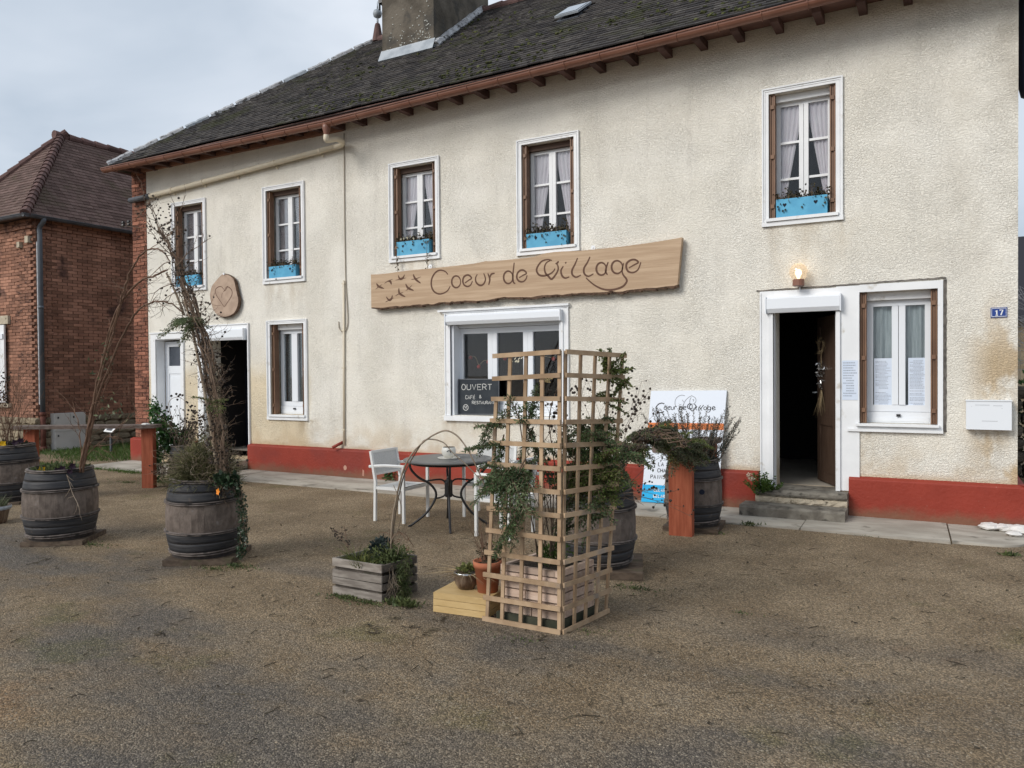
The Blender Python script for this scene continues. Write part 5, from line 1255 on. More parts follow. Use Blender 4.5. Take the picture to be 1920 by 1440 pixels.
# small pot at the left edge
sp = thing('plant_pot', 'small dark pot with grey sprigs at the left edge', 'pot', (-9.02,-4.50,0))
MB().lathe([(.12,0),(.15,.14),(.16,.15),(.16,.19),(.145,.19),(.14,.16),(.0,.15)], (-9.02,-4.5,0), 20, cap=False).build('pot', M['basket'], sp, smooth=True)
MB().lathe([(.165,.15),(.172,.17),(.165,.19)], (-9.02,-4.5,0), 20, cap=False).build('rim', M['zinc'], sp)

# ------------------------------------------------------------------ counters
def post(par, x, y, w, z1, rz, d=.10):
    c = V((x, y, z1/2)); a = V((math.cos(rz), math.sin(rz), 0)); b_ = V((-a.y, a.x, 0))
    MB().obox(c, a*w/2, b_*d/2, V((0,0,z1/2))).build('post', M['redpost'], par)
def plank(par, p, q, w, th, name='plank'):
    p, q = V(p), V(q); d = (q-p); n = 14; sd = d.normalized().cross(V((0,0,1))).normalized(); b = MB(); vs = []
    for i in range(n+1):
        c = p+d*i/n; wl, wr = w/2+.012*math.sin(i*1.3)+random.uniform(-.004,.004), w/2+.012*math.sin(i*.9+2)
        if i in (0, n): wl -= .04; wr -= .03
        for k, (s_, z) in enumerate(((-wl, 0), (wr, 0), (wr-.012, -th), (-wl+.012, -th))): vs.append(c+sd*s_+V((0,0,z)))
    b.add(vs, [(i*4+k, i*4+(k+1) % 4, (i+1)*4+(k+1) % 4, (i+1)*4+k) for i in range(n) for k in range(4)]+[(3,2,1,0),(n*4,n*4+1,n*4+2,n*4+3)])
    b.build(name, M['plank'], par)
P0, P1 = gnd(52,915), gnd(272.5,915); dv = (P1-P0).normalized(); rzv = math.atan2(dv.y, dv.x)
ct = thing('bar_counter', 'long plank counter on two red posts in front of the brick house', 'counter', ((P0.x+P1.x)/2, (P0.y+P1.y)/2, 0))
for P in (P0, P1): post(ct, P.x+.02, P.y+.05, .165, .845, rzv)
plank(ct, P0-dv*.14+V((0,0,.89)), P1+dv*.20+V((0,0,.90)), .30, .045)
ct2 = thing('bar_counter', 'narrow plank shelf on a red post beside the rosemary barrel', 'counter', (-2.2,-1.45,0))
post(ct2, -2.205, -1.73, .225, .835, .06); post(ct2, -2.17, -.93, .2, .835, .06)
plank(ct2, (-2.30,-2.05,.875), (-2.13,-.86,.895), .27, .05)

# ------------------------------------------------------------------ table and chairs
TX, TY, TZ = -4.50, -2.36, .705
tb = thing('garden_table', 'round grey garden table on bowed black iron legs', 'table', (TX, TY, 0))
MB().lathe([(.0,TZ),(.455,TZ),(.468,TZ-.006),(.468,TZ-.016),(.455,TZ-.024),(.0,TZ-.024)], (TX,TY,0), 48, cap=False).build('table_top', M['ttop'], tb)
for k in range(4):
    a = YAW+PI/4*0+k*PI/2+.12; dv = V((math.cos(a), math.sin(a), 0)); b = MB()
    b.tube(cr([V((TX,TY,z))+dv*r for r, z in ((.40,.68),(.39,.60),(.31,.51),(.20,.445),(.135,.36),(.145,.27),(.24,.13),(.40,.006))], 5), .0125, 8)
    b.tube(cr([V((TX,TY,z))+dv*r for r, z in ((.03,.44),(.05,.47),(.10,.485),(.23,.472))], 4), .009, 6); b.tube(cr([V((TX,TY,z))+dv*r for r, z in ((.03,.34),(.05,.31),(.09,.295),(.145,.285))], 4), .009, 6)
    b.tube([V((TX,TY,.006))+dv*.39, V((TX,TY,.006))+dv*.43], .013, 6); b.build('leg', M['black'], tb, smooth=True)
MB().lathe([(.036,.30),(.042,.33),(.042,.45),(.036,.48)], (TX,TY,0), 14).build('hub', M['black'], tb)
MB().lathe([(.39,.655),(.405,.665),(.39,.68)], (TX,TY,0), 40, cap=False).build('ring', M['black'], tb)
cp = thing('table_pot', 'small white ceramic pot on a saucer on the round table', 'pot', (TX+.02, TY, TZ))
c0 = (TX+.02, TY-.02, TZ)
MB().lathe([(.0,.0005),(.095,.001),(.115,.012),(.118,.012),(.10,.0)], c0, 24, cap=False).build('saucer', M['ceram'], cp, smooth=True)
MB().lathe([(.0,.013),(.045,.013),(.072,.05),(.077,.085),(.070,.105),(.066,.118),(.060,.118),(.064,.10)], c0, 24, cap=False).build('body', M['ceram'], cp, smooth=True)
MB().lathe([(.0,.119),(.064,.120)], c0, 20, cap=False).build('dark_rim', M['soil'], cp)
dvw = V((EYE.x-c0[0], EYE.y-c0[1], 0)).normalized(); tg = V((-dvw.y, dvw.x, 0)); cc_ = V(c0)+dvw*.079+V((0,0,.075))
MB().ribbon(cr([cc_+tg*.02+V((0,0,-.01))-dvw*.004, cc_+tg*.016+V((0,0,.008)), cc_+V((0,0,.015)), cc_-tg*.02+V((0,0,.003))-dvw*.004], 4), .008, dvw, .001).build('mark', M['ink'], cp)

def chair(label, x, y, rz):
    t = thing('garden_chair', label, 'chair', (x, y, 0), 'white garden armchairs round the table', rz)
    W2, D2 = .225, .19; m = M['wmetal']; L_ = dict(parent=t, local=True)
    for s_ in (-1, 1):
        MB().bar((D2,s_*W2,0), (D2,s_*W2,.60), .028, .028).build('leg', m, **L_)
        MB().bar((-D2,s_*W2,0), (-D2+.01,s_*W2,.44), .028, .030).bar((-D2+.01,s_*W2,.43), (-D2-.05,s_*W2,.755), .026, .030).build('leg', m, **L_)
        b = MB(); b.tube(cr([(D2+.014,s_*W2,.605),(.0,s_*W2,.605),(-D2*.6,s_*W2,.60),(-D2-.07,s_*W2,.585)], 4), .017, 6); b.build('armrest', m, **L_)
        MB().bar((D2,s_*(W2-.001),.36), (-D2,s_*(W2-.001),.36), .022, .03).build('seat_rail', m, **L_)
    MB().bar((D2-.0,-W2+.014,.36), (D2-.0,W2-.014,.36), .022, .028).build('seat_rail', m, **L_); MB().bar((-D2+.01,-W2+.014,.352), (-D2+.01,W2-.014,.352), .022, .028).build('seat_rail', m, **L_)
    b = MB(); vs = []; n = 8
    for i in range(n+1):
        u = i/n; vs += [(D2-.005-u*(2*D2-.02), s_*(W2-.012), .378-.018*math.sin(PI*u)+(.006 if u < .1 else 0)) for s_ in (-1, 1)]
    b.add(vs, [(2*i, 2*i+1, 2*i+3, 2*i+2) for i in range(n)]); k_ = len(vs); b.add([(p[0], p[1], p[2]-.006) for p in vs], [(2*i, 2*i+2, 2*i+3, 2*i+1) for i in range(n)]); b.build('seat', M['textil'], **L_)
    f = lambda z: -D2+.01-.06*(z-.43)/.325
    b = MB(); vs = [(f(z)-.004+.0*z, s_*(W2-.013), z) for z in (.515,.59,.665,.735) for s_ in (-1, 1)]+[(f(z)+.004, s_*(W2-.013), z) for z in (.515,.59,.665,.735) for s_ in (-1, 1)]
    b.add(vs, [(2*i, 2*i+1, 2*i+3, 2*i+2) for i in range(3)]+[(8+2*i, 8+2*i+2, 8+2*i+3, 8+2*i+1) for i in range(3)]); b.build('backrest', M['textil'], **L_)
    MB().bar((f(.745),-W2+.014,.745), (f(.745),W2-.014,.745), .022, .026).build('back_frame', m, **L_); MB().bar((f(.505),-W2+.014,.505), (f(.505),W2-.014,.505), .020, .022).build('back_rail', m, **L_)
    return t
ch1 = chair('white garden armchair with grey mesh, standing clear on the side away from the trellis', -5.17, -2.285, .02)
copy_thing(ch1, (-3.765, -2.46, 0), PI-.05, 'white garden armchair seen through the trellis, nearer the viewer')
copy_thing(ch1, (-4.42, -1.66, 0), -PI/2+.12, 'white garden armchair behind the table with its back to the house wall')

# ------------------------------------------------------------------ trellis: two hinged panels of laths
c0 = gnd(1053,1190); BL_, BR_ = gnd(906,1163), gnd(1140,1149)
T0 = c0+V((.018,.0,1.735)); TL_ = V((-2.556,-4.694,1.720)); TR_ = V((-1.782,-4.341,1.712))
def panel(label, B0, B1, T0, T1, cols, first_rows, over):
    t = thing('trellis', label, 'trellis', ((B0.x+B1.x)/2, (B0.y+B1.y)/2, 0), 'hinged trellis panels')
    n_ = (B1-B0).cross(V((0,0,1))).normalized()
    if n_.y > 0: n_ = -n_
    at = lambda u, v: B0.lerp(B1, u).lerp(T0.lerp(T1, u), v)
    for i in range(13):
        v = .008+.984*i/12; p, q = at(-.005, v), at(1.0+over+random.uniform(-.008,.012), v); p = p+n_*.006; q = q+n_*.006
        q += V((0,0,random.uniform(-.008,.006)))
        MB().bar(p, q, .013, .029, (0,0,1)).build('lath', M['trellis'], t)
    for j, u in enumerate(cols):
        v1 = 1.0 if j not in first_rows else first_rows[j]
        p, q = at(u, .002), at(u, v1-.004); d = (q-p).normalized(); sd = n_.cross(d)
        MB().obox((p+q)/2-n_*.008, d*(q-p).length/2, sd*.0118, n_*.0065).build('lath', M['trellis'], t)
    return t
e1 = (BL_-c0).normalized(); e2 = (BR_-c0).normalized()
panel('left trellis panel of pale wooden laths, facing the yard', c0+e1*.008, BL_, T0+e1*.012, TL_, (.02,.265,.51,.755,.955), {4: .84}, .01)
panel('right trellis panel of pale wooden laths, turned towards the door', c0+e2*.010, BR_, T0+e2*.034, TR_, (.02,.26,.50,.745,.97), {}, .0)
# planter of short boards standing in the corner of the trellis
a1, a2 = e1, e2
pc = thing('wooden_planter', 'pinkish planter of stacked short boards inside the trellis corner', 'planter', c0+a1*.25+a2*.27)
org = c0+a1*.055+a2*.06; Lx, Ly = .42, .40
for r_ in range(6):
    z = .085+r_*.052
    for k, (s0, d1, d2, Lg) in enumerate(((org, a1, a2, Lx), (org+a2*Ly, a1, -a2, Lx), (org, a2, a1, Ly), (org+a1*Lx, a2, -a1, Ly))):
        o_ = .03 if (r_+k//2) % 2 else 0; wdt = .036 if r_ % 2 == 0 else .026
        p, q = s0+d1*(o_)+d2*.014+V((0,0,z)), s0+d1*(Lg-o_*.6)+d2*.014+V((0,0,z))
        if random.random() < .45:
            m_ = p.lerp(q, random.uniform(.35,.65)); MB().bar(p, m_, .028, wdt+.012).build('plank', M['planter'], pc); MB().bar(m_+d1*.006, q, .028, wdt+.012).build('plank', M['planter'], pc)
        else: MB().bar(p, q, .028, wdt+.012).build('plank', M['planter'], pc)
MB().obox(org+a1*Lx/2+a2*Ly/2+V((0,0,.33)), a1*(Lx/2-.03), a2*(Ly/2-.03), V((0,0,.02))).build('soil', M['soil'], pc)
MB().obox(org+a1*Lx/2+a2*Ly/2+V((0,0,.03)), a1*(Lx/2+.02), a2*(Ly/2+.02), V((0,0,.029))).build('tray', mat('mossy_tray', (.03,.034,.022), (.06,.06,.04), scale=8, rough=.9), pc)

# ------------------------------------------------------------------ slatted crate
ca, cb, cc = gnd(625,1113), gnd(717,1130), gnd(782,1108)
cr_ = thing('wooden_crate', 'grey weathered slatted crate overflowing with herbs', 'crate', (ca+cc)/2)
d1 = (ca-cb); d2 = (cc-cb); l1, l2 = d1.length, d2.length; d1.normalize(); d2.normalize()
if True:
    rows = [(.004,.058),(.076,.126),(.134,.184),(.206,.262)]
    n1 = d1.cross(V((0,0,1))); n1 = n1 if n1.y < 0 else -n1
    for f_ in (0, 1):
        o1 = d2*(l2*f_)
        for i, (z0, z1) in enumerate(rows):
            p, q = cb+o1+V((0,0,(z0+z1)/2)), ca+o1+V((0,0,(z0+z1)/2+random.uniform(-.004,.004)))
            MB().bar(p, q, .014, z1-z0).build('slat', M['oldw'], cr_)
        o1 = d1*(l1*f_)
        for i, (z0, z1) in enumerate(rows):
            p, q = cb+o1+d2*.009+V((0,0,(z0+z1)/2)), cc+o1-d2*.009+V((0,0,(z0+z1)/2))
            MB().bar(p, q, .014, z1-z0-.006).build('slat', M['oldd'] if f_ == 0 else M['oldw'], cr_)  # slats on the shaded side get a darker copy of the wood
    for f_ in (0, 1):
        MB().obox(cb+d1*l1/2+d2*(.016+(l2-.032)*f_)+V((0,0,.12)), d1*(l1/2-.012), d2*.004, V((0,0,.115))).build('inner_board', M['oldd'], cr_)
        MB().obox(cb+d2*l2/2+d1*(.016+(l1-.032)*f_)+V((0,0,.12)), d2*(l2/2-.022), d1*.004, V((0,0,.115))).build('inner_board', M['oldd'], cr_)
    for u in (.03, l1-.03):
        for v in (.022, l2-.022): MB().obox(cb+d1*u+d2*v+V((0,0,.132)), d1*.017, d2*.012, V((0,0,.128))).build('corner_post', M['oldd'], cr_)
    MB().obox(cb+d1*l1/2+d2*l2/2+V((0,0,.12)), d1*(l1/2-.012), d2*(l2/2-.012), V((0,0,.095))).build('soil', M['soil'], cr_)

# ------------------------------------------------------------------ ochre stacked box with pots
ya, yb = gnd(812,1147), gnd(914,1161); yd = (yb-ya); yl = yd.length; yd.normalize(); yn = V((-yd.y, yd.x, 0)); ydp = .30
yb_ = thing('ochre_box', 'ochre painted box of three stacked boards carrying two pots', 'box', ya+yd*yl/2+yn*ydp/2)
for i in range(3):
    z0, z1 = .002+i*.0445, .0435+i*.0445; o_ = random.uniform(-.004,.004)
    c = ya+yd*(yl/2+o_)+yn*(ydp/2)+V((0,0,(z0+z1)/2)); MB().obox(c, yd*yl/2, yn*ydp/2, V((0,0,(z1-z0)/2))).build('plank', M['yellow'], yb_)
zb = .1335
bp = fac(865,1098, (ya+yn*.15).y); bp = ya+yd*.165+yn*.17+V((0,0,zb))
bk = thing('glazed_pot', 'small round streaked brown pot with pale green leaves on the ochre box', 'pot', bp)
MB().lathe([(.0,.0),(.055,.001),(.074,.03),(.083,.065),(.081,.095),(.085,.10),(.084,.112),(.076,.112),(.074,.095),(.0,.092)], bp, 22, cap=False).build('pot', M['basket'], bk, smooth=True)
MB().lathe([(.084,.101),(.088,.106),(.085,.114)], bp, 22, cap=False).build('rim', M['silver'], bk)
tp_ = ya+yd*.33+yn*.16+V((0,0,zb))
tk = thing('terracotta_pot', 'terracotta flower pot of brown stems beside the trellis', 'pot', tp_)
MB().lathe([(.0,.0),(.068,.0),(.088,.165),(.095,.165),(.098,.205),(.088,.206),(.084,.175),(.0,.17)], tp_, 24, cap=False).build('pot', M['terra'], tk, smooth=True)
MB().lathe([(.0,.178),(.083,.18)], tp_, 18, cap=False).build('soil', M['soil'], tk)

# ------------------------------------------------------------------ white stones at the corner, meter cabinet, little label
for i, (x, y, s_, lb) in enumerate(((.42,-.20,.10,'flat white stone lying closest to the step, at the house corner'), (.55,-.21,.10,'white stone in the middle of the corner heap'), (.66,-.24,.11,'white stone at the outer end of the corner heap'), (.60,-.44,.07,'single white stone lying in front of the corner heap'))):
    b = MB(); b.ball((x, y, .02+s_*.30), s_, 0, 10, 6, .36, .16); o = b.build('white_stone', M['shell'], None); tag(o, lb, 'stone', 'white stones at the house corner')
kb = thing('meter_cabinet', 'grey four door meter cabinet against the brick wall', 'cabinet', (NX+.1, .73, 0))
cy0, cy1 = .40, 1.08; b = MB(); b.box(NX+.03, NX+.17, cy0, cy1, 0, .80); b.build('body', M['cab'], kb)
for (y0, y1, z0, z1) in ((cy0+.01,(cy0+cy1)/2-.004,.42,.79), ((cy0+cy1)/2+.004,cy1-.01,.42,.79), (cy0+.01,cy1-.01,.03,.405)):
    d = MB(); d.box(NX+.171, NX+.183, y0, y1, z0, z1); d_ = d.build('door', M['cab'], kb); h = MB(); h.box(NX+.184, NX+.19, y0+.05, y0+.08, z1-.1, z1-.06); h.build('lock', M['ink'], d_)
ls = thing('garden_label', 'small white label on a short grey stake in the grass', 'label', (-14.85,.69,0))
MB().bar((-14.85,.69,0), (-14.85,.69,.47), .05, .03).build('stake', M['slategut'], ls)
MB().prism([V((-15.02,.64,.45)), V((-14.72,.64,.44)), V((-14.70,.74,.57)), V((-14.98,.74,.58))], (0,.01,-.012)).build('plate', M['white'], ls)
MB().add([(-14.96,.655,.475),(-14.78,.655,.468),(-14.77,.715,.545),(-14.94,.715,.552)], [(0,1,2,3)]).build('print', M['slategut'], ls)
o = MB(); pp = P1+dv*0; q = V((P1.x+.03, P1.y+.0, .905)); o.ball(q, .06, 0, 10, 6, .28, .1); o = o.build('white_shell', M['shell'], None); tag(o, 'white shell lying on the end of the long plank counter', 'shell')

# ------------------------------------------------------------------ plants
random.seed(77)
def plant(name, label, cat, loc, group=None): return thing(name, label, cat, loc, group)
def conifer(bs, bn, p, d, L_, W_=.5, needle=.022, droop=.25, n_side=None, nw=.0075, up=V((0,0,1))):
    "a flat spray: curved axis with side shoots, each clothed in needles"
    p, d = V(p), V(d).normalized(); side = d.cross(up); side = side.normalized() if side.length > .01 else V((1,0,0))
    ax = [p+d*L_*t-V((0,0,droop*L_*t*t)) for t in [i/8 for i in range(9)]]
    bs.tube(ax, [L_*.012+.002, .0015], 5)
    def needles(q0, q1, ln, dens=.0050):
        dd = (q1-q0); n = max(3, int(dd.length/dens)); e = dd.normalized()
        for i in range(n):
            q = q0+dd*(i/n); o = e.cross(rdir()).normalized()
            bn.leaf(q, e*.8+o, ln*random.uniform(.7,1.1), nw*random.uniform(.8,1.3))
    n_side = n_side or max(4, int(L_/.035))
    for i in range(8): needles(ax[i], ax[i+1], needle)
    for k in range(n_side):
        t = .08+.9*k/n_side; i = min(7, int(t*8)); q = ax[i].lerp(ax[i+1], t*8-i); ln = L_*W_*(1-t*.75)*random.uniform(.7,1.1)
        for s_ in (-1, 1):
            e = (d*.75+side*s_*.9+V((0,0,random.uniform(-.25,.12)))).normalized(); mid = q+e*ln*.55; end = q+e*ln-V((0,0,.22*ln))
            bs.tube([q, mid, end], [.0022,.0012], 4); needles(q, mid, needle); needles(mid, end, needle*.9)
            if ln > .09:
                for s2 in (-1, 1):
                    e2 = (e*.8+e.cross(up).normalized()*s2*.7).normalized(); needles(mid, mid+e2*ln*.4-V((0,0,.03)), needle*.9)
def seed_stem(bs, bd, p, d, L_, heads=6, r=.0028, bend=.35, hr=.013, arch=None):
    p, d = V(p), V(d).normalized(); pts = [p]; q = p.copy(); e = d.copy(); n = 9; pull = V((random.uniform(-1,1), random.uniform(-1,1), -.2))
    for i in range(n):
        e = (e+pull*bend/n*(1+i*.15)+rv(.10)).normalized(); q = q+e*L_/n; pts.append(q.copy())
    bs.tube(pts, [r, r*.45], 4)
    for k in range(heads):
        i = random.randint(3, n); q = pts[i]; o = q+rdir()*random.uniform(.01,.06); bs.tube([q, o], .0014, 3); bd.ball(o, hr*random.uniform(.6,1.2), None, 6, 4, 1, .2)
    return pts
def twig(bs, p, d, L_, r=.003, depth=1, wig=.25):
    p, d = V(p), V(d).normalized(); pts = [p]; q = p.copy(); e = d.copy(); n = 6
    for i in range(n):
        e = (e+rv(wig)).normalized(); q = q+e*L_/n; pts.append(q.copy())
        if depth and i > 0 and random.random() < .6: twig(bs, q, e+rv(.8), L_*random.uniform(.25,.5), r*.55, depth-1, wig)
    bs.tube(pts, [r, r*.35], 4)
    return pts
def leafcloud(b, c, R, n, L_, W_, shell=.55, up=.3):
    c = V(c)
    for i in range(n):
        o = rdir()*(shell+(1-shell)*random.random()); p = c+V((o.x*R[0], o.y*R[1], o.z*R[2]))
        b.leaf(p, o+rdir()*.8+V((0,0,up)), L_*random.uniform(.6,1.25), W_*random.uniform(.7,1.2))
def tuft(b, c, R, n, L_, W_, spread=.6, bend=.4):
    c = V(c)
    for i in range(n):
        a = random.uniform(0, 2*PI); rr = R*math.sqrt(random.random()); d = V((math.cos(a)*spread*random.random(), math.sin(a)*spread*random.random(), 1))
        b.blade(c+V((math.cos(a)*rr, math.sin(a)*rr, 0)), d, L_*random.uniform(.5,1.15), W_, bend)
def pansy(b, c, R, d):
    d = V(d).normalized(); u = d.orthogonal().normalized(); w = d.cross(u)
    for k in range(5):
        a = k*2*PI/5; b.leaf(V(c), u*math.cos(a)+w*math.sin(a)+d*.25, R, R*.95, None, d)

YA = -4.60
def strand(px, r0, r1, y=YA, n=5, j=.0, dy=0):
    pts = cr([fac(a, c, y+dy) for a, c in px], n); return [p+rv(j) for p in pts]
# bare arching stems rising out of the pansy barrel
sa = plant('arching_shrub', 'bare red-brown stems arching out of the barrel of pansies towards the climbing shrub', 'shrub', (-7.34,-4.6,.66))
SA = [([(152,884),(160,840),(176,760),(196,680),(216,610),(232,545),(250,500),(268,474),(290,466),(306,474),(317,489)], .013, .006, 0), ([(150,885),(158,845),(172,770),(190,690),(212,600),(233,560),(262,528),(292,516),(313,505)], .014, .008, .03),
      ([(155,885),(168,820),(184,745),(205,690),(235,620),(256,585),(276,570),(296,565),(322,570),(344,586)], .012, .006, -.04), ([(153,884),(163,830),(180,740),(199,660),(219,590),(240,545)], .011, .004, .05), ([(149,885),(155,850),(168,790),(186,700),(200,650),(224,570),(228,540)], .010, .004, -.06),
      ([(156,885),(160,850),(170,800),(192,745),(214,690)], .008, .003, .07), ([(151,884),(152,840),(148,800),(140,770),(137,752)], .006, .003, .04), ([(154,884),(166,850),(200,820),(236,790),(262,772)], .005, .002, .02), ([(152,884),(160,850),(180,835),(215,830),(236,765)], .004, .002, -.03)]
for k, (px, r0, r1, dy) in enumerate(SA):
    pts = strand(px, r0, r1, j=.006, dy=dy); b = MB(); b.tube(pts, [r0, r1], 6)
    for i in range(6, len(pts)-1):
        if random.random() < .36: twig(b, pts[i], (pts[i+1]-pts[i]).normalized()+rv(.9), random.uniform(.08,.34), .0034, 1)
    b.build('stem', M['stemr'], sa)
b = MB()
for i in range(70):
    p = random.choice([fac(190,690,YA), fac(196,665,YA), fac(200,760,YA), fac(215,770,YA)])+rv(.1); b.leaf(p, rdir(), .05, .02)
b.build('foliage', M['juniper'], sa, kind='stuff')
# climbing shrub in the second barrel: thick plaited mass leaning left, with a straight pole
sb = plant('climbing_shrub', 'thick tangle of bare brown vine stems leaning up from the shrub barrel past the windows', 'shrub', (-5.35,-4.55,.7))
core = [(418,905),(415,860),(412,810),(405,760),(398,710),(388,660),(374,615),(360,580),(348,550),(338,520),(326,480),(313,450),(300,425),(288,395),(279,374)]
for k in range(17):
    cut = random.choice([15,15,14,13,12,11,10,10,9,9,8,8]); w = random.uniform(-17,17); ph = random.uniform(0, 6.28); px = []
    for i, (x, y) in enumerate(core[:cut]):
        env = 1.0 if i < 9 else max(.12, 1-(i-8)*.19); px.append((x+w*env*math.sin(ph+i*.7)+random.uniform(-3,3), y))
    pts = strand(px, 0, 0, n=3, j=.010, dy=random.uniform(-.10,.10)); r0 = random.uniform(.003,.0075) if k > 3 else .012; b = MB(); b.tube(pts, [r0, r0*.5], 5)
    for i in range(8, len(pts)-1):
        if random.random() < .36: twig(b, pts[i], rdir()+(pts[i+1]-pts[i]).normalized()*.4, random.uniform(.06,.20), .003, 1, .4)
    b.build('stem', M['stem'], sb)
b = MB(); b.tube(strand([(409,890),(395,800),(380,715),(366,645),(357,600),(345,562)], 0, 0, n=2), [.014,.010], 7); b.tube(strand([(345,590),(330,550),(312,512)], 0, 0, n=2, dy=.05), [.011,.008], 6); b.build('pole', M['hoop'], sb)
bs, bd = MB(), MB()
for i in range(210):
    k = min(len(core)-1, int(abs(random.gauss(0, 6)))); x, y = core[k]; p = fac(x+random.uniform(-18,18)*(1 if k < 9 else .5), y+random.uniform(-15,15), YA+random.uniform(-.12,.12))
    pts = twig(bs, p, V((random.uniform(-.6,1), random.uniform(-.6,.6), random.uniform(-.4,.9))), random.uniform(.08,.24), .0024, 1, .45)
    for q in random.sample(pts, 2): bd.ball(q, random.uniform(.006,.012), None, 6, 4, 1, .2)
for (x0, y0, x1, y1) in ((300,425,330,410),(310,445,350,400),(330,500,380,440),(345,560,400,600),(280,380,262,420),(300,440,270,405),(325,480,290,430),(320,490,255,520),(330,530,240,560),(335,540,300,590)):
    p, q = fac(x0,y0,YA), fac(x1,y1,YA+random.uniform(-.2,.2)); pts = twig(bs, p, q-p, (q-p).length*1.1, .0045, 2, .22)
    for c in random.sample(pts, 3): bd.ball(c+rv(.02), .010, None, 6, 4, 1, .2)
for i in range(60):
    c = fac(random.uniform(285,345), random.uniform(390,450), YA); bd.ball(c+rv(.1), random.uniform(.005,.011), None, 6, 4, 1, .2)
bs.build('twigs', M['stem'], sb, kind='stuff'); bd.build('seed_heads', M['seed'], sb, kind='stuff')
b = MB()
for i in range(1200):
    k = min(9, int(abs(random.gauss(0, 5)))); x, y = core[k]; p = fac(x+random.gauss(0,12), y+random.uniform(-30,30), YA+random.uniform(-.1,.1)); b.leaf(p, rdir(), random.uniform(.015,.04), .012)
b.build('foliage', M['dry'], sb, kind='stuff')
sp_ = plant('spruce_sprig', 'drooping spruce sprig tied to the climbing shrub in front of the white door', 'sprig', fac(372,600,YA))
bs, bn = MB(), MB()
p = fac(378,600,YA-.05)
for e, l_ in ((V((-1,.0,.28)), .40), (V((-1,-.3,.02)), .42), (V((-1,.3,-.12)), .36), (V((-.8,-.1,-.35)), .28)): conifer(bs, bn, p, e, l_, .42, .020, .38)
bs.build('stem', M['stem'], sp_); bn.build('needles', M['sprucel'], sp_, kind='stuff')
sp_ = plant('spruce_sprig', 'small green sprig stuck low in the climbing shrub beside the dark doorway', 'sprig', fac(415,752,YA)); bs, bn = MB(), MB()
for e in (V((1,-.2,.35)), V((.6,-.4,-.2)), V((-.3,-.5,.3))): conifer(bs, bn, fac(402,755,YA-.1), e, .20, .5, .020, .2)
bs.build('stem', M['stem'], sp_); bn.build('needles', M['fir'], sp_, kind='stuff')

# pansies in the first barrel
pa = plant('pansies', 'yellow and dark purple pansies filling the barrel with the arching stems', 'flowers', barrelA.location+V((0,0,.62)))
b = MB(); leafcloud(b, barrelA.location+V((0,0,.64)), (.25,.25,.06), 420, .05, .024, .1, .6); tuft(b, barrelA.location+V((0,0,.61)), .24, 120, .09, .008, .9)
b.build('foliage', M['herb'], pa, kind='stuff')
for (x, y, mm, r_) in ((78,881,'ypet',.042),(107,882,'ppet',.034),(117,879,'ppet',.036),(136,874,'ppet',.036),(131,884,'ppet',.03),(112,886,'ppet',.03)):
    b = MB(); c = fac(x, y, barrelA.location.y-.12); pansy(b, c, r_, EYE-c+rv(1.5)); b.build('bloom', M[mm], pa)
b = MB(); bd = MB(); 
for (x, y) in ((128,895),(134,905),(140,925)): pass
pts = strand([(125,890),(130,905),(136,925),(146,945),(150,960)], 0, 0, y=barrelA.location.y-.36, n=4); b.tube(pts, .0025, 4)
for q in pts[::3]: twig(b, q, V((random.uniform(-1,1),-.2,-.6)), .10, .002, 0)
b.build('stem', M['hoop'], pa)
# heath dome, ivy and an orange pansy in the second barrel
hb_ = barrelB.location
he = plant('heath_bush', 'dome of olive heath filling the second banded barrel', 'bush', hb_+V((-.03,0,.62)))
b = MB()
for i in range(5200):
    o = rdir(); o.z = abs(o.z); k = random.uniform(.35,1)*(1+.16*math.sin(o.x*7+1)+.14*math.sin(o.y*6+o.z*8)); p = hb_+V((-.0,.0,.60))+V((o.x*.30*k, o.y*.27*k, o.z*.37*k)); b.blade(p, o+rv(.8)+V((0,0,.2)), random.uniform(.04,.10), .0065, .5, None, 2)
b.build('foliage', M['heath'], he, kind='stuff')
b = MB()
for i in range(150):
    a = random.uniform(0, 2*PI); o = V((math.cos(a), math.sin(a), random.uniform(.2,1.2))); twig(b, hb_+V((0,0,.62))+o*.14, o, random.uniform(.12,.30), .0022, 1, .5)
b.build('stems', M['hoop'], he)
iv = plant('trailing_ivy', 'dark ivy trailing down the side of the second banded barrel to the ground', 'ivy', hb_+V((.26,0,.3)))
b = MB(); st = MB()
for k in range(7):
    x0 = 441+k*2.0; pts = strand([(x0-6,906),(x0,920),(x0+7,950),(x0+10,985),(x0+9,1015),(x0+8,1035+random.uniform(-12,10))], 0, 0, y=hb_.y-.02+random.uniform(-.06,.05), n=5, j=.006); st.tube(pts, .002, 4)
    for q in pts:
        for i in range(4): b.leaf(q+rv(.022), V((random.uniform(-1,1), random.uniform(-1,.2), random.uniform(-1,.3))), random.uniform(.018,.032), .022)
for i in range(150):
    c = fac(random.uniform(405,442), random.uniform(893,908), hb_.y-.2); b.leaf(c+rv(.03), rdir()+V((0,-.5,.4)), .045, .036)
b.build('foliage', M['ivyd'], iv, kind='stuff'); st.build('stem', M['stem'], iv)
op = plant('orange_pansy', 'single orange pansy hanging over the rim of the second banded barrel', 'flower', fac(410,923,hb_.y-.29)); b = MB(); c = fac(410,922,hb_.y-.30); pansy(b, c, .032, V((-.2,-1,.1))); b.build('bloom', M['opet'], op)
b = MB(); b.tube([c, c+V((.0,.03,.04))], .002, 4); b.build('stem', M['herb'], op)
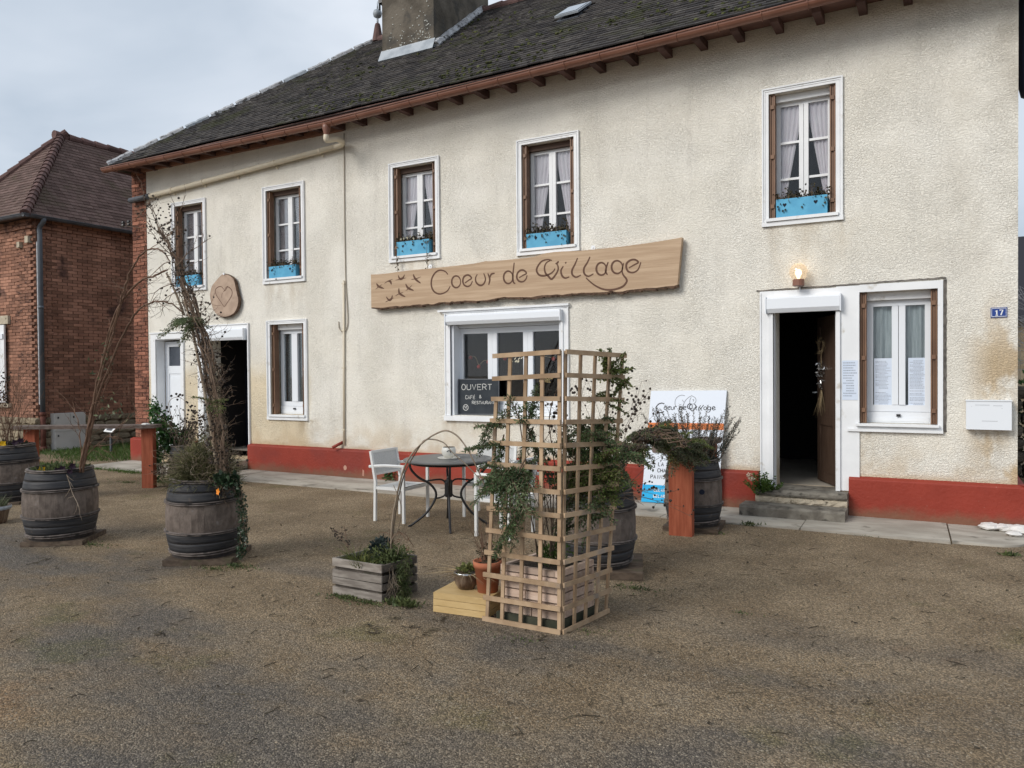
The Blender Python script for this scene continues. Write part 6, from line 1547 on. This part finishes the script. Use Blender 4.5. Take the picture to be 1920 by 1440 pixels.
# ivy and seed heads at the shadowed barrel beside the post
ve = barrelE.location
vi = plant('ivy_bush', 'green ivy bush climbing from the shadowed barrel in front of the white door', 'bush', ve+V((0,0,.5)))
b = MB(); 
for (x, y, R, n) in ((292,770,.13,110),(300,795,.20,260),(312,815,.24,330),(330,830,.22,260),(300,840,.2,200),(290,860,.14,120),(345,815,.15,100)):
    c = fac(x, y, ve.y-.05); leafcloud(b, c, (R,R*.8,R*.8), n, .065, .05, .2, .2)
for i in range(60): b.leaf(fac(283+random.uniform(-4,12), random.uniform(742,790), ve.y), rdir(), .05, .035)
for i in range(90): b.leaf(fac(random.uniform(285,305), random.uniform(862,905), ve.y-.28), rdir(), .055, .045)
b.build('foliage', M['ivy'], vi, kind='stuff')
b = MB()
for i in range(12): twig(b, ve+V((0,0,.5))+rv(.1), V((random.uniform(-.6,.6),0,1)), .5, .004, 1)
b.build('stems', M['stem'], vi)
sh_ = plant('seed_head_shrub', 'wiry shrub of dark round seed heads arching in front of the yellow wall', 'shrub', ve+V((.3,-.1,.3)))
bs, bd = MB(), MB()
for i in range(46):
    p = ve+V((random.uniform(-.05,.25), random.uniform(-.2,.1), .45)); seed_stem(bs, bd, p, V((random.uniform(-.3,1.1), random.uniform(-.4,.1), random.uniform(.35,1.3))), random.uniform(.35,.85), 7, .003, .7, .013)
for px in ([(318,830),(322,790),(316,760),(322,748),(335,745),(352,758),(368,785),(385,830)], [(330,850),(352,800),(362,772),(378,780),(392,810)], [(340,850),(370,810),(395,800),(408,830)]):
    pts = strand(px, 0, 0, y=ve.y-.15, n=5, j=.004); bs.tube(pts, .0035, 5)
    for q in pts[4:]:
        if random.random() < .6: o = q+rv(.05); bs.tube([q, o], .0015, 3); bd.ball(o, .017, None, 6, 4, 1, .2)
for i in range(34):
    p = ve+V((random.uniform(-.1,.35), -.28, .12)); seed_stem(bs, bd, p, V((random.uniform(-.8,.8), random.uniform(-.5,.1), random.uniform(.1,1))), random.uniform(.2,.4), 5, .003, .9, .013)
for i in range(26):
    p = fac(random.uniform(285,345), random.uniform(870,905), ve.y-.35); seed_stem(bs, bd, p, V((random.uniform(-1,1), -.2, random.uniform(-.2,.8))), random.uniform(.12,.3), 4, .0028, .9, .012)
bs.build('stems', M['hoop'], sh_, kind='stuff'); bd.build('seed_heads', M['seed'], sh_, kind='stuff')
# far left barrel: bare twigs, yellow pansy
vf = barrelF.location
tw = plant('bare_bush', 'bare reddish twigs standing in the faded barrel at the photo edge', 'bush', vf+V((0,0,.65)))
b, bd = MB(), MB()
for i in range(26): 
    pts = twig(b, vf+V((random.uniform(-.14,.18), random.uniform(-.15,.1), .65)), V((random.uniform(-.5,.55), random.uniform(-.3,.3), 1.2)), random.uniform(.45,.98), .0042, 2, .16)
for i in range(44): bd.ball(fac(random.uniform(0,18), random.uniform(700,760), vf.y)+rv(.03), .011, None, 6, 4, 1, .2)
for i in range(6): twig(b, fac(random.uniform(2,14), 770, vf.y), V((random.uniform(-.3,.3),0,1)), .4, .003, 1)
b.build('stems', M['stemr'], tw, kind='stuff'); bd.build('seed_heads', M['seed'], tw, kind='stuff')
pf = plant('pansies', 'yellow and dark pansies low in the faded barrel at the photo edge', 'flowers', vf+V((0,0,.67))); b = MB(); leafcloud(b, vf+V((0,0,.68)), (.26,.26,.06), 260, .055, .028, .1, .6); b.build('foliage', M['dried'], pf, kind='stuff')
for (x, y, mm) in ((5,832,'ypet'),(0,837,'ypet'),(28,830,'ppet'),(38,826,'ppet')):
    b = MB(); c = fac(x, y, vf.y-.15); pansy(b, c, .045, EYE-c+rv(1.5)); b.build('bloom', M[mm], pf)
sgp = plant('grey_sprigs', 'grey green sprigs in the small pot at the left edge', 'plant', (-9.02,-4.5,.17)); b = MB(); tuft(b, (-9.02,-4.5,.16), .12, 160, .16, .010, .7); b.build('foliage', M['juniper'], sgp, kind='stuff')

# crate: herbs spilling over, grass tuft, dark clump, rods
cen = cb+d1*l1/2+d2*l2/2
hbp = plant('herbs', 'mid green herbs spilling over the dark side of the grey crate', 'plants', cen+V((0,0,.22)))
b = MB()
leafcloud(b, cb+d1*.10+d2*.20+V((0,0,.27)), (.15,.16,.09), 900, .030, .015, .2, .5); leafcloud(b, cb+d1*.24+d2*.22+V((0,0,.26)), (.12,.12,.06), 350, .032, .016, .2, .5)
for i in range(700):
    t = random.random(); q = cb+d2*(.12+.10*random.random())+d1*(-.03-.03*random.random())+V((0,0,.25-.26*t))+rv(.02); b.blade(q, V((random.uniform(-.5,.7), -.3, random.uniform(-.6,.6))), random.uniform(.02,.05), .005, .4, None, 2)
b.build('foliage', M['herb'], hbp, kind='stuff')
b = MB()
for i in range(70): 
    q = cb+d2*(.05+.2*random.random())-d1*.015+V((0,0,random.uniform(.05,.25))); twig(b, q, V((random.uniform(-.3,.6),-.4,-.8)), random.uniform(.06,.16), .0018, 0, .4)
b.build('stems', M['hoop'], hbp)
gt_ = plant('grass_tuft', 'yellow green grass tuft at the pale end of the grey crate', 'grass', cb+d1*.36+d2*.12+V((0,0,.22))); b = MB(); tuft(b, cb+d1*.35+d2*.14+V((0,0,.21)), .08, 150, .16, .006, .9, .6); tuft(b, cb+d1*.22+d2*.08+V((0,0,.22)), .10, 100, .10, .006, .9, .6); b.build('blades', M['grassy'], gt_, kind='stuff')
dk = plant('dark_leaf_clump', 'rounded clump of blue-black leaves in the grey crate', 'plant', cb+d1*.20+d2*.24+V((0,0,.3))); b = MB(); leafcloud(b, cb+d1*.21+d2*.22+V((0,0,.31)), (.085,.09,.075), 420, .034, .024, .45, .2); b.build('foliage', M['dkleaf'], dk, kind='stuff')
sd_ = plant('dried_flower', 'dry flower stem with dark heads leaning out of the grey crate', 'plant', cb+d1*.36+d2*.12+V((0,0,.22))); bs, bd = MB(), MB()
yy = cb.y+.12
for px in ([(655,1040),(650,1015),(645,985)], [(648,1005),(636,1000),(625,992)], [(652,1025),(640,1010),(630,1003)]):
    pts = strand(px, 0, 0, y=yy, n=4, j=.003); bs.tube(pts, .003, 4)
    for i in range(9): o = random.choice(pts[2:])+rv(.015); bd.leaf(o, rdir(), .022, .012); bd.ball(o, .006, None, 5, 4)
bs.build('stem', M['stem'], sd_, kind='stuff'); bd.build('heads', M['seed'], sd_, kind='stuff')
rd = plant('willow_hoop', 'two grey willow rods bent in hoops from the crate across the table', 'hoop', fac(730,1040,-4.62)); 
for px, r0, dy in (([(733,1045),(735,985),(743,935),(757,880),(775,848),(800,824),(825,810),(840,808),(858,818),(875,840),(890,868),(903,897),(912,918)], .0075, 0), ([(736,1045),(738,990),(748,930),(760,885),(785,840),(800,824),(830,829),(850,850),(880,877),(905,905)], .0055, .015), ([(733,1045),(734,1015),(745,995),(752,965),(750,940),(738,910)], .0045, -.02), ([(745,1040),(750,1020),(758,1000),(770,975)], .003, -.03), ([(728,1045),(728,1010),(730,990)], .003, .0)):
    MB().tube(strand(px, 0, 0, y=-4.62+dy, n=6), [r0, r0*.6], 6).build('rod', M['hoop'], rd, smooth=True)
b = MB()
for px in ([(733,1010),(745,998),(760,1002),(775,1025)], [(735,1005),(722,998),(710,1000)], [(740,1003),(752,1000),(762,1012)]): b.tube(strand(px, 0, 0, y=-4.62, n=4, j=.004), .0025, 4)
for i in range(60): b.leaf(fac(random.uniform(722,770), random.uniform(996,1030), -4.62), rdir(), .025, .008)
b.build('dry_leaves', M['stemr'], rd, kind='stuff')
# pots on the ochre box
pp = plant('pot_plant', 'pale green leaves and dry strands in the small streaked pot', 'plant', bp+V((0,0,.1))); b = MB(); leafcloud(b, bp+V((.0,0,.125)), (.07,.07,.035), 120, .035, .024, .1, .6); b.build('foliage', M['grassy'], pp, kind='stuff'); b = MB()
for i in range(110):
    a = random.uniform(0, 2*PI); q = bp+V((math.cos(a)*.08, math.sin(a)*.08, .11)); b.blade(q, V((math.cos(a), math.sin(a), .2)), random.uniform(.06,.14), .005, 1.0)
b.build('dry_strands', M['straw'], pp, kind='stuff')
pg = plant('brown_stems', 'tuft of brown upright stems in the terracotta pot', 'plant', tp_+V((0,0,.18))); b = MB()
for i in range(34): twig(b, tp_+V((random.uniform(-.05,.03), random.uniform(-.05,.05), .18)), V((random.uniform(-.5,.25), random.uniform(-.2,.2), 1.4)), random.uniform(.16,.36), .0022, 0, .12)
b.build('stems', M['stemr'], pg, kind='stuff'); b = MB(); leafcloud(b, tp_+V((.03,0,.23)), (.10,.09,.10), 330, .022, .012, .1, .4); b.build('foliage', M['dried'], pg, kind='stuff')
yb2 = MB(); leafcloud(yb2, tp_+V((.07,0.02,.30)), (.05,.05,.05), 90, .02, .012, .1, .4); yb2.build('foliage', M['grassy'], pg, kind='stuff')

# trellis greenery
tc_ = (c0+c0+a1*.5+a2*.5)/2
hs = plant('spruce_bunch', 'big bunch of spruce boughs hung on the left trellis panel', 'spruce boughs', c0+a1*.33+V((0,0,.9)))
bs, bn, bl = MB(), MB(), MB(); o = fac(955,885,-4.80)
for (x, y, L2, W2) in ((905,935,.30,.5),(915,915,.28,.5),(935,940,.26,.5),(990,930,.32,.45),(1010,915,.28,.5),(965,985,.40,.42),(1000,960,.36,.45),(940,900,.2,.6),(985,890,.22,.6),(975,940,.28,.5),(1000,890,.2,.5),(925,880,.22,.5),(955,920,.22,.6),(900,905,.26,.5)):
    e = fac(x, y, -4.86+random.uniform(-.08,.05))-o; conifer(bs, bl if random.random() < .22 else bn, o+rv(.03), e.normalized()+V((0,-.15,.25)), L2*.92, W2, .032, .35, None, .0075)
conifer(bs, bn, fac(975,955,-4.84), fac(945,1005,-4.86)-fac(975,955,-4.84), .34, .42, .031, .1, None, .0075)
bs.tube(strand([(985,860),(965,900),(952,960),(940,1000)], 0, 0, y=-4.82), [.006,.003], 5)
bs.build('stems', M['stem'], hs); bn.build('needles', M['spruce'], hs, kind='stuff'); bl.build('pale_needles', M['sprucel'], hs, kind='stuff')
hs = plant('spruce_bunch', 'looser spruce sprigs threaded through the upper left trellis', 'spruce boughs', c0+a1*.4+V((0,0,1.2))); bs, bn, bl = MB(), MB(), MB()
for (x0, y0, x1, y1, L2, k) in ((960,830,895,830,.30,0),(950,800,915,795,.20,0),(945,815,930,870,.24,0),(985,815,1000,745,.34,1),(990,800,1010,850,.24,1),(975,790,960,750,.20,1),(1005,830,1020,870,.22,1),(1000,800,975,860,.24,1),(935,800,950,760,.18,1),(1015,830,1045,850,.16,1),(920,790,905,830,.2,0),(1000,870,985,905,.22,1),(1010,860,960,880,.2,1)):
    p, q = fac(x0, y0, -4.72), fac(x1, y1, -4.72+random.uniform(-.1,.05)); conifer(bs, bn if k else bn, p, q-p, L2*1.15, .44, .030, .15, None, .0075)
bs.tube(strand([(972,770),(980,830),(990,880)], 0, 0, y=-4.72), .004, 5)
bs.build('stems', M['stem'], hs); bn.build('needles', M['spruce'], hs, kind='stuff')
ff = plant('conifer_bunch', 'feathery green conifer boughs behind the right trellis panel', 'conifer boughs', c0+a2*.4+V((0,0,1.0))); bs, bn, b2 = MB(), MB(), MB()
yf = -4.42
for i in range(58):
    x0, y0 = random.uniform(1068,1150), random.uniform(800,880); p = fac(x0, y0, yf+random.uniform(-.05,.15)); conifer(bs, bn if random.random() < .72 else b2, p, V((random.uniform(-.6,1.0), random.uniform(-.5,.3), random.uniform(-.4,.8))), random.uniform(.18,.32), .5, .022, .25, None, .0075)
for i in range(20):
    p = fac(random.uniform(1115,1152), random.uniform(690,770), yf); conifer(bs, b2, p, V((random.uniform(-.4,1), 0, random.uniform(-.2,.6))), .18, .5, .019, .2, None, .010)
for i in range(26):
    p = fac(random.uniform(1065,1140), random.uniform(880,925), yf); conifer(bs, b2, p, V((random.uniform(-1,1), -.3, random.uniform(-.4,.5))), .22, .5, .020, .3, None, .010)
for i in range(9):
    p = fac(random.uniform(1068,1120), random.uniform(925,980), yf-.05); conifer(bs, bn, p, V((random.uniform(-.6,.8), -.3, random.uniform(-.9,.3))), .22, .45, .020, .4, None, .009)
bs.build('stems', M['stem'], ff); bn.build('needles', M['spruce'], ff, kind='stuff'); b2.build('pale_needles', M['fir'], ff, kind='stuff')
pl_ = plant('planter_greens', 'bare wands and low green leaves growing in the planter inside the trellis', 'plants', pc.location+V((0,0,.33))); b = MB()
o = org+a1*.2+a2*.2+V((0,0,.34)); leafcloud(b, o+V((.03,0,.07)), (.14,.13,.08), 420, .030, .012, .1, .7); b.build('foliage', M['lawn'], pl_, kind='stuff'); b = MB(); bd = MB()
for i in range(10): twig(b, o+rv(.06), V((random.uniform(-.2,.25), random.uniform(-.1,.1), 1.5)), random.uniform(.5,.85), .0045, 1, .10)
for px in ([(1030,1060),(1036,960),(1040,880),(1030,800),(1034,760),(1046,725)], [(1035,1050),(1030,900),(1012,830)]):
    pts = strand(px, 0, 0, y=-4.62, n=5); b.tube(pts, .0035, 4)
    for i in range(10): q = random.choice(pts[len(pts)//2:])+rv(.04); bd.ball(q, .012, None, 6, 4, 1, .2)
b.build('wands', M['stem'], pl_); bd.build('seed_heads', M['seed'], pl_, kind='stuff')

# big barrel behind the trellis: seed heads and a low spreading juniper
vc = barrelC.location
sc_ = plant('seed_head_shrub', 'tall thicket of dark round seed heads in the barrel behind the trellis', 'shrub', vc+V((0,0,.6))); bs, bd = MB(), MB()
for i in range(50):
    p = vc+V((random.uniform(-.2,.2), random.uniform(-.2,.2), .6)); seed_stem(bs, bd, p, V((random.uniform(-.5,.85), random.uniform(-.4,.4), random.uniform(.7,1.4))), random.uniform(.4,.95), 8, .0026, .6, .0115)
for (x, y) in ((1168,720),(1185,740),(1200,745),(1195,765),(1210,800),(1225,815),(1175,700),(1150,715),(1110,735),(1090,720),(1075,735)):
    q = fac(x, y, vc.y); 
    for i in range(6): bd.ball(q+rv(.05), .011, None, 6, 4, 1, .2)
    twig(bs, q-V((0,0,.1)), V((0,0,1)), .12, .002, 1)
for i in range(8):
    p = vc+V((.22, random.uniform(-.2,.1), .58)); seed_stem(bs, bd, p, V((1, random.uniform(-.4,.2), random.uniform(-.5,.5))), random.uniform(.3,.7), 5, .0024, .5, .010)
bs.build('stems', M['stem'], sc_, kind='stuff'); bd.build('seed_heads', M['seed'], sc_, kind='stuff')
ju = plant('juniper', 'low grey green juniper spreading from the barrel behind the trellis over to the red post', 'shrub', vc+V((.3,0,.75))); bs, bn, b2 = MB(), MB(), MB()
ctrl = [(1150,840),(1170,815),(1190,800),(1215,800),(1240,812),(1265,825),(1290,832)]
for i in range(95):
    k = random.random()*5.99; i0 = int(k); f = k-i0; x = ctrl[i0][0]*(1-f)+ctrl[i0+1][0]*f; y = ctrl[i0][1]*(1-f)+ctrl[i0+1][1]*f; th_ = 34*(1-.75*k/6); p = fac(x, y+random.uniform(4,th_+8), vc.y+.10+.20*k+random.uniform(-.1,.1))
    conifer(bs, bn if random.random() < .7 else b2, p, V((random.uniform(.1,1), random.uniform(-.6,.6), random.uniform(-.35,.5))), random.uniform(.16,.30), .55, .024, .3, None, .0080)
for i in range(16):
    p = vc+V((random.uniform(-.25,.25), random.uniform(-.25,0), .66)); conifer(bs, b2, p, V((random.uniform(-1,1), -.5, random.uniform(-.2,.5))), .2, .5, .022, .4, None, .009)
for e in ((1285,842,1310,862),(1275,848,1300,872),(1280,838,1316,850),(1268,846,1262,868)): conifer(bs, bn, fac(e[0],e[1],-1.98), fac(e[2],e[3],-2.05)-fac(e[0],e[1],-1.98), .22, .55, .026, .2, None, .009)
st = MB()
for i in range(10): st.tube(strand([(1130,905),(1165,870),(1200,830),(1240,815),(1285,830)], 0, 0, y=vc.y+.35, n=4, j=.05), .004, 5)
bs.build('stems', M['stem'], ju); bn.build('needles', M['juniper'], ju, kind='stuff'); b2.build('green_needles', M['fir'], ju, kind='stuff'); st.build('branches', M['stem'], ju)
gb = plant('grass_tuft', 'green grass tuft at the rim of the barrel behind the trellis', 'grass', vc+V((.1,-.1,.6))); b = MB(); tuft(b, vc+V((.10,-.10,.60)), .18, 260, .17, .007, 1.0, .5); b.build('blades', M['lawn'], gb, kind='stuff')
# rosemary
vd = barrelD.location
ro = plant('rosemary', 'upright dark rosemary in the barrel before the white panel', 'shrub', vd+V((0,0,.6))); bs, bn = MB(), MB()
for i in range(85):
    a = random.uniform(0, 2*PI); rr = .24*math.sqrt(random.random()); p = vd+V((math.cos(a)*rr, math.sin(a)*rr, .60)); d_ = V((math.cos(a)*rr*2.4+random.uniform(-.15,.2), math.sin(a)*rr*1.5, 1)); L2 = random.uniform(.28,.56)
    if i < 14: d_ = V((random.uniform(.3,.9), random.uniform(-.3,.3), random.uniform(.6,1))); L2 = random.uniform(.4,.62)
    pts = [p+d_.normalized()*L2*t+V((0,0,.06*t*t))+rv(.006) for t in [k/9 for k in range(10)]]; bs.tube(pts, [.0028,.0015], 4)
    for k in range(9):
        for q in range(11): e = (pts[k+1]-pts[k]).normalized(); bn.leaf(pts[k].lerp(pts[k+1], q/11), e*.7+e.cross(rdir()), .028, .0065)
for i in range(1500): bn.leaf(vd+V((random.gauss(0,.12), random.gauss(0,.12), .62+abs(random.gauss(0,.09)))), rdir(), .032, .008)
bs.build('stems', M['stem'], ro); bn.build('needles', M['rose'], ro, kind='stuff')
# plant by the step, small ones by the wall and at the right post
stp_ = plant('valerian', 'leafy green plant with a cream bloom growing over the upper step', 'plant', (-1.72,-.16,.27)); b = MB()
for i in range(36):
    p = V((random.uniform(-1.85,-1.62), random.uniform(-.22,-.05), .22)); e = V((random.uniform(-.55,.75), random.uniform(-.8,.1), random.uniform(.5,1.2))).normalized(); L2 = random.uniform(.12,.26)
    for k in range(9):
        for q in range(3): o = p+e*L2*k/8; b.leaf(o, e.cross(rdir())+e*.5, .048*(1-.3*k/8), .017)
b.build('foliage', M['lawn'], stp_, kind='stuff'); q = fac(1406,893,-.25); f = MB(); leafcloud(f, q, (.035,.03,.04), 60, .016, .012, .3); leafcloud(f, fac(1411,899,-.25), (.03,.03,.03), 40, .016, .012, .3); f.build('bloom', M['wpet'], stp_); s_ = MB(); s_.tube([q, fac(1415,912,-.22), (-1.78,-.15,.25)], .003, 4); s_.build('stem', M['lawn'], stp_)
wl = plant('wall_plant', 'small dark green plant at the wall foot behind the clear standing chair', 'plant', gnd(733,901,.02)); q = wl.location.copy(); b = MB(); leafcloud(b, q+V((0,0,.06)), (.14,.10,.08), 200, .055, .024, .1, .6); b.build('foliage', M['ivy'], wl, kind='stuff')
# ------------------------------------------------------------------ ground cover
def in_(x, y, lst): return any((x-a)**2/(rx*rx)+(y-c)**2/(ry*ry) < 1 for a, c, rx, ry in lst)
b = MB()
for i in range(9000):
    x, y = random.uniform(-16.45,-13.1), random.uniform(-.55,3.0)
    if y < -.25+.25*math.sin(x*2.3)+random.uniform(-.25,.1): continue
    b.blade((x, y, 0), V((random.uniform(-.5,.5), random.uniform(-.5,.5), 1)), random.uniform(.05,.15), .010, .5, None, 2)
for i in range(1800):
    x = random.uniform(-14.5,-11.2); y = -1.05+random.gauss(0,.07)+.04*math.sin(x*5); b.blade((x, y, 0), V((random.uniform(-.5,.5), random.uniform(-.5,.5), 1)), random.uniform(.02,.06), .009, .5, None, 2)
tag(b.build('lawn', M['lawn'], None), 'green grass growing along the foot of the brick wall', 'grass', kind='stuff')
b = MB()
for (px, py, R, n, L2) in ((1405,985,.10,90,.045),(1890,1042,.07,70,.05),(650,1122,.16,200,.03),(755,1135,.10,260,.06),(690,1132,.18,160,.025),(440,1062,.20,200,.03),(400,1068,.2,110,.025),(172,1022,.2,80,.03),(1500,992,.12,60,.02),(1385,975,.30,130,.02),(1440,980,.3,120,.02),(1620,1004,.25,90,.02),(1330,1000,.1,120,.05),(300,905,.2,80,.04),(240,905,.3,120,.03),(1190,1105,.25,90,.03),(1100,1185,.2,60,.02),(60,945,.3,110,.03),(980,1200,.2,60,.02),(1390,1150,.1,30,.02)):
    c = gnd(px, py)
    for i in range(n):
        a = random.uniform(0, 2*PI); rr = R*abs(random.gauss(0,.5)); b.leaf(c+V((math.cos(a)*rr*1.5, math.sin(a)*rr*.5, .002)), V((random.uniform(-1,1), random.uniform(-1,1), random.uniform(.2,1.2))), L2*random.uniform(.5,1.2), L2*.35)
tag(b.build('weeds', M['herb'], None), 'small weeds and moss tufts in the gravel round the barrels and crate', 'weeds', kind='stuff')
b = MB()
for i in range(700):
    px, py = random.uniform(0,1920), random.triangular(930,1440,1010); c = gnd(px, py)
    if c.y > -1.05: continue
    if random.random() < .45:
        a = random.uniform(0, PI); d_ = V((math.cos(a), math.sin(a), .02))*random.uniform(.03,.10); b.tube([c+V((0,0,.004)), c+d_*.5+V((0,0,.008))+rv(.006), c+d_+V((0,0,.005))], .0022, 4)
    else: b.leaf(c+V((0,0,.004)), V((random.uniform(-1,1), random.uniform(-1,1), .15)), random.uniform(.015,.04), random.uniform(.01,.022), None, V((0,0,1))+rv(.5))
for (px, py) in ((690,1175),(700,1185),(745,1160),(825,1162),(740,1128),(820,1178),(300,1190),(800,1188),(770,1175),(1010,1196)):
    for k in range(6): b.leaf(gnd(px+random.uniform(-12,12), py+random.uniform(-4,4), .006), V((random.uniform(-1,1), random.uniform(-1,1), .1)), .05, .018, None, V((0,0,1))+rv(.4))
tag(b.build('fallen_litter', M['dry'], None), 'dead leaves and twigs scattered on the gravel', 'litter', kind='stuff')
# loose stones
n = 60000
u = rng.random(n); dist = 2.0+8.5*u**1.7; ang_ = YAW+(rng.random(n)-.5)*1.30
sxx = -np.sin(ang_)*dist; syy = -CAM_D+np.cos(ang_)*dist
keep = (syy < -1.05); sxx, syy = sxx[keep], syy[keep]; n = len(sxx)
s_ = .0017+.0026*rng.random(n)**2+.0035*(rng.random(n) > .988)
base = np.array([(1,0,0),(.3,.95,0),(-.8,.6,0),(-.8,-.6,0),(.3,-.95,0),(.1,.1,.75)], np.float32)
th = rng.random(n)*2*PI; cA, sA = np.cos(th), np.sin(th); el = .7+.6*rng.random(n)
vx = base[None,:,0]*s_[:,None]; vy = base[None,:,1]*(s_*el)[:,None]; vz = base[None,:,2]*s_[:,None]*1.1
co = np.stack([sxx[:,None]+vx*cA[:,None]-vy*sA[:,None], syy[:,None]+vx*sA[:,None]+vy*cA[:,None], vz+.0004], -1).reshape(-1, 3).astype(np.float32)
tri = np.array([(0,1,5),(1,2,5),(2,3,5),(3,4,5),(4,0,5)], np.int32); idx = (np.arange(n, dtype=np.int32)*6)[:,None,None]+tri[None]
me = bpy.data.meshes.new('loose_stones'); me.vertices.add(len(co)); me.vertices.foreach_set('co', co.ravel()); nf = n*5
me.loops.add(nf*3); me.loops.foreach_set('vertex_index', idx.ravel()); me.polygons.add(nf); me.polygons.foreach_set('loop_start', np.arange(nf, dtype=np.int32)*3)
at = me.attributes.new('rnd', 'FLOAT', 'FACE'); at.data.foreach_set('value', np.repeat(rng.random(n).astype(np.float32), 5)); me.materials.append(M['stoneg']); me.update(calc_edges=True)
o = bpy.data.objects.new('loose_stones', me); COL.objects.link(o); tag(o, 'loose pale and dark gravel stones strewn over the yard', 'gravel', kind='stuff')

# ------------------------------------------------------------------ what shows past the right hand corner of the house
gw = thing('garden_wall', 'dark stone garden wall beyond the right corner of the house', 'wall', (2.2, 4.5, 0))
usm = bpy.data.meshes.new('stone'); bb = MB(); bb.ball((0,0,0), .5, 0, 8, 5, 1, .12); bb.v = [tuple(max(-.43, min(.43, 1.25*c)) for c in v) for v in bb.v]
usm.from_pydata(bb.v, [], bb.f); usm.materials.append(mat('dark_wall_stone', (.075,.065,.052), (.14,.125,.10), scale=4, rough=.95, bump=.03, bscale=9, var=.3)); usm.attributes.new('rnd', 'FLOAT', 'FACE')
ms = []
for r_ in range(7):
    x = .75
    while x < 3.2: ln = random.uniform(.25,.45); ms.append(TRS((x+ln/2, 4.5, .1+r_*.19), (ln*1.12,.5,.21))); x += ln
pieces('stone', ms, M['ashlar'], gw, usm, 'stone_rest')
hd_ = plant('hedge', 'green hedge behind the stone garden wall', 'hedge', (2.2,5.6,0)); b = MB(); leafcloud(b, (2.0,5.6,1.0), (1.4,.5,.95), 1500, .10, .06, .3, .3); b.build('foliage', M['ivy'], hd_, kind='stuff')
bt_ = plant('bare_tree', 'pale bare tree standing behind the hedge', 'tree', (2.0,9.0,0)); b = MB(); b.tube(cr([(2.0,9,0),(1.95,9,1.2),(2.05,9,2.4)], 4), [.10,.05], 8); b.build('trunk', M['hoop'], bt_); b = MB()
for i in range(60): twig(b, (2.0+random.uniform(-.1,.1), 9, random.uniform(1.4,2.4)), V((random.uniform(-1,1), random.uniform(-.6,.6), random.uniform(.2,1.2))), random.uniform(.6,1.5), .012, 2, .2)
b.build('branches', mat('pale_twigs', (.32,.32,.33), (.42,.42,.43), scale=9, rough=.9), bt_, kind='stuff')
fh = thing('far_house', 'dark roofed house far beyond the right corner', 'house', (3.5,16,0)); b = MB(); b.box(1.9,7,16,22,0,3.0); b.build('wall', M['ashlar'], fh); b = MB(); b.add([(1.7,15.7,2.9),(7.3,15.7,2.9),(7.3,19,5.6),(1.7,19,5.6),(1.7,22.3,2.9),(7.3,22.3,2.9)], [(0,1,2,3),(3,2,5,4),(0,3,4),(1,5,2)]); b.build('roof', mat('far_slate', (.025,.025,.032), rough=.8), fh)
